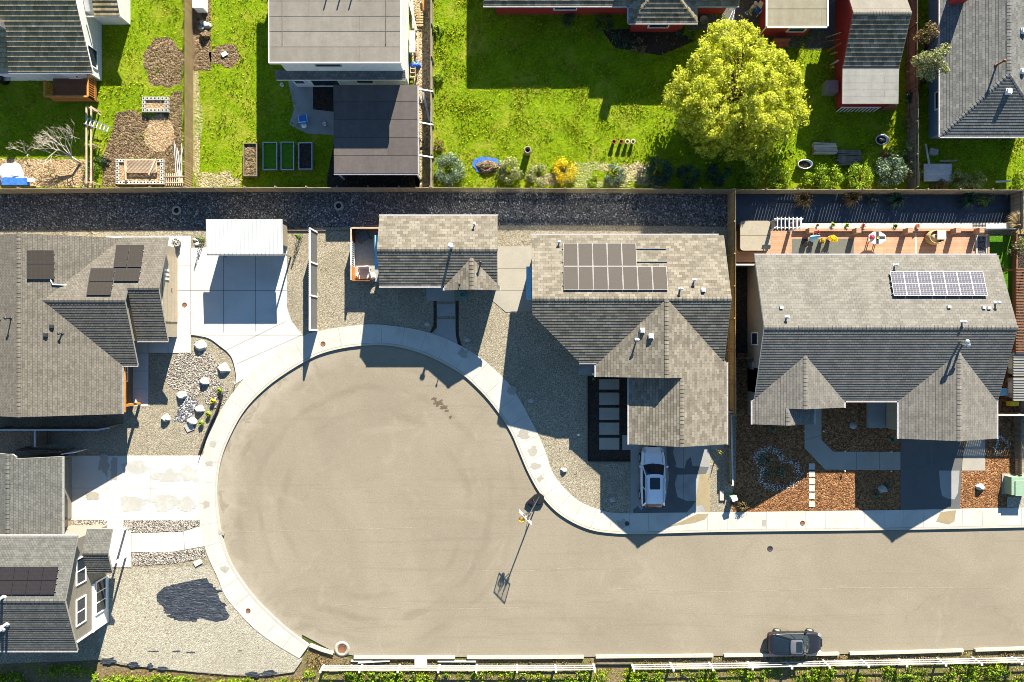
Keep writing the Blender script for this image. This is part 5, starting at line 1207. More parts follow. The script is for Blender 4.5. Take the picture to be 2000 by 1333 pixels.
mb = MB(); mb.box((X(388), Y(1098), .14), (.6, .4, .1), .5); one(mb, 'stone_slab', MT['conc_white'], 'white square slab lying in gravel near the curved path end', 'stone')
def ring(name, px, n, label, seed, w=5):
    rnd = random.Random(seed); pl = crom([W(*p) for p in px + [px[0]]], 8); mb = MB()
    for _ in range(n):
        a = rnd.choice(pl); pebble(mb, a[0] + rnd.gauss(0, w / 25.5) * rnd.choice((.6, 1, 1.4)), a[1] + rnd.gauss(0, w / 25.5), ZL + .02, rnd.uniform(.025, .055), rnd)
    return tag(mb.build(name, MT['pebble_w']), label, 'pebbles', None, 'stuff')
ring('white_pebbles', [(1478, 890), (1488, 880), (1505, 878), (1520, 885), (1528, 900), (1550, 905), (1559, 920), (1556, 938), (1540, 950), (1515, 953), (1492, 947), (1484, 935), (1490, 918), (1478, 905)], 520, 'white pebble outline round the low shrubs in the mulch', 5, 3.4)
ring('white_pebbles', [(1950, 852), (1958, 858), (1968, 866), (1962, 876), (1950, 886), (1943, 878), (1945, 866)], 130, 'small white pebble ring east of the garage gable', 6, 1.5)

# ---------------------------------------------------------------- utility boxes
r = thing('utility_cabinet', 'pale green utility cabinet beside the dark boarded fence', 'utility cabinet', (X(1968), Y(950), .1)); x0, x1 = X(1958), X(1988); y0, y1 = Y(962), Y(928)
mb = MB(); mb.boxz(x0, x1 + .3, y0, y1, .1, .95); part('body', mb, 'green_box', r); mb = MB(); mb.boxz(x0 + .25, x1 + .36, y0 - .05, y1 - .25, .953, 1.02); part('lid', mb, 'green_box', r); mb = MB(); mb.boxz(x0 - .15, x1 + .4, y0 - .12, y1 + .12, .1, .17); part('pad', mb, 'conc', r)
r = thing('utility_pedestal', 'pale green utility pedestal at the sidewalk edge of the mulch garden', 'utility pedestal', (X(1427), Y(970), .1))
mb = MB(); mb.box((X(1427), Y(969), .5), (.36, .3, .8), .35); part('body', mb, 'green_box', r); mb = MB(); mb.box((X(1427), Y(969), .93), (.42, .36, .07), .35); part('lid', mb, 'white', r)
mb = MB(); mb.box((X(1408), Y(967), .16), (.3, .75, .14)); one(mb, 'stone_slab', MT['conc_white'], 'narrow white block beside the utility pedestal', 'stone')
# ---------------------------------------------------------------- objects in the yards
def crate(name, label, cat, px, py, w, d, h, mat, fill, rz=0, group=None, t=.06, z0=.1):
    c = W3(px, py); r = thing(name, label, cat, (c.x, c.y, z0), group); M = Matrix.Rotation(rz, 3, 'Z')
    for dx, dy, a, b in ((0, d / 2 - t / 2, w, t), (0, -d / 2 + t / 2, w, t), (w / 2 - t / 2, 0, t, d - 2 * t - .004), (-w / 2 + t / 2, 0, t, d - 2 * t - .004)):
        q = M @ Vector((dx, dy, 0)); mb = MB(); mb.box((c.x + q.x, c.y + q.y, z0 + h / 2), (a, b, h), rz); part('side', mb, mat, r)
    mb = MB(); mb.box((c.x, c.y, z0 + h * .38), (w - 2 * t - .01, d - 2 * t - .01, h * .75), rz); part('soil_fill', mb, fill, r)
    return r
for i, (px, py, w, d, fl, lb) in enumerate([(494, 316, 1.02, 2.5, 'soil', 'raised bed of bare soil, westmost and longest of four by the shelter'), (532.5, 309, 1.1, 2.1, 'turf', 'raised bed of green shoots beside the longest bare soil bed'), (566, 309, 1.0, 2.15, 'turf', 'raised bed of green shoots between two similar narrow beds'), (601, 309, 1.05, 2.05, 'bark_dark', 'raised bed of dark earth nearest the black shelter')]):
    crate('raised_bed', lb, 'raised bed', px, py, w, d, .5, 'steel' if i else 'fence_d', fl, group='raised beds beside the shelter')
# hollow block beds
def block_bed(label, px0, px1, py0, py1, lattice):
    x0, x1, y0, y1 = X(px0), X(px1), Y(py1), Y(py0); r = thing('block_bed', label, 'raised bed', ((x0 + x1) / 2, (y0 + y1) / 2, .1)); L = []
    s = .235; nx = max(2, round((x1 - x0) / s)); ny = max(2, round((y1 - y0) / s))
    for i in range(nx):
        for y in (y0, y1): L.append((x0 + (x1 - x0) * i / (nx - 1), y))
    for j in range(1, ny - 1):
        for x in (x0, x1): L.append((x, y0 + (y1 - y0) * j / (ny - 1)))
    wall_ = MB(); hole = MB(); 
    for x, y in L:
        wall_.boxz(x - .115, x + .115, y - .115, y + .115, .1, .42); hole.boxz(x - .055, x + .055, y - .055, y + .055, .3, .425)
    part('block_wall', wall_, 'conc_white', r); part('block_hollows', hole, 'black', r)
    mb = MB(); mb.boxz(x0 + .12, x1 - .12, y0 + .12, y1 - .12, .1, .3); part('soil_fill', mb, 'chips', r)
    if lattice:
        xa, xb, ya, yb = X(255), X(312), Y(340), Y(316); fr = MB()
        for a, b in (((xa, ya, .5), (xb, ya, .5)), ((xa, yb, .5), (xb, yb, .5)), ((xa, ya, .5), (xa, yb, .5)), ((xb, ya, .5), (xb, yb, .5))): fr.bar(a, b, .07, .05)
        n = 22
        for k in range(-9, n):
            for sg in (1, -1):
                a0 = xa + (xb - xa) * k / n; dx = (yb - ya)
                p0, p1 = (a0, ya), (a0 + dx, yb)
                if sg < 0: p0, p1 = (a0, yb), (a0 + dx, ya)
                t0 = max(0, (xa - p0[0]) / dx); t1 = min(1, (xb - p0[0]) / dx)
                if t1 - t0 > .05: fr.bar((p0[0] + dx * t0, p0[1] + (p1[1] - p0[1]) * t0, .52 + sg * .012), (p0[0] + dx * t1, p0[1] + (p1[1] - p0[1]) * t1, .52 + sg * .012), .03, .01)
        tag(fr.build('lattice_panel', MT['lumber']), 'wooden lattice frame lying across the long block bed', 'lattice')
        for q, lb in ((((312, 314), (298, 345)), 'board lying askew over the end of the lattice frame'), (((252, 316), (254, 356)), 'board lying beside the lattice frame in the long block bed')):
            mb = MB(); mb.bar((*W(*q[0]), .56), (*W(*q[1]), .56), .12, .04); one(mb, 'loose_plank', MT['lumber'], lb, 'plank')
block_bed('small square bed edged with hollow pale blocks', 286, 330, 196, 219, False)
block_bed('long bed edged with hollow pale blocks under a lattice frame', 235, 321, 317, 359, True)
# clothes line posts and ladder
mb = MB()
for x in (188, 197): mb.bar((*W(x, 218), 1.2), (*W(x, 366), 1.2), .1, .08)
for y in (220, 290, 362):
    for x in (188, 197): mb.bar((*W(x, y), 0), (*W(x, y), 1.2), .09, .09)
mb.bar((*W(188, 218), 1.2), (*W(208, 228), 1.1), .08, .06); mb.bar((*W(197, 220), 1.2), (*W(212, 234), 1.0), .08, .06)
one(mb, 'timber_trellis', MT['lumber'], 'two long parallel timber rails on posts beside the vegetable plot', 'trellis')
r = thing('ladder', 'aluminium ladder lying across the timber rails', 'ladder', W3(190, 248, 1.25)); a0, a1 = W3(166, 236, 1.3), W3(214, 254, 1.3); d = (a1 - a0).normalized(); nn = Vector((-d.y, d.x, 0))
for sg in (-1, 1): mb = MB(); mb.bar(a0 + nn * sg * .24, a1 + nn * sg * .2, .05, .07); part('side_rail', mb, 'steel', r)
for k in range(7): c = a0 + (a1 - a0) * (k + .5) / 7; mb = MB(); mb.bar(c - nn * .22, c + nn * .22, .07, .04); part('rung', mb, 'white', r)
# timber deck of the white house
r = thing('timber_deck', 'red brown timber deck with slatted railings against the white house', 'deck', (X(155), Y(175), .1)); x0, x1, y0, y1 = X(114), X(196), Y(203), Y(140)
mb = MB(); mb.boxz(x0, x1, y0, y1, .45, .6); part('floor', mb, 'deck_b', r)
def railing(a, b):
    a = Vector(a); b = Vector(b); mb = MB(); L = (b - a).length; n = int(L / .16)
    mb.bar(a + Vector((0, 0, .95)), b + Vector((0, 0, .95)), .12, .06); mb.bar(a + Vector((0, 0, .1)), b + Vector((0, 0, .1)), .05, .08)
    for i in range(n + 1): c = a + (b - a) * i / n; mb.bar(c + Vector((0, 0, .1)), c + Vector((0, 0, .93)), .05, .05)
    part('railing', mb, 'orange_wood', r)
railing((x0, y0, .6), (x1, y0, .6)); railing((x1, y0, .6), (x1, y1 - .6, .6)); railing((x0, y0, .6), (x0, y0 + 1.2, .6))
for x in (x0 + .1, x1 - .1): mb = MB(); mb.bar((x, y0 + .1, 0), (x, y0 + .1, .45), .12, .12); part('post', mb, 'deck_b', r)
r = thing('grill', 'dark covered grill in the shade of the white house', 'grill', W3(12, 158, .1)); c = W3(12, 160)
mb = MB(); mb.lathe((c.x, c.y, .1), [(.3, .0), (.3, .7), (.38, .75), (.36, 1.0), (.15, 1.12), (0, 1.14)], 14, sx=1.3); part('body', mb, 'black', r); mb = MB(); mb.box((c.x + .7, c.y, .85), (.5, .5, .05)); part('side_shelf', mb, 'steel', r)
# junk corner
mb = rockmesh((X(22), Y(340), .15), 1.05, .85, .5, 41); one(mb, 'tarp', MT['cloth_white'], 'crumpled white tarp heaped on the wood chip bed', 'tarp')
r = thing('storage_box', 'long blue storage box in front of the white tarp', 'box', W3(38, 358, .1)); mb = MB(); mb.box((*W(38, 358), .3), (1.8, .45, .4)); part('body', mb, 'blue', r); mb = MB(); mb.box((*W(38, 358), .53), (1.9, .52, .06)); part('lid', mb, 'cloth_blue', r)
mb = MB(); mb.bar((*W(40, 353), .5), (*W(76, 355), .4), .3, .04); one(mb, 'loose_plank', MT['plank_w'], 'grey plank lying above the long blue storage box', 'plank')
mb = MB()
for k in range(7): a = W3(340 + k * 3, 275 + (k * 37) % 30, .3); b = W3(344 + (k * 5) % 14, 345 + (k * 13) % 18, .15); mb.bar(a, b, .05, .04)
one(mb, 'stake_bundle', MT['plank_w'], 'bundle of thin white stakes against the open railed fence', 'stakes')
mb = MB()
for k in range(9): mb.bar((X(327 + k * 4), Y(340), .15), (X(327 + k * 4), Y(364), .18), .05, .05)
mb.bar((X(326), Y(346), .2), (X(362), Y(346), .2), .06, .06); mb.bar((X(326), Y(358), .2), (X(362), Y(358), .2), .06, .06)
one(mb, 'wooden_pallet', MT['lumber'], 'open slatted pallet beside the long block bed', 'pallet')
# yard of the two storey house
r = thing('freezer', 'white chest freezer against the open railed fence', 'freezer', W3(397, 8, .1)); mb = MB(); mb.boxz(X(388), X(407), Y(27), Y(-25), .1, .9); part('body', mb, 'white', r); mb = MB(); mb.boxz(X(388) - .02, X(407) + .02, Y(27) - .02, Y(-25) + .02, .903, .98); part('lid', mb, 'white', r)
for i, (px, py, s, m, lb) in enumerate([(398, 47, .3, 'boulder_g', 'blue grey stone in the small heap below the freezer, upper one'), (406, 52, .34, 'boulder_g', 'broad grey stone in the small heap below the freezer'), (396, 58, .26, 'conc_grey', 'dark grey stone in the small heap below the freezer'), (402, 72, .45, 'soil', 'rusty brown lump below the small stone heap')]):
    one(rockmesh((X(px), Y(py), ZL), s, s * .85, s, i + 60), 'stone', MT[m], lb, 'stone')
mb = MB(); mb.box((*W(440, 108), .18), (.42, .3, .12), .5, rx=.3); one(mb, 'plastic_tray', MT['white'], 'white tray dropped on the bare soil in the shaded grass', 'tray')
def chair(label, px, py, rz, mat, seat, name='patio_chair', z0=.12, w=.55):
    c = W3(px, py); r = thing(name, label, 'chair', (c.x, c.y, z0)); M = Matrix.Rotation(rz, 3, 'Z')
    def b(nm, d, s, m): q = M @ Vector((d[0], d[1], 0)); mb = MB(); mb.box((c.x + q.x, c.y + q.y, z0 + d[2]), s, rz); part(nm, mb, m, r)
    b('seat', (0, 0, .42), (w, w, .06), seat)
    q = M @ Vector((0, w / 2, 0)); mb = MB(); mb.box((c.x + q.x, c.y + q.y, z0 + .68), (w, .06, .55), rz, rx=-.25); part('backrest', mb, mat, r)
    for sx in (-1, 1): b('armrest', (sx * w * .52, 0, .62), (.06, w, .05), mat)
    for sx in (-1, 1):
        for sy in (-1, 1): b('leg', (sx * w * .48, sy * w * .45, .2), (.05, .05, .4), mat)
    return r
chair('white framed chair with a blue seat standing beside the red garage', 1475, 26, -.7, 'white', 'blue')
chair('pale blue framed chair on the shaded patio of the two storey house', 597, 238, 3.3, 'sky_blue', 'blue', w=.6)
r = thing('side_table', 'small round white table beside the pale blue chair', 'table', W3(598, 250, .1)); c = W3(598, 250); mb = MB(); mb.lathe((c.x, c.y, .1), [(.18, .4), (.2, .42), (.2, .45), (0, .46)], 16); part('table_top', mb, 'white', r); mb = MB(); mb.tube((c.x, c.y, .1), (c.x, c.y, .5), .04); part('leg', mb, 'white', r)
for px, py, lb in ((553, 169, 'white bucket at the corner of the pale patio'), (636, 245, 'small white pot on the shaded patio by the shelter')):
    mb = MB(); c = W3(px, py); mb.lathe((c.x, c.y, .1), [(.11, 0), (.14, .28), (.12, .28), (.1, .05)], 12); one(mb, 'bucket', MT['white'], lb, 'bucket')
# side strip of lumber and clutter
r = thing('workbench', 'pale timber workbench beside the two storey house', 'workbench', W3(811, 92, .1)); mb = MB(); mb.boxz(X(803), X(814), Y(112), Y(70), .8, .86); part('top', mb, 'plank_w', r)
for x, y in ((804, 72), (813, 72), (804, 110), (813, 110)): mb = MB(); mb.bar((X(x), Y(y), .1), (X(x), Y(y), .8), .08, .08); part('leg', mb, 'plank_w', r)
mb = MB(); mb.bar((X(819), Y(112), .75), (X(819), Y(70), .75), .08, .1); part('rail', mb, 'lumber', r)
mb = rockmesh((X(811), Y(130), .1), .52, .28, .5, 77); one(mb, 'tarp', MT['cloth_blue'], 'bright blue tarp bundle beside the workbench', 'tarp')
mb = MB()
for k in range(6): mb.box((X(821), Y(27 + k * 5.2), .3), (.55, .11, .03))
for k in (-1, 1): mb.box((X(821) + k * .22, Y(40), .24), (.06, 1.15, .09))
one(mb, 'wooden_pallet', MT['fence_y'], 'yellowish slatted pallet north of the blue tarp bundle', 'pallet')
for i, (a, b, m, lb) in enumerate([((801, 8), (815, 64), 'plank_w', 'long white board slanting from the house wall past the pallet'), ((806, -10), (809, 60), 'plank_w', 'white board lying against the two storey house wall'), ((828, -10), (829, 25), 'orange_wood', 'reddish timber leaning above the yellowish pallet'), ((828, 185), (840, 240), 'steel', 'long grey pipe lying between the shelter and the plank fence')]):
    mb = MB(); mb.bar((*W(*a), .5), (*W(*b), .35), .16, .05); one(mb, 'loose_board', MT[m], lb, 'board')
r = thing('hand_cart', 'small wooden cart frame below the blue tarp bundle', 'cart', W3(808, 146, .1))
for k in (-1, 1): mb = MB(); mb.bar((X(808) + k * .18, Y(136), .5), (X(808) + k * .18, Y(156), .35), .06, .06); part('side_rail', mb, 'lumber', r)
for yy in (139, 147, 155): mb = MB(); mb.bar((X(808) - .18, Y(yy), .47), (X(808) + .18, Y(yy), .47), .06, .05); part('crosspiece', mb, 'lumber', r)
for k in (-1, 1): mb = MB(); mb.tube((X(808) + k * .24 - .03, Y(155), .25), (X(808) + k * .24 + .03, Y(155), .25), .17, n=14); part('wheel', mb, 'rubber', r)
# lawn objects
r = thing('planter_pipe', 'upright hollow pipe planter alone on the sunny lawn', 'planter', W3(1030, 299, .1)); c = W3(1030, 300); mb = MB(); mb.lathe((c.x, c.y, .1), [(.26, 0), (.26, .95), (.2, .95), (.2, .3)], 18); part('pipe', mb, 'cover_tan', r); mb = MB(); mb.lathe((c.x, c.y, .4), [(.2, 0), (0, .02)], 14); part('soil_fill', mb, 'black', r)
for i, px in enumerate((1197, 1211, 1223, 1234)):
    c = W3(px, 281); nm = ('first terracotta pot, at the west end of four pots on the lawn', 'second of four small pots on the lawn, brown rimmed', 'third of four small pots on the lawn, pale rimmed', 'fourth pot of the four on the lawn, at the east end')[i]
    r = thing('flower_pot', nm, 'pot', (c.x, c.y, .1), 'four pots standing on the lawn'); mb = MB(); mb.lathe((c.x, c.y, .1), [(.1, 0), (.15, .42), (.17, .42), (.17, .48), (.13, .48), (.12, .3)], 14); part('pot', mb, 'plank_red' if i < 2 else 'cushion', r); mb = MB(); mb.lathe((c.x, c.y, .45), [(.13, 0), (0, .02)], 10); part('soil_fill', mb, 'soil', r)
mb = MB(); mb.sheet(poly(blob(950, 322, 27, 17, 22, 91, .3)), ZL + .05); one(mb, 'tarp', MT['cloth_blue'], 'blue tarp spread under a heap of brown earth', 'tarp')
one(rockmesh((X(953), Y(328), ZL), .95, .6, .45, 44), 'earth_heap', MT['soil'], 'heap of brown earth on the blue tarp', 'earth heap')
r = thing('stock_tank', 'oval galvanised tub by the hedge along the honey fence', 'tub', W3(1567, 322, .1)); c = W3(1566, 325); mb = MB(); mb.lathe((c.x, c.y, .1), [(.36, 0), (.4, .5), (.43, .52), (.36, .52), (.34, .25)], 22, sx=1.4, sy=.85); part('tub', mb, 'steel', r); mb = MB(); mb.lathe((c.x, c.y, .4), [(.34, 0), (0, .02)], 18, sx=1.4, sy=.85); part('soil_fill', mb, 'soil', r)
def stack(label, px0, px1, py0, py1, n, mat, h=.5, seed=1, name='lumber_pile'):
    rnd = random.Random(seed); mb = MB(); r = thing(name, label, 'lumber', W3((px0 + px1) / 2, (py0 + py1) / 2, .1))
    for k in range(n):
        y = py0 + (py1 - py0) * (k + .5) / n; o = rnd.uniform(-3, 3)
        for z in (.2, h): 
            mb = MB(); mb.bar((X(px0 + o), Y(y + rnd.uniform(-1, 1)), z + rnd.uniform(-.03, .04)), (X(px1 + o), Y(y + rnd.uniform(-1, 1)), z + rnd.uniform(-.03, .04)), .13, .09); mb.build('board', MT[mat], r)
    return r
r = stack('stack of sunlit reddish boards with two posts on the lawn', 1585, 1628, 283, 304, 6, 'lumber', .5, 3)
for px in (1597, 1616): mb = MB(); mb.bar((*W(px, 283), .1), (*W(px, 281), .9), .07, .07); part('post', mb, 'bark', r)
stack('ragged pile of long weathered boards beside the sunlit stack', 1630, 1676, 296, 326, 8, 'fence_d', .4, 4)
r = thing('wheelbarrow_tray', 'black tub with a pale rim on the narrow grass strip', 'tub', W3(1716, 275, .1)); c = W3(1716, 277); mb = MB(); mb.lathe((c.x, c.y, .1), [(.25, 0), (.42, .4), (.46, .42), (.38, .4), (.24, .08)], 16, sx=1.15, sy=.9); part('tray', mb, 'steel', r); mb = MB(); mb.lathe((c.x, c.y, .4), [(.37, .0), (0, .01)], 14, sx=1.15, sy=.9); part('water', mb, 'black', r)
for i, (y0, y1, dx, m) in enumerate([(76, 62, 38, 'fence_y'), (84, 76, 33, 'plank_red'), (104, 82, 40, 'plank_red'), (110, 100, 26, 'fence_y'), (131, 116, 28, 'plank_w'), (138, 128, 18, 'orange_wood')]):
    mb = MB(); x0 = 1612 if dx > 30 else 1618; mb.bar((*W(x0, y0), .3), (X(x0 + dx - 8, 1.9), Y(y1 + 2, 1.9), 1.9), .12, .05)
    one(mb, 'leaning_plank', MT[m], ('yellowish plank leaning on the red workshop, northmost of six', 'short red plank leaning on the workshop under the northmost plank', 'long red plank leaning on the workshop wall', 'short yellowish plank leaning midway along the workshop', 'pale plank leaning on the workshop near the lean-to roof', 'orange plank leaning on the workshop, southmost of six')[i], 'plank', 'planks leaning on the workshop')
r = thing('garden_bench', 'dark red garden bench in the shade behind the golden willow', 'bench', W3(1518, 96, .1)); mb = MB(); mb.boxz(X(1502), X(1535), Y(98), Y(88), .45, .52); part('seat', mb, 'plank_red', r); mb = MB(); mb.boxz(X(1502), X(1535), Y(88), Y(86), .5, .95); part('backrest', mb, 'plank_red', r)
for px in (1504, 1533): mb = MB(); mb.boxz(X(px) - .04, X(px) + .04, Y(97), Y(88), .1, .45); part('leg', mb, 'dark', r)
c = W3(1372, 44); mb = MB(); mb.lathe((c.x, c.y, .1), [(.2, 0), (.3, .35), (.33, .35), (.26, .3), (.2, .1)], 14); one(mb, 'flower_pot', MT['cover_tan'], 'round tan pot against the red sided house', 'pot')
c = W3(1367, 83); mb = MB(); mb.torus((c.x, c.y, .16), .1, .035); one(mb, 'hose_ring', MT['white'], 'small white ring lying in the shade beside the willow', 'ring')
mb = MB(); mb.path([W3(a, b, .16) for a, b in crom([(1436, 16), (1433, 30), (1428, 44), (1421, 50), (1419, 44), (1426, 34), (1431, 22)], 5)], .025, 6); one(mb, 'garden_hose', MT['white'], 'pale garden hose loop on dark paving below the red house', 'hose')
# north-east yard clutter
r = thing('platform', 'bleached plank platform under the shrubs by the long fence', 'platform', W3(1826, 338, .1)); mb = MB(); mb.boxz(X(1798), X(1852), Y(357), Y(323), .3, .42); part('deck', mb, 'plank_w', r)
for px, py in ((1800, 325), (1850, 325), (1800, 355), (1850, 355)): mb = MB(); mb.bar((*W(px, py), .0), (*W(px, py), .3), .1, .1); part('leg', mb, 'fence_d', r)
for a, b, m, lb in (((1801, 285), (1809, 327), 'plank_w', 'long pale plank pointing at the bleached platform'), ((1828, 318), (1862, 317), 'fence', 'short tan board above the bleached platform'), ((1937, 358), (1966, 357), 'plank_w', 'white board alone near the corner of the dark yard')):
    mb = MB(); mb.bar((*W(*a), .45), (*W(*b), .4), .14, .05); one(mb, 'loose_plank', MT[m], lb, 'plank')
r = thing('tool_crate', 'tan crate with a dark frame north of the bleached platform', 'crate', W3(1816, 300, .1)); mb = MB(); mb.box((*W(1816, 300), .3), (.6, .4, .4), -.2); part('body', mb, 'cover_tan', r); mb = MB(); mb.box((*W(1816, 300), .52), (.64, .44, .04), -.2); part('lid', mb, 'grey_trim', r)

# ---------------------------------------------------------------- walled deck of the small house
r = thing('walled_deck', 'walled grey deck with brown timber sides at the west end of the small house', 'deck', (X(716), Y(500), .1)); x0, x1, y0, y1 = X(696), -9.2, Y(551), Y(452)
mb = MB(); mb.boxz(x0, x1, y0, y1, .1, .3); part('floor', mb, 'grey_trim', r)
mb = MB(); mb.boxz(x0, x1, y1 - .05, y1, .3, 1.6); part('wall', mb, 'deck_b', r); mb = MB(); mb.boxz(x0 - .05, x0, Y(478), y1, .3, 1.6); part('wall', mb, 'deck_b', r); mb = MB(); mb.boxz(x0 - .05, x0, y0, Y(523), .3, 1.6); part('wall', mb, 'orange_wood', r)
mb = MB(); mb.boxz(x0, x0 + 1.3, y0 - .05, y0, .3, 1.3); part('wall', mb, 'deck_b', r)
mb = MB(); mb.bar((x0 - .02, Y(478), 1.6), (x0 - .02, Y(523), 1.6), .1, .08); mb.bar((x0 - .02, Y(478), .5), (x0 - .02, Y(523), .5), .06, .08)
for k in range(12): yy = Y(478) + (Y(523) - Y(478)) * k / 11; mb.bar((x0 - .02, yy, .4), (x0 - .02, yy, 1.6), .05, .05)
part('white_railing', mb, 'white', r)
for a, b in (((x0, y1 - .02, 1.63), (x1, y1 - .02, 1.63)), ((x0 - .02, y0, 1.63), (x0 - .02, Y(523), 1.63)), ((x0 - .02, Y(478), 1.63), (x0 - .02, y1, 1.63))): mb = MB(); mb.bar(a, b, .1, .05); part('cap_rail', mb, 'lumber', r)
chair('grey lounge chair turned askew on the walled deck', 713, 464, .45, 'dark', 'grey_cloth', 'lounge_chair', .3, .85)
chair('cream armchair in the sunny corner of the walled deck', 717, 536, .1, 'cushion', 'cushion', 'armchair', .3, .8)
for px, py, lb in ((704, 541, 'cream cushion beside the armchair, toward the deck wall'), (729, 540, 'cream cushion beside the armchair, toward the house')): one(rockmesh((X(px), Y(py), .42), .28, .3, .16, px), 'cushion', MT['cushion'], lb, 'cushion')
c = W3(904, 576); mb = MB()
for k in range(5): mb.torus((c.x, c.y, .14 + k * .035), .2 + .02 * (k % 3), .022, 22, 6)
mb.path([c + Vector(v) for v in ((.22, 0, .14), (.32, -.1, .13), (.3, -.3, .13))], .022); one(mb, 'garden_hose', MT['teal'], 'coiled teal hose in shade below the small cross gable', 'hose')
# pots by the garage corner
r = thing('planter', 'round planter of pale succulents beside the garage corner', 'planter', W3(350, 476, .13)); c = W3(350, 476); mb = MB(); mb.lathe((c.x, c.y, .13), [(.22, 0), (.3, .4), (.33, .4), (.27, .36)], 16); part('pot', mb, 'grey_trim', r)
mb = MB()
for k in range(26): a = R.random() * 6.28; rr_ = R.uniform(0, .3); mb.lathe((c.x + rr_ * math.cos(a), c.y + rr_ * math.sin(a), .46 + R.random() * .12), [(.02, 0), (.07, .04), (.03, .09), (0, .1)], 6)
part('succulents', mb, 'boulder', r)
c = W3(1128, 839); 
for px, py, m, lb, rad in ((1129, 848, 'white', 'small white globe lamp in the shaded gravel west of the pavers', .09), (1158, 740, 'l_green', 'small green pot plant at the porch corner by the pavers', .1)):
    c = W3(px, py); mb = MB(); mb.lathe((c.x, c.y, .1), [(.03, 0), (.03, .25), (rad, .3), (rad * 1.1, .38), (rad * .5, .47), (0, .48)], 12); one(mb, 'path_light' if m == 'white' else 'pot_plant', MT[m], lb, 'lamp' if m == 'white' else 'plant')
for px, py, lb in ((1567, 841, 'small path light at the west edge of the front path bend'), (1604, 841, 'small path light at the east edge of the front path'), (1646, 880, 'small path light above the straight front path'), (1735, 881, 'small path light above the path by the driveway'), (1645, 919, 'small path light below the straight front path'), (1735, 919, 'small path light below the path near the boulder')):
    c = W3(px, py); mb = MB(); mb.tube((c.x, c.y, .1), (c.x, c.y, .4), .02); mb.lathe((c.x, c.y, .4), [(.08, 0), (.07, .05), (0, .08)], 10); one(mb, 'path_light', MT['steel'], lb, 'lamp', 'path lights along the mulch garden path')
c = W3(1665, 831); mb = MB(); mb.lathe((c.x, c.y, .1), [(.28, 0), (.28, .03), (0, .04)], 18); one(mb, 'access_cover', MT['grey_trim'], 'round grey lid in the shaded mulch inside the path bend', 'lid')

# ---------------------------------------------------------------- hot tub terrace
r = thing('timber_terrace', 'red brown plank terrace behind the grey shingle house', 'terrace', (X(1690), Y(480), .1)); yb = 6.0
mb = MB(); mb.boxz(X(1424), X(1899), yb, Y(453), .1, .34); part('floor', mb, 'deck', r)
mb = MB(); mb.boxz(X(1545), X(1905), Y(454), Y(449), .1, .56); part('bench_planter', mb, 'deck', r)
for px in (1572, 1662, 1760, 1852, 1897): mb = MB(); mb.bar((*W(px, 455), .3), (*W(px, 455), 1.2), .36, .36); part('bench_post', mb, 'deck', r)
mb = MB(); mb.boxz(X(1782), X(1785), yb, Y(457), .341, .346); part('pale_inlay', mb, 'plank_w', r)
mb = MB(); mb.boxz(X(1543), X(1663), Y(497), Y(468), .342, .352); one(mb, 'outdoor_rug', MT['rug'], 'grey grid patterned rug lying on the plank terrace', 'rug')
r = thing('hot_tub', 'hot tub with a two part tan cover in the fence corner', 'hot tub', (X(1465), Y(465), .34)); x0, x1, y0, y1 = X(1437), X(1494), Y(493), Y(437)
def rrect(x0, x1, y0, y1, c):
    o = []
    for cx, cy, a in ((x1 - c, y1 - c, 0), (x0 + c, y1 - c, 90), (x0 + c, y0 + c, 180), (x1 - c, y0 + c, 270)):
        for k in range(5): t = RAD(a + k * 22.5); o.append((cx + c * math.cos(t), cy + c * math.sin(t)))
    return o
mb = MB(); mb.prism(rrect(x0, x1, y0, y1, .25), .2, 1.0); part('cabinet', mb, 'dark', r); ym = (y0 + y1) / 2
def half(pl, keep_up): return clip(pl, ym + (.012 if keep_up else -.012), 1 if keep_up else -1)
for up in (True, False): mb = MB(); mb.prism(half(rrect(x0 - .02, x1 + .02, y0 - .02, y1 + .02, .25), up), 1.0, 1.1 if up else 1.096); part('cover', mb, 'cover_tan', r)
mb = MB()
for k in range(4): mb.box((x1 + .12, Y(480) + k * .13, .5 + .12 * k), (.25, .06, .04))
part('step', mb, 'steel', r)
r = thing('arbor', 'white slatted arbor standing over grey side panels beside the hot tub', 'arbor', (X(1535), Y(440), .1)); z = 2.1
for py in (428, 445): mb = MB(); mb.bar((X(1512, z), Y(py, z), z), (X(1568, z), Y(py, z), z), .07, .14); part('beam', mb, 'white', r)
for k in range(7): px = 1517 + k * 7.6; mb = MB(); mb.bar((X(px, z), Y(425, z), z + .13), (X(px, z), Y(449, z), z + .13), .06, .1); part('slat', mb, 'white', r)
for px in (1517, 1562):
    for py in (429, 444): mb = MB(); mb.bar((X(px, z), Y(py, z), .1), (X(px, z), Y(py, z), z - .05), .1, .1); part('post', mb, 'white', r)
mb = MB(); mb.boxz(X(1517, z) - .05, X(1517, z) - .02, Y(444, z), Y(429, z), .2, 1.9); part('side_panel', mb, 'grey_trim', r); mb = MB(); mb.boxz(X(1562, z) + .02, X(1562, z) + .05, Y(444, z), Y(429, z), .2, 1.9); part('side_panel', mb, 'grey_trim', r)
r = thing('parasol', 'closed pale blue parasol leaning on a stand over the rug', 'parasol', W3(1574, 474, .34)); c = W3(1572, 474, .35)
mb = MB(); mb.lathe(c, [(.28, 0), (.28, .06), (.05, .1)], 14); part('base', mb, 'dark', r); mb = MB(); mb.tube(c, c + Vector((.05, .1, 2.4)), .03); part('pole', mb, 'lumber', r)
mb = MB(); mb.lathe(c + Vector((.06, .12, 1.2)), [(.26, 0), (.2, .5), (.1, 1.0), (.02, 1.25)], 9, sm=False); ob = part('canopy', mb, 'sky_blue', r)
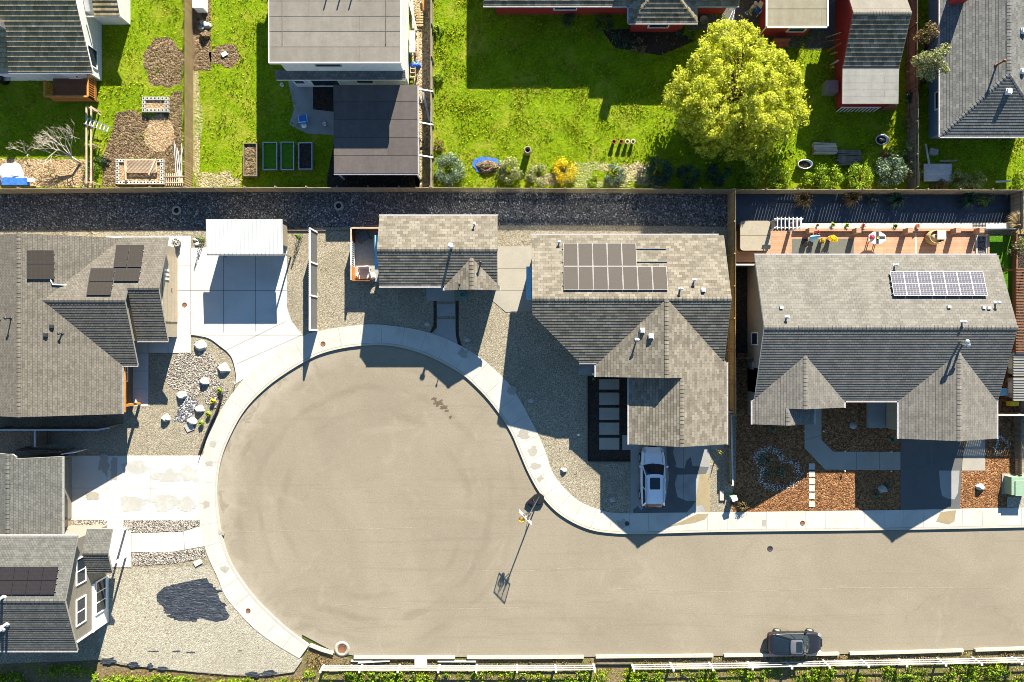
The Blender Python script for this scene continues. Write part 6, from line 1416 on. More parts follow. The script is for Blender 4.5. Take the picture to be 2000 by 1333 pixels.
r = thing('patio_table', 'octagonal pale patio table with dark bands and a red cushion on it', 'table', W3(1713, 464, .34)); c = W3(1713, 465, 1.05)
o8 = [(c.x + .62 * math.cos(RAD(22.5 + 45 * k)) * 1.1, c.y + .5 * math.sin(RAD(22.5 + 45 * k))) for k in range(8)]
mb = MB(); mb.prism(o8, 1.02, 1.07); part('table_top', mb, 'cloth_white', r)
mb = MB(); mb.boxz(c.x - .08, c.x + .12, c.y - .45, c.y + .45, 1.072, 1.078); mb.boxz(c.x + .12, c.x + .58, c.y - .1, c.y + .12, 1.072, 1.078); part('dark_band', mb, 'fabric', r)
for k in range(4): a = RAD(45 + 90 * k); mb = MB(); mb.bar((c.x + .4 * math.cos(a), c.y + .32 * math.sin(a), .34), (c.x + .4 * math.cos(a), c.y + .32 * math.sin(a), 1.02), .06, .06); part('leg', mb, 'lumber', r)
one(rockmesh((c.x - .38, c.y + .08, 1.1), .2, .18, .16, 5), 'red_cushion', MT['red'], 'round red cushion on the octagonal patio table', 'cushion')
c2 = W3(1717, 466, 1.08); mb = MB(); mb.torus((c.x + .05, c.y - .02, 1.1), .07, .025); one(mb, 'ornament_ring', MT['yellow'], 'small yellow ring at the middle of the patio table', 'ornament')
r = thing('barrel_lounger', 'round wooden tub half covered with a cream cloth on the terrace', 'tub', W3(1820, 464, .34)); c = W3(1818, 466, .34)
mb = MB(); mb.lathe((c.x, c.y, .34), [(.45, 0), (.55, .4), (.52, .8), (.46, .8), (.42, .5)], 20, sx=1.15); part('barrel', mb, 'fence_y', r); mb = MB(); mb.lathe((c.x, c.y, 1.0), [(.5, 0), (0, .02)], 16, sx=1.1); part('lid', mb, 'lumber', r)
mb = MB(); mb.boxz(c.x - .02, c.x + .62, c.y - .2, c.y + .48, 1.16, 1.2); part('cloth', mb, 'cushion', r)
crate('terrace_planter', 'white framed planter of grey gravel at the east end of the terrace', 'planter', 1910, 481, .85, 1.55, .35, 'plank_w', 'rubble', t=.09)
mb = MB(); mb.boxz(X(1921) , X(1924), 5.3, Y(459), .1, .5); one(mb, 'timber_kerb', MT['fence_y'], 'honey timber edging between the gravel planter and fresh turf', 'edging')
mb = MB(); mb.boxz(X(1972), X(1975), -1.5, Y(460), .1, .7); one(mb, 'timber_kerb', MT['deck_b'], 'dark brown timber edging along the far side of fresh turf', 'edging')
mb = MB(); mb.bar((*W(1905, 452), .9), (*W(1965, 452), .9), .06, .5); one(mb, 'screen_panel', MT['steel'], 'grey screen panel above the fresh turf', 'screen')
mb = MB()
for k in range(5): mb.bar((X(1893 + k * 6), Y(446), .45), (X(1893 + k * 6), Y(438), .45), .02, .02)
for k in range(4): mb.bar((X(1893), Y(438 + k * 2.6), .46), (X(1918), Y(438 + k * 2.6), .46), .02, .02)
one(mb, 'wire_rack', MT['black'], 'black wire grid lying on the pale terrace wall', 'rack')
c = W3(1789, 443, .42); r = thing('bird_house', 'tiny brown bird house on the pale terrace wall', 'bird house', c); mb = MB(); mb.box(c + Vector((0, 0, .12)), (.16, .16, .24)); part('body', mb, 'fence_y', r); mb = MB(); mb.box(c + Vector((-.06, 0, .28)), (.2, .26, .03), ry=-.6); mb.box(c + Vector((.06, 0, .28)), (.2, .26, .03), ry=.6); part('roof', mb, 'plank_red', r)
# neighbour at the east edge
r = thing('slatted_pergola', 'brown slatted pergola just inside the east edge', 'pergola', (X(2000), Y(600), .1)); z = 2.2
for k in range(30): mb = MB(); yy = Y(525 + k * 5.6, z); mb.bar((X(1984, z), yy, z), (X(2050, z), yy, z), .09, .05); part('slat', mb, 'deck_b', r)
for px in (1987, 2040): mb = MB(); mb.bar((X(px, z), Y(522, z), z - .1), (X(px, z), Y(690, z), z - .1), .1, .14); part('beam', mb, 'deck_b', r)
for px in (1987, 2040):
    for py in (526, 686): mb = MB(); mb.bar((X(px, z), Y(py, z), 0), (X(px, z), Y(py, z), z - .15), .12, .12); part('post', mb, 'deck_b', r)
for i, (a, b, lb) in enumerate(((688, 735, 'tan garden shed with a ribbed grey roof south of the pergola, upper one'), (738, 783, 'tan garden shed with a ribbed grey roof nearest the garage gable'))):
    r = thing('garden_shed', lb, 'shed', (X(1990), Y((a + b) / 2), .1)); ya, yb_ = Y(b, 2.0), Y(a, 2.0)
    mb = MB(); mb.boxz(X(1966), X(1966) + 2.2, ya + .1, yb_ - .1, .1, 1.95); part('wall', mb, 'plank_w', r); mb = MB(); mb.boxz(X(1978, 2.0), X(1978, 2.0) + 2.4, ya, yb_, 1.96, 2.06)
    for k in range(9): mb.boxz(X(1978, 2.0), X(1978, 2.0) + 2.4, ya + (yb_ - ya) * k / 9, ya + (yb_ - ya) * k / 9 + .04, 2.05, 2.1)
    part('roof', mb, 'flat_lt', r); mb = MB(); mb.boxz(X(1966) - .03, X(1966) + .0, (ya + yb_) / 2 - .4, (ya + yb_) / 2 + .4, .2, 1.8); part('door', mb, 'white', r)
r = thing('wheelie_bin', 'small blue bin beside the ribbed grey shed roofs', 'bin', W3(1945, 766, .1)); c = W3(1941, 764); mb = MB(); mb.box((c.x, c.y, .55), (.5, .5, .9)); part('body', mb, 'blue', r); mb = MB(); mb.box((c.x, c.y, 1.03), (.55, .56, .07)); part('lid', mb, 'sky_blue', r)
mb = MB(); mb.box((*W(1972, 788), .3), (.7, .35, .4)); one(mb, 'storage_tote', MT['yellow'], 'yellow tote beside the garden sheds', 'tote')
# ---------------------------------------------------------------- plants
def leaf(mb, p, n, s, rnd):
    n = (n + Vector((rnd.uniform(-.8, .8), rnd.uniform(-.8, .8), rnd.uniform(-.5, .8)))).normalized()
    a = n.orthogonal().normalized(); a = Matrix.Rotation(rnd.uniform(0, 6.28), 3, n) @ a; b = n.cross(a); l = s * rnd.uniform(.7, 1.4); w_ = l * .5
    mb.face([p - a * l * .5, p + b * w_ * .5 + n * l * .08, p + a * l * .5, p - b * w_ * .5 + n * l * .08])
def clump(mb, c, r, n, s, rnd, flat=.8, droop=0.0):
    for _ in range(n):
        d = Vector((rnd.gauss(0, 1), rnd.gauss(0, 1), rnd.gauss(0, 1))).normalized(); k = rnd.random() ** .4
        q = Vector((d.x * r, d.y * r, d.z * r * flat)) * k
        if droop: q.z -= droop * (q.x * q.x + q.y * q.y) / (r * r) * r
        leaf(mb, Vector(c) + q, d, s, rnd)
def bush(label, px, py, r, h, mat, n=700, s=.13, seed=None, cat='shrub', name='shrub', group=None, k=16, z0=.1, sq=1.0):
    seed = seed or int(px * 3 + py); rnd = random.Random(seed); c = W3(px, py, h * .5); root = thing(name, label, cat, (c.x, c.y, z0), group); mb = MB()
    for i in range(k):
        a = rnd.uniform(0, 6.28); u = rnd.uniform(.05, 1); q = Vector((math.cos(a) * math.sqrt(1 - (u - .3) ** 2) * r * .72, math.sin(a) * math.sqrt(1 - (u - .3) ** 2) * r * .72 * sq, u * h * .8))
        clump(mb, (c.x + q.x * rnd.uniform(.7, 1.1), c.y + q.y * rnd.uniform(.7, 1.1), z0 + q.z), r * rnd.uniform(.28, .46), n // k, s, rnd)
    mb.build('foliage', MT[mat], root); st_ = MB()
    for i in range(5): a = i * 1.26; st_.tube((c.x, c.y, 0), (c.x + math.cos(a) * r * .4, c.y + math.sin(a) * r * .4, z0 + h * .6), .035, .015, 5)
    st_.build('stem', MT['bark'], root); return root
def spiky(label, px, py, r, h, mat, n=60, name='ornamental_grass', cat='plant', z0=.1, w=.03, seed=None, group=None, arch=.35):
    rnd = random.Random(seed or int(px + py * 3)); c = W3(px, py, z0); mb = MB()
    for i in range(n):
        a = rnd.uniform(0, 6.28); L = r * rnd.uniform(.4, 1.05); hh = h * rnd.uniform(.5, 1.05); d = Vector((math.cos(a), math.sin(a), 0)); s = Vector((-d.y, d.x, 0)) * w
        p0 = c + d * r * .05; p1 = c + d * L * .5 + Vector((0, 0, hh)); p2 = c + d * L + Vector((0, 0, hh * (1 - arch) * rnd.uniform(.5, 1)))
        mb.faces([p0 - s, p0 + s, p1 + s * .8, p1 - s * .8, p2], [(0, 1, 2, 3), (3, 2, 4)])
    return one(mb, name, MT[mat], label, cat, group, origin=c)

# the golden willow
rnd = random.Random(21)
CR = [(1395, 52), (1420, 45), (1445, 47), (1475, 62), (1492, 80), (1520, 100), (1530, 122), (1556, 130), (1556, 152), (1572, 178), (1572, 238), (1545, 262), (1515, 290), (1480, 308), (1440, 305), (1400, 292), (1365, 288), (1348, 255), (1330, 232), (1303, 205), (1300, 182), (1322, 155), (1330, 138), (1362, 135), (1352, 115), (1372, 104), (1372, 82), (1385, 65)]
tr = thing('willow_tree', 'large golden green willow tree with a billowing crown on the lawn', 'tree', W3(1420, 215, .1)); cw = MB(); limbs = MB()
base = W3(1420, 215, .1); fork = Vector((base.x + .1, base.y, 2.2)); limbs.path([base - Vector((0, 0, .2)), base + Vector((.05, 0, 1.2)), fork], .34, 12, r1=.24)
cen = (1440, 165); tops = []
LOBES = [(1412, 62), (1452, 64), (1430, 92), (1472, 92), (1400, 100), (1490, 122), (1518, 118), (1372, 122), (1408, 140), (1470, 150), (1505, 158), (1545, 150), (1340, 160), (1375, 172), (1320, 190), (1355, 205), (1468, 200), (1500, 200), (1540, 195), (1560, 222), (1395, 212), (1435, 225), (1480, 232), (1522, 238), (1345, 238), (1378, 252), (1412, 262), (1452, 268), (1490, 278), (1425, 292), (1468, 300), (1390, 285)]
def tz(px, py):
    d = math.hypot((px - cen[0]) / 150, (py - cen[1]) / 145); z = 7.0 * (1 - .52 * d ** 1.7)
    return max(1.4, z - max(0, py - 225) * .028)
for (px, py) in LOBES:
    c = W3(px, py, tz(px, py) - rnd.uniform(.1, 1.3)); R_ = rnd.uniform(.5, .82)
    for _ in range(22):
        a = rnd.uniform(0, 6.28); v = rnd.uniform(-.25, 1); h_ = math.sqrt(1 - v * v)
        q = c + Vector((math.cos(a) * h_, math.sin(a) * h_, v * .8)) * R_; tops.append(q); clump(cw, q, rnd.uniform(.2, .36), 60, .14, rnd, .8, .4)
    for _ in range(150):
        q = c + Vector((rnd.gauss(0, R_ * .55), rnd.gauss(0, R_ * .55), -rnd.uniform(.2, 2.4))); q.z = max(q.z, .5); leaf(cw, q, Vector((rnd.gauss(0, 1), rnd.gauss(0, 1), .2)), .19, rnd)
for i, (px, py) in enumerate(CR):
    for t in (0, .5):
        x = px + (CR[(i + 1) % len(CR)][0] - px) * t; y = py + (CR[(i + 1) % len(CR)][1] - py) * t; d = math.hypot((x - cen[0]) / 140, (y - cen[1]) / 140)
        clump(cw, W3(x + rnd.uniform(-6, 6), y + rnd.uniform(-6, 6), max(1.0, 6.5 * (1 - .55 * d ** 1.6)) if y < 230 else 2.2), rnd.uniform(.22, .36), 42, .17, rnd, .7, .4)
for (px, py) in rand_in(CR, 1150, rnd):  # inner leaves added to block light through the crown
    q = W3(px, py, max(.7, tz(px, py) * rnd.uniform(.35, .75)))
    for _ in range(5): leaf(cw, q + Vector((rnd.gauss(0, .2), rnd.gauss(0, .2), rnd.gauss(0, .25))), Vector((rnd.gauss(0, 1), rnd.gauss(0, 1), .5)), .24, rnd)
CORE = [(1330, 190), (1400, 130), (1500, 140), (1550, 200), (1530, 250), (1470, 290), (1390, 280), (1345, 245)]
for (px, py) in rand_in(CORE, 1500, rnd):  # low inner leaves added to thicken the shadow under the tree
    q = W3(px, py, 2.6); q.z = rnd.uniform(.5, 3.6)
    for _ in range(3): leaf(cw, q + Vector((rnd.gauss(0, .25), rnd.gauss(0, .25), 0)), Vector((rnd.gauss(0, 1), rnd.gauss(0, 1), .3)), .34, rnd)
cw.build('crown', MT['l_tree'], tr)
for c in rnd.sample(tops, 34):
    m = fork.lerp(c, .5) + Vector((rnd.uniform(-.4, .4), rnd.uniform(-.4, .4), .5)); limbs.path([fork - Vector((0, 0, rnd.uniform(0, .5))), m, c], .11, 6, r1=.02)
limbs.build('trunk', MT['bark'], tr)

def small_tree(label, base, pts, mat, n, s, r, name='tree', seed=4, bare=.0):
    rnd = random.Random(seed); b = W3(*base, .1); t = thing(name, label, 'tree', b); cw = MB(); lm = MB()
    for (px, py, z, k) in pts:
        c = W3(px, py, z); clump(cw, c, r * k, int(n * k), s, rnd, .75)
        m = b.lerp(c, .5) + Vector((rnd.uniform(-.2, .2), rnd.uniform(-.2, .2), .3)); lm.path([b, m, c], .07, 6, r1=.015)
        for _ in range(6): q = c + Vector((rnd.gauss(0, r * k * .7), rnd.gauss(0, r * k * .7), rnd.gauss(0, .2))); lm.tube(m.lerp(c, .7), q, .018, .006, 4)
    cw.build('crown', MT[mat], t); lm.build('trunk', MT['bark'], t); return t
small_tree('small cream leaved tree overhanging the eave of the cool grey house', (1800, 165), [(1845, 97, 4, .8), (1830, 108, 4, 1), (1808, 112, 3.6, .9), (1790, 120, 3.2, .8), (1815, 128, 3.4, 1), (1838, 128, 3.8, .8), (1800, 142, 3, .9), (1818, 150, 3.2, .7), (1848, 138, 3.6, .5)], 'l_cream', 260, .16, .55, seed=5)
small_tree('little olive leaved tree on a bare stem north of the cream leaved tree', (1806, 100), [(1818, 55, 3.4, 1), (1826, 64, 3.2, .8), (1798, 68, 3.0, .7), (1812, 76, 3, .6), (1790, 76, 2.6, .5)], 'l_brown', 130, .16, .5, seed=6)
# bare tree by the timber rails
def twigs(mb, p, d, L, r, depth, rnd):
    q = p + d * L; mb.tube(p, q, r, r * .68, 5, caps=False)
    if depth == 0: return
    for i in range(rnd.choice((2, 3, 3))):
        e = (d + Vector((rnd.uniform(-.75, .75), rnd.uniform(-.75, .75), rnd.uniform(-.25, .5)))).normalized(); twigs(mb, q if i else p.lerp(q, .75), e, L * rnd.uniform(.62, .85), r * .64, depth - 1, rnd)
rnd = random.Random(9); b = W3(158, 320, .1); t = thing('bare_tree', 'leafless pale branched fruit tree beside the wood chip bed', 'tree', b); lm = MB(); lm.tube(b, b + Vector((-.3, .35, .7)), .09, .07, 7); lm.build('trunk', MT['twig'], t); lm = MB()
for d in ((-.9, .55, .35), (-.55, .8, .5), (-.1, .85, .6), (.35, .7, .6), (-1, .05, .3)): twigs(lm, b + Vector((-.3, .35, .68)), Vector(d).normalized(), .95, .045, 4, rnd)
lm.build('crown', MT['twig'], t)
b = W3(50, 300, .1); t = thing('bare_tree', 'small leafless sapling at the edge of the shaded lawn', 'tree', b); lm = MB()
for d in ((-.5, .3, .8), (.3, .5, .7), (.6, -.1, .7)): twigs(lm, b, Vector(d).normalized(), .5, .025, 3, rnd)
lm.build('crown', MT['twig'], t)
bush('low evergreen shrub tangled round the timber rails', 178, 330, .75, .7, 'l_green', 420, .12)
bush('small dark shrub at the foot of the timber rails', 200, 312, .45, .6, 'l_dark', 240, .1)
# hedge of the willow lawn
G = 'shrubs along the long honey fence'
for a in (('grey green domed shrub in the corner of the willow lawn', 876, 332, 1.2, 1.4, 'l_grey', 1500, .12, 26), ('cream flecked shrub beside the blue tarp and earth heap', 996, 334, 1.0, 1.2, 'l_cream', 1000, .13, 18), ('green and cream shrub between the pipe planter and yellow bush', 1051, 343, .85, .9, 'l_cream', 700, .12, 16), ('bright yellow flowering bush by the honey fence', 1103, 334, .95, 1.2, 'l_yellow', 1100, .12, 18),
          ('tiny lime green shrub just east of the yellow bush', 1161, 355, .45, .5, 'l_lime', 220, .11, 8), ('silver tipped shrub south of the four pots', 1201, 340, .8, .9, 'l_grey', 700, .12, 16), ('dark round shrub west of the willow shadow', 1287, 334, 1.05, 1.5, 'l_dark', 1100, .13, 20), ('dark shrub in the willow shade, east of the dark round shrub', 1345, 345, .9, 1.2, 'l_dark', 700, .13, 14), ('dark shrub below the middle of the willow', 1405, 340, .9, 1.1, 'l_dark', 700, .13, 14),
          ('sunlit green shrub at the south east foot of the willow', 1462, 346, .9, 1.0, 'l_lime', 800, .14, 16), ('mixed green shrub west of the oval tub', 1520, 350, .9, .9, 'l_lime', 800, .14, 16), ('green shrub directly below the oval tub', 1577, 350, .55, .8, 'l_lime', 420, .13, 10), ('broad green shrub below the sunlit board stack', 1617, 345, 1.05, 1.1, 'l_lime', 1100, .14, 20), ('broad green shrub below the ragged board pile', 1676, 346, 1.05, 1.1, 'l_lime', 1100, .14, 20), ('dense grey leaved shrub near the workshop fence corner', 1738, 334, 1.1, 1.4, 'l_grey', 1200, .15, 20)):
    bush(a[0], a[1], a[2], a[3] * 1.12, a[4], a[5], int(a[6] * 1.7), a[7] * 1.1, k=a[8], group=G)
bush('dark leaved shrub below the black rimmed tub', 1742, 300, .7, 1.2, 'l_green', 500, .13); bush('orange brown withered shrub beside the grey leaved shrub', 1729, 305, .4, .9, 'l_red', 160, .1, k=8)
bush('lime hedge clumps along the plank fence beside the lumber strip', 856, 60, .5, .6, 'l_lime', 300, .14); bush('lime grass clump midway along the plank fence', 857, 150, .5, .5, 'l_lime', 300, .14); bush('brownish weed clump near the domed grey shrub', 858, 285, .5, .6, 'l_brown', 260, .12)
for i, (px, py, r, m, lb) in enumerate(((1781, 190, .6, 'l_dark', 'dark vine mound high on the overgrown fence'), (1782, 240, .65, 'l_brown', 'brown twiggy vine mound midway down the overgrown fence'), (1784, 292, .75, 'l_cream', 'cream leaved shrub mound near the foot of the overgrown fence'), (1782, 335, .9, 'l_cream', 'pale leaved shrub beside the bleached platform'), (1872, 352, .85, 'l_cream', 'cream shrub at the middle of the dark yard fence'), (1905, 355, .8, 'l_cream', 'cream shrub east of the middle of the dark yard fence'), (1835, 363, .6, 'l_brown', 'brown ground shrub along the fence below the platform'), (1995, 350, .7, 'l_lime', 'lime green shrub at the far edge of the dark yard'))):
    bush(lb, px, py, r, 1.2 if i < 4 else 1.0, m, 520, .13)
# behind the grey shingle house
for px, py, r, m, lb in ((1565, 392, 1.0, 'l_brown', 'dark arching grass clump north of the arbor'), (1658, 390, .9, 'l_brown', 'dark arching grass clump north of the potted yellow plant'), (1745, 392, 1.0, 'l_dark', 'wide dark grass clump north of the patio table'), (1885, 393, .95, 'l_dark', 'dark grass clump near the east end of the black fabric strip')): spiky(lb, px, py, r, .8, m, 130)
bush('round dark green shrub by the leaning grey fence corner', 1924, 386, .7, .8, 'l_green', 420, .12)
bush('greyish tuft shrub at the fence foot above the patio table', 1705, 388, .55, .5, 'l_dark', 240, .11)
for px, py, m, lb in ((1625, 440, 'l_lime', 'lime plant on the terrace wall above the rug'), (1652, 441, 'l_lime', 'yellow green plant on the terrace wall near the red leaved plant'), (1685, 442, 'l_red', 'small red leaved plant on the terrace wall'), (1746, 443, 'l_green', 'small green plant on the terrace wall above the table'), (1595, 441, 'l_brown', 'tiny brown plant at the west end of the terrace wall')): spiky(lb, px, py, .26 if m != 'l_brown' else .15, .3, m, 40, 'wall_plant', z0=.42)
def potted(label, px, py, r, h, mat, pot, z0=.35):
    c = W3(px, py, z0); t = thing('potted_plant', label, 'potted plant', c); mb = MB(); mb.lathe(c, [(.14, 0), (.2, .4), (.22, .4), (.17, .36)], 14); part('pot', mb, pot, t); mb = MB(); rnd = random.Random(int(px)); [clump(mb, (c.x + rnd.uniform(-r, r) * .6, c.y + rnd.uniform(-r, r) * .6, c.z + .4 + rnd.uniform(0, h)), r * .5, 40, .12, rnd) for _ in range(9)]; mb.build('foliage', MT[mat], t)
potted('tall potted plant with big yellow leaves on the terrace rug', 1618, 468, .38, .7, 'l_yellow', 'plank_red'); potted('small yellow potted plant beside the tall yellow one', 1602, 472, .16, .15, 'l_yellow', 'fence_y'); potted('red flowering pot behind the pale blue parasol', 1588, 458, .24, .3, 'l_red', 'plank_red')
b = W3(1965, 448, .1); t = thing('palm', 'small bronze fan palm at the corner of the terrace', 'palm', b); mb = MB(); mb.tube(b, b + Vector((.1, .1, 1.3)), .1, .08, 8); mb.build('trunk', MT['bark'], t); mb = MB(); rnd = random.Random(3); top = b + Vector((.1, .1, 1.3))
for i in range(11):
    a = i * 2.4 + rnd.uniform(-.2, .2); d = Vector((math.cos(a), math.sin(a), .25)); L = rnd.uniform(.7, 1.1); s = Vector((-d.y, d.x, 0))
    for j in range(5):
        u = (j - 2) / 2; e = (d + s * u * .36).normalized(); p = top + d * .3; mb.face([p - s * .02, p + e * L * .6 + s * .03, p + e * L - Vector((0, 0, .25)), p + e * L * .6 - s * .03])
mb.build('crown', MT['l_brown'], t)
bush('tall cream leaved shrub behind the slatted pergola corner', 1992, 480, .8, 1.6, 'l_cream', 500, .14)
# small conifers and succulents of the driveway garden
for px, py, lb in ((586, 464, 'slender young conifer in tan gravel beside the privacy fence'), (396, 469, 'slender young conifer at the shed corner by two round stones')):
    c = W3(px, py, .1); t = thing('conifer', lb, 'conifer', c); mb = MB(); mb.tube(c, c + Vector((0, 0, 1.15)), .025, .01, 6); mb.build('trunk', MT['bark'], t); mb = MB(); rnd = random.Random(px)
    for k in range(420): u = rnd.random() ** 1.4; a = rnd.uniform(0, 6.28); r = .2 * (1 - u) + .02; leaf(mb, c + Vector((math.cos(a) * r, math.sin(a) * r, .08 + u * 1.2)), Vector((math.cos(a), math.sin(a), .6)), .07, rnd)
    mb.build('foliage', MT['l_green'], t)
for px, py, m, lb in ((431, 763, 'l_lime', 'bright spiky succulent, northmost beside the black edging'), (418, 784, 'l_yellow', 'yellowish succulent, second along the black edging'), (409, 809, 'l_lime', 'green and yellow succulent, third along the black edging'), (395, 827, 'l_lime', 'flat lime succulent, southmost along the black edging')): spiky(lb, px, py, .3, .35, m, 70, 'succulent', w=.035, group='succulents along the black edging')
# mulch garden
for px, py, r, lb in ((1498, 898, .6, 'largest dark round shrub inside the white pebble outline'), (1500, 926, .36, 'small round shrub low in the pebble outline, western one'), (1526, 922, .36, 'small round shrub low in the pebble outline, eastern one'), (1710, 966, .3, 'small round shrub south west of the shaded grey boulder'), (1734, 946, .24, 'small round shrub north east of the shaded grey boulder'), (1508, 834, .45, 'pale leaved shrub tucked under the porch gable eave')): bush(lb, px, py, r, r, 'l_grey', int(700 * r), .1, k=12)
spiky('dry tan grass clump at the corner of the mulch garden', 1448, 987, .6, .5, 'l_brown', 120, w=.02); spiky('yellow bare twigs standing in gravel at the garage corner', 1402, 880, .35, 1.2, 'l_yellow', 7, 'twigs', w=.015)
spiky('spiky dark plant in the shaded strip near the porch step', 1707, 787, .5, .4, 'l_dark', 50); spiky('spiky pale plant by the porch step corner', 1740, 858, .4, .4, 'l_grey', 50)
# shaded bed of the red house
for i, (px, py, r, m, lb) in enumerate(((1215, 75, .8, 'l_dark', 'dark dead shrub in the shaded bed below the hipped wing'), (1248, 90, .7, 'l_brown', 'brown twiggy shrub in the shaded bed'), (1180, 45, .8, 'l_dark', 'dark spiky mound against the red house wall'), (1110, 38, .6, 'l_dark', 'faint dark shrub below the long red wall'), (1352, 72, .4, 'l_green', 'small green shrub at the corner of dark paving'), (1325, 60, .5, 'l_dark', 'dark shrub under the hipped wing eave'))): bush(lb, px, py, r, .6, m, 320, .13)
# grass, ivy and weeds
def tufts(name, pls, per, s0, s1, mat, label, cat, seed, avoid=(), z=ZL, kind='stuff'):
    rnd = random.Random(seed); mb = MB()
    for pl, n in zip(pls, per):
        for x, y in rand_in(pl, n, rnd):
            if any(inside((x, y), a) for a in avoid) and rnd.random() < .93: continue
            k = mnoise.noise(Vector((x * .7, y * .7, 0)))
            if rnd.random() < .35 - k: continue
            for _ in range(3):
                a = rnd.uniform(0, 6.28); s = rnd.uniform(s0, s1) * (1 + .5 * k); w_ = s * .22; d = Vector((math.cos(a), math.sin(a), 0)); e = Vector((-d.y, d.x, 0)) * w_
                p = Vector((x + rnd.uniform(-.06, .06), y + rnd.uniform(-.06, .06), z)); mb.face([p - e, p + e, p + d * s * rnd.uniform(.3, .9) + Vector((0, 0, s * rnd.uniform(.5, .9)))])
    return tag(mb.build(name, MT[mat]), label, cat, None, kind)
LAWNS = [poly([(-20, -30), (366, -30), (374, 366), (-20, 366)]), poly([(379, -30), (525, -30), (600, 280), (840, 300), (840, 372), (379, 372)]), poly([(848, -30), (1500, -30), (1640, 90), (1765, 200), (1765, 372), (848, 372)]), poly([(1775, -30), (1830, -30), (1830, 270), (2020, 270), (2020, 372), (1775, 372)])]
tufts('grass', LAWNS, (9000, 5000, 30000, 4000), .07, .19, 'l_blade', 'rough green grass growing over the back yard lawns', 'grass', 3, SOIL)
IV = [poly([(600, 1312), (1060, 1314), (1440, 1310), (2020, 1297), (2020, 1345), (590, 1345)], -.02), poly([(-20, 1300), (195, 1300), (195, 1345), (-20, 1345)], -.02), poly([(205, 1316), (560, 1326), (560, 1345), (205, 1345)], -.02)]
rnd = random.Random(8); mb = MB()
for pl, n in zip(IV, (900, 260, 230)):
    for x, y in rand_in(pl, n, rnd):
        if mnoise.noise(Vector((x * .45, y * .9, 3))) < -.1: continue
        clump(mb, (x, y, .08 + rnd.random() * .12), rnd.uniform(.14, .32), 20, .14, rnd, .6)
tag(mb.build('ivy', MT['l_ivy']), 'low bright ivy and weeds covering the bank below the roadside fence', 'ivy', None, 'stuff')
tufts('weeds', [poly([(600, 1288), (1160, 1288), (1160, 1312), (600, 1318)], 0), poly([(1240, 1285), (2010, 1270), (2010, 1292), (1240, 1306)], 0), poly([(600, 1262), (660, 1275), (640, 1300), (600, 1305)], 0), poly([(205, 1308), (590, 1322), (590, 1340), (205, 1340)], 0)], (900, 900, 260, 900), .08, .2, 'l_brown', 'dry brown weeds between the street kerb and the roadside fence', 'weeds', 12, z=-.02)

tufts('bank_grass', [poly([(600, 1306), (1060, 1308), (1440, 1304), (2020, 1292), (2020, 1345), (590, 1345)], -.02), poly([(205, 1318), (590, 1330), (590, 1345), (205, 1345)], -.02)], (5200, 1500), .09, .2, 'l_blade', 'bright green grass growing on the bank under the roadside fence', 'grass', 31, z=-.02)
tufts('gravel_weeds', [poly([(565, 455), (690, 455), (690, 640), (600, 640)]), poly([(975, 445), (1400, 445), (1400, 460), (975, 475)]), poly([(0, 454), (200, 454), (200, 463), (0, 463)]), poly([(205, 1110), (400, 1110), (560, 1290), (240, 1290)]), poly([(940, 690), (1140, 740), (1140, 960), (1060, 860)])], (40, 60, 40, 90, 50), .05, .13, 'l_brown', 'sparse dry weeds poking through the tan gravel', 'weeds', 33)
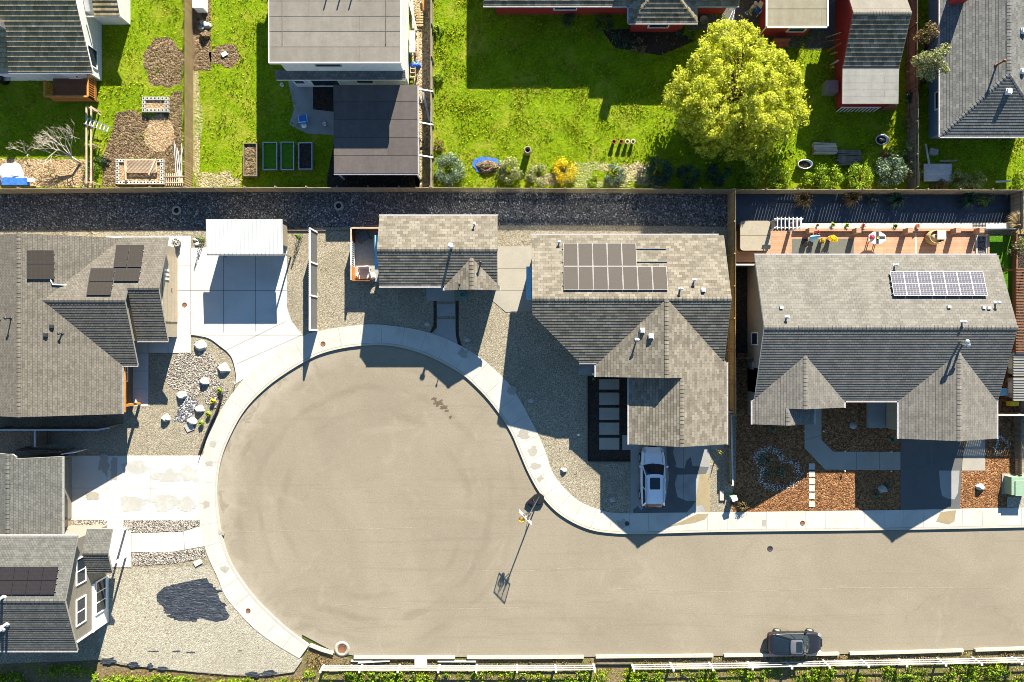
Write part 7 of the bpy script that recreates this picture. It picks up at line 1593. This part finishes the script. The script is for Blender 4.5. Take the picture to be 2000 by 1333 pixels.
# ---------------------------------------------------------------- vehicles
def car(label, c, ang, L, Wd, st, gh, paint, roof_paint, wheel_r, wheels, name='parked_car', rails=False, sun=None, hw_sun=.4):
    M = Matrix.Rotation(ang, 3, 'Z'); c = Vector(c); root = thing(name, label, 'car', c)
    T = lambda p: c + M @ Vector(p)
    def add(nm, mb, mat, par=root, sub=0, smooth=True):
        mb.v = [tuple(T(v)) for v in mb.v]; o = mb.build(nm, mat if isinstance(mat, list) else MT[mat], par)
        if sub:
            m = o.modifiers.new('s', 'SUBSURF'); m.levels = m.render_levels = sub
            for p in o.data.polygons: p.use_smooth = True
        return o
    # lofted lower body
    mb = MB(); n = 11; vs = []
    for (x, hw, zb, zs, zt) in st:
        ring = [(0, zb), (hw * .8, zb), (hw * .97, zb + .1), (hw, (zb + zs) / 2), (hw * .985, zs - .04), (hw * .93, zs + .015), (hw * .8, zs + (zt - zs) * .45), (hw * .45, zt - .005), (0, zt)]
        full = ring + [(-a, b) for a, b in ring[1:-1]][::-1]; n = len(full); vs += [(x, a, b) for a, b in full]
    k = len(st); fs = [(j * n + i, j * n + (i + 1) % n, (j + 1) * n + (i + 1) % n, (j + 1) * n + i) for j in range(k - 1) for i in range(n)]
    fs += [tuple(range(n))[::-1], tuple(range((k - 1) * n, k * n))]; mb.faces(vs, fs, 0, True); body = add('body', mb, paint, sub=2)
    # greenhouse
    xf, xr, hb, zb, xf2, xr2, ht, zt = gh
    def ring(xf, xr, h, z, bow): return [(xf, 0, z), (xf - bow * .15, h * .45, z), (xf - bow * .55, h * .82, z), (xf - bow * 1.0, h, z), (xf * .5 + xr * .5, h * 1.015, z), (xr + bow * .6, h * .98, z), (xr + bow * .15, h * .7, z), (xr, 0, z)]
    def full(r): return r + [(a, -b, z) for a, b, z in r[1:-1]][::-1]
    lo = full(ring(xf, xr, hb, zb, .22)); up = full(ring(xf2, xr2, ht, zt, .14)); q = len(lo)
    mb = MB(); mb.faces(lo + up, [(i, (i + 1) % q, q + (i + 1) % q, q + i) for i in range(q)], 0, False); add('window_glass', mb, 'carglass')
    mb = MB()
    for i in (3, q - 3): mb.bar(lo[i], up[i], .07, .05)          # front pillars
    for i in (5, q - 5): mb.bar(lo[i], up[i], .12, .05)
    for i in (4, q - 4): mb.bar((lo[i][0] - .1, lo[i][1], lo[i][2]), (up[i][0] - .1, up[i][1], up[i][2]), .07, .04)
    for i in range(q): mb.bar(up[i], up[(i + 1) % q], .06, .05)
    add('pillar', mb, paint)
    ins = full(ring(xf2 - .08, xr2 + .08, ht * .9, zt + .035, .12)); top = full(ring(xf2 - .35, xr2 + .35, ht * .5, zt + .055, .08))
    mb = MB(); up2 = [(a * 1.0, b * 1.04, z) for a, b, z in up]
    mb.faces(up2 + ins + top, [(i, (i + 1) % q, q + (i + 1) % q, q + i) for i in range(q)] + [(q + i, q + (i + 1) % q, 2 * q + (i + 1) % q, 2 * q + i) for i in range(q)] + [tuple(range(2 * q, 3 * q))], 0, True); add('roof', mb, roof_paint)
    if sun: mb = MB(); mb.prism(rr2(sun[0], sun[1], hw_sun, .08), zt + .03, zt + .066); add('sunroof', mb, 'carglass')
    if rails:
        for s in (-1, 1): mb = MB(); mb.bar((xf2 - .25, s * ht * .93, zt + .07), (xr2 + .2, s * ht * .93, zt + .07), .04, .05); add('roof_rail', mb, 'steel')
    for s in (-1, 1):
        mb = MB(); mb.box((xf - .3, s * (Wd / 2 + .07), zb + .03), (.12, .2, .13), s * -.25); add('wing_mirror', mb, paint if roof_paint == paint else 'black')
        x, hw, b_, zs, t_ = st[-3]; mb = MB(); mb.box((x + .1, s * hw * .84, zs - .02), (.26, .2, .07), s * -.6, ry=.25); add('headlight', mb, 'lamp_clear')
        x, hw, b_, zs, t_ = st[1]; mb = MB(); mb.box((x + .04, s * hw * .86, zs - .06), (.12, .14, .12), s * .3); add('tail_light', mb, 'lamp_red')
        for x in wheels:
            mb = MB(); y0, y1 = s * (Wd / 2 - .2), s * (Wd / 2 + .015); mb.tube((x, y0, wheel_r), (x, y1, wheel_r), wheel_r, n=22); w_ = add('wheel', mb, 'rubber'); mb = MB(); mb.tube((x, y1, wheel_r), (x, y1 + s * .012, wheel_r), wheel_r * .66, wheel_r * .6, 18); add('rim', mb, 'alloy', w_)
        for x in ((xf + xr) / 2 + .35, (xf + xr) / 2 - .55): mb = MB(); mb.box((x, s * (Wd / 2 + .0), zb - .12), (.2, .04, .04)); add('door_handle', mb, paint)
    x, hw, b_, zs, t_ = st[0]; mb = MB(); mb.box((x + .02, 0, b_ + .18), (.1, hw * 1.5, .16)); add('rear_bumper', mb, 'black')
    x, hw, b_, zs, t_ = st[-1]; mb = MB(); mb.box((x - .02, 0, b_ + .2), (.1, hw * 1.3, .2)); add('grille', mb, 'black')
    mb = MB(); zh = max(t[4] for t in st if t[0] > xf) if any(t[0] > xf for t in st) else zb
    def top(x):
        for p_, q_ in zip(st, st[1:]):
            if p_[0] <= x <= q_[0]: f_ = (x - p_[0]) / (q_[0] - p_[0]); return [a + (b - a) * f_ for a, b in zip(p_, q_)]
        return st[-1]
    for s in (-1, 1):
        xs_ = [xf - .05 + (st[-3][0] + .12 - xf) * k_ / 6 for k_ in range(7)]
        for a, b in zip(xs_, xs_[1:]):
            A, B = top(a), top(b); mb.bar((a, s * A[1] * .74, A[3] + (A[4] - A[3]) * .55 + .004), (b, s * B[1] * .74, B[3] + (B[4] - B[3]) * .55 + .004), .016, .012)
    for xx_ in (st[-3][0] + .12,):
        A = top(xx_); mb.bar((xx_, -A[1] * .74, A[3] + (A[4] - A[3]) * .6), (xx_, A[1] * .74, A[3] + (A[4] - A[3]) * .6), .016, .012)
    for s in (-1, 1):
        for xx_ in (xf - .35, (xf + xr) / 2 - .1, xr + .55): A = top(xx_); mb.bar((xx_, s * (A[1] + .004), A[2] + .12), (xx_, s * (A[1] * .985 + .004), A[3] - .03), .016, .016)
    add('panel_gap', mb, 'black')
    for s in (-1, 1): mb = MB(); mb.bar((xf + .02, s * .08, zb + .02), (xf - .22, s * .08 + .45 * hb, zb + .14), .02, .015); add('wiper', mb, 'black')
    return root
def rr2(xa, xb, hw, r): 
    o = []
    for cx, cy, a in ((xb - r, hw - r, 0), (xa + r, hw - r, 90), (xa + r, -hw + r, 180), (xb - r, -hw + r, 270)):
        for k in range(4): t = RAD(a + k * 30); o.append((cx + r * math.cos(t), cy + r * math.sin(t)))
    return o
c = W3(1275.5, 933, .9)
car('white crossover car with a dark sunroof parked nose first in the damp driveway', (c.x, c.y, ZD), RAD(90), 4.6, 1.86,
    [(-2.28, .62, .34, .62, .66), (-2.2, .82, .28, .92, .98), (-1.85, .90, .24, 1.0, 1.03), (-.9, .93, .22, 1.0, 1.02), (.3, .93, .22, .98, 1.0), (1.0, .92, .22, .97, 1.03), (1.45, .90, .23, .92, 1.0), (1.95, .84, .26, .84, .91), (2.22, .70, .3, .7, .76), (2.3, .5, .34, .58, .62)],
    (1.15, -2.2, .82, .98, .36, -1.82, .67, 1.43), 'suv_paint', 'suv_paint', .36, (1.42, -1.38), rails=True, sun=(-.75, .12), hw_sun=.38)
c = W3(1552, 1256, .6)
car('black sedan with a grey roof parked along the south kerb', (c.x, c.y, 0), RAD(0), 4.15, 1.68,
    [(-2.02, .60, .32, .6, .64), (-1.95, .76, .26, .82, .86), (-1.5, .82, .22, .9, .92), (-.7, .84, .2, .88, .9), (.3, .84, .2, .86, .89), (.85, .84, .2, .84, .89), (1.25, .82, .21, .78, .84), (1.75, .76, .25, .7, .75), (1.98, .62, .3, .58, .62), (2.05, .45, .33, .5, .54)],
    (1.0, -1.72, .74, .88, .42, -.62, .56, 1.27), 'black_paint', 'roof_grey', .29, (1.28, -1.2), sun=(-.18, .3), hw_sun=.38)

# ---------------------------------------------------------------- basketball hoop
b = W3(1050, 971, .0); r = thing('basketball_hoop', 'portable basketball hoop with a yellow net standing at the kerb', 'basketball hoop', b)
u = Vector((.69, -.72, 0)).normalized(); f = Vector((-.72, -.69, 0)).normalized(); mb = MB()
bx = [W(1034, 975), (W(1044, 966)), W(1054, 962), W(1062, 968), W(1063, 977), W(1058, 985), W(1048, 984), W(1036, 990), W(1027, 982)]
mb.prism(bx, .02, .26); cx = sum(p[0] for p in bx) / 9; cy = sum(p[1] for p in bx) / 9; mb.prism([((p[0] - cx) * .75 + cx, (p[1] - cy) * .75 + cy) for p in bx], .26, .33); part('base', mb, 'black', r)
p0 = W3(1053, 971, .3); p1 = Vector((X(1031), Y(986), 3.25)); mb = MB(); mb.tube(p0, p1, .05, .045, 10); part('pole', mb, 'dark', r)
for s in (-1, 1): mb = MB(); mb.bar(W3(1045, 978, .3) + u * s * .25, p0.lerp(p1, .38), .03, .03); part('brace', mb, 'dark', r)
bc = Vector((X(1024.5), Y(989), 3.28)); 
for s in (-1, 1):
    for z in (-.25, .2): mb = MB(); mb.bar(p0.lerp(p1, .88) + u * s * .08 + Vector((0, 0, z * .3)), bc + u * s * .16 - f * .03 + Vector((0, 0, z)), .03, .04); part('arm', mb, 'dark', r)
hw, hh = .62, .40
tg = NT('clear_board'); tg.b.inputs['Base Color'].default_value = (.8, .82, .84, 1); tg.b.inputs['Roughness'].default_value = .08; tsp = tg.new('ShaderNodeBsdfTransparent'); mx = tg.new('ShaderNodeMixShader'); mx.inputs[0].default_value = .14
tg.link(tsp.outputs[0], mx.inputs[1]); tg.link(tg.b.outputs[0], mx.inputs[2]); tg.link(mx.outputs[0], tg.out.inputs['Surface'])
def bb(a0, a1, z0, z1, t=.03): 
    mb = MB(); P = [bc + u * a + f * d + Vector((0, 0, z)) for z in (z0, z1) for a, d in ((a0, -t / 2), (a1, -t / 2), (a1, t / 2), (a0, t / 2))]; mb.hexa(P); return mb
pn = bb(-hw + .04, hw - .04, -hh + .04, hh - .04, .012).build('backboard', tg.mat, r)
for a in ((-hw, hw, -hh, -hh + .045), (-hw, hw, hh - .045, hh), (-hw, -hw + .045, -hh + .045, hh - .045), (hw - .045, hw, -hh + .045, hh - .045)): bb(*a, t=.06).build('frame', MT['plank_w'], pn)
for a in (-.2, .2): bb(a - .02, a + .02, -hh + .045, hh - .045, t=.035).build('support_bar', MT['dark'], pn)
rc = bc + f * .36 + Vector((0, 0, -.3)); mb = MB(); mb.torus(rc, .225, .014, 26, 6); mb.bar(bc + f * .03 + Vector((0, 0, -.3)), rc - f * .22, .12, .03); part('rim', mb, 'red', r)
mb = MB(); N = 12
for j in range(4):
    r0, r1 = .225 - .03 * j, .225 - .03 * (j + 1)
    for i in range(N):
        for sg in (-1, 1):
            a0, a1 = 6.283 * i / N, 6.283 * (i + sg * .5) / N; mb.tube(rc + Vector((math.cos(a0) * r0, math.sin(a0) * r0, -.1 * j)), rc + Vector((math.cos(a1) * r1, math.sin(a1) * r1, -.1 * (j + 1))), .018, n=4, caps=False)
part('net', mb, 'yellow', r)

# ---------------------------------------------------------------- person on the dark paving
def skin(name, V, E, rad, mat, parent, sub=1):
    me = bpy.data.meshes.new(name); o0 = Vector(parent['_o']); me.from_pydata([tuple(Vector(v)) for v in V], E, []); me.materials.append(MT[mat]); o = bpy.data.objects.new(name, me); COL.objects.link(o); o.parent = parent; o['_o'] = tuple(o0)
    m = o.modifiers.new('skin', 'SKIN'); m.use_smooth_shade = True
    for i, q in enumerate(rad): me.skin_vertices[0].data[i].radius = (q, q) if not hasattr(q, '__len__') else q
    me.skin_vertices[0].data[0].use_root = True; s = o.modifiers.new('sub', 'SUBSURF'); s.levels = s.render_levels = sub; return o
fz = W3(1461, 27, .12); pr = thing('person', 'person with white hair in a cream top and sage trousers standing by the red garage', 'person', (fz.x, fz.y, .12)); pr.rotation_euler.z = .75
def limb(*a): return a
V = [(0, 0, .92), (0, .01, 1.12), (0, 0, 1.36), (0, .0, 1.47), (0, -.02, 1.56), (0, -.03, 1.64), (0, -.01, 1.71), (0, -.115, 1.585),
     (.17, 0, 1.40), (.24, -.04, 1.13), (.23, -.2, .95), (.22, -.27, .90), (-.17, 0, 1.40), (-.25, 0, 1.13), (-.26, -.1, .90), (-.26, -.13, .84),
     (.09, 0, .86), (.10, -.12, .48), (.10, -.10, .08), (.11, -.26, .03), (-.09, 0, .86), (-.10, .04, .48), (-.10, .14, .08), (-.11, .0, .03)]
E = [(0, 1), (1, 2), (2, 3), (3, 4), (4, 5), (5, 6), (4, 7), (2, 8), (8, 9), (9, 10), (10, 11), (2, 12), (12, 13), (13, 14), (14, 15), (0, 16), (16, 17), (17, 18), (18, 19), (0, 20), (20, 21), (21, 22), (22, 23)]
for s, hb in ((1, 11), (-1, 15)):     # five fingers on each hand
    h0 = Vector(V[hb])
    for k, (dx, dy, dz) in enumerate(((.045 * -s, -.03, -.02), (-.03 * s, -.05, -.075), (-.01 * s, -.055, -.085), (.01 * s, -.055, -.08), (.03 * s, -.05, -.06))): E.append((hb, len(V))); V.append(tuple(h0 + Vector((dx, dy, dz))))
rad = [(.15, .11), (.135, .10), (.16, .10), .055, .085, .10, .06, .016, .06, .045, .034, .035, .06, .045, .034, .035, .085, .06, .045, .04, .085, .06, .045, .04] + [.011] * 10
skin('body', V, E, rad, 'skin', pr)
skin('shirt', [(0, 0, .95), (0, .01, 1.12), (0, 0, 1.36), (0, 0, 1.44), (.17, 0, 1.40), (.22, -.03, 1.22), (-.17, 0, 1.40), (-.22, 0, 1.22)], [(0, 1), (1, 2), (2, 3), (2, 4), (4, 5), (2, 6), (6, 7)], [(.175, .13), (.155, .12), (.18, .12), .07, .08, .068, .08, .068], 'shirt', pr)
skin('trousers', [(0, 0, .97), (0, 0, .88), (.09, 0, .82), (.10, -.12, .48), (.10, -.10, .12), (-.09, 0, .82), (-.10, .04, .48), (-.10, .14, .12)], [(0, 1), (1, 2), (2, 3), (3, 4), (1, 5), (5, 6), (6, 7)], [(.165, .125), (.16, .13), .105, .078, .07, .105, .078, .07], 'trousers', pr)
hm = MB(); hm.lathe((fz.x, fz.y, .12), [(.118, 1.60), (.125, 1.66), (.105, 1.73), (.06, 1.775), (0, 1.785)], 16, sy=1.08); o = hm.build('hair', MT['hair_white'], pr)
for s in (-1, 1): mb = MB(); mb.boxz(fz.x + s * .1 - .045, fz.x + s * .1 + .045, fz.y - (.3 if s > 0 else .06), fz.y - (.02 if s > 0 else -.22), .12, .2); part('shoe', mb, 'white', pr)
# ---------------------------------------------------------------- camera, sun, sky
cam = bpy.data.cameras.new('camera'); cam.lens = 24; cam.sensor_width = 36; cam.sensor_fit = 'HORIZONTAL'; cam.clip_end = 2000
co = bpy.data.objects.new('camera', cam); COL.objects.link(co); co.location = (0, 0, HC); C.camera = co
SUN = Vector((.53, 1.92, 1.0)).normalized(); EL = math.asin(SUN.z)
sl = bpy.data.lights.new('sun', 'SUN'); sl.energy = 5.0; sl.angle = RAD(.5); sl.color = (1.0, .935, .79)
so = bpy.data.objects.new('sun', sl); COL.objects.link(so); so.rotation_euler = (-SUN).to_track_quat('-Z', 'Y').to_euler(); so.location = (20, 60, 40)
w = bpy.data.worlds.new('World'); C.world = w; w.use_nodes = True
bg = w.node_tree.nodes['Background']; sk = w.node_tree.nodes.new('ShaderNodeTexSky'); sk.sky_type = 'NISHITA'; sk.sun_disc = False
sk.sun_elevation = EL; sk.sun_rotation = math.atan2(SUN.x, SUN.y); sk.air_density = 1.6; sk.dust_density = 0.0; sk.ozone_density = 7.0
w.node_tree.links.new(sk.outputs[0], bg.inputs[0]); bg.inputs[1].default_value = .05
C.view_settings.view_transform = 'Standard'; C.view_settings.look = 'None'; C.view_settings.exposure = 1.95; C.view_settings.gamma = 1
C.cycles.filter_width = .9; C.cycles.max_bounces = 6; C.cycles.diffuse_bounces = 3; C.cycles.transparent_max_bounces = 6
for o in bpy.data.objects:
    if '_o' in o: del o['_o']
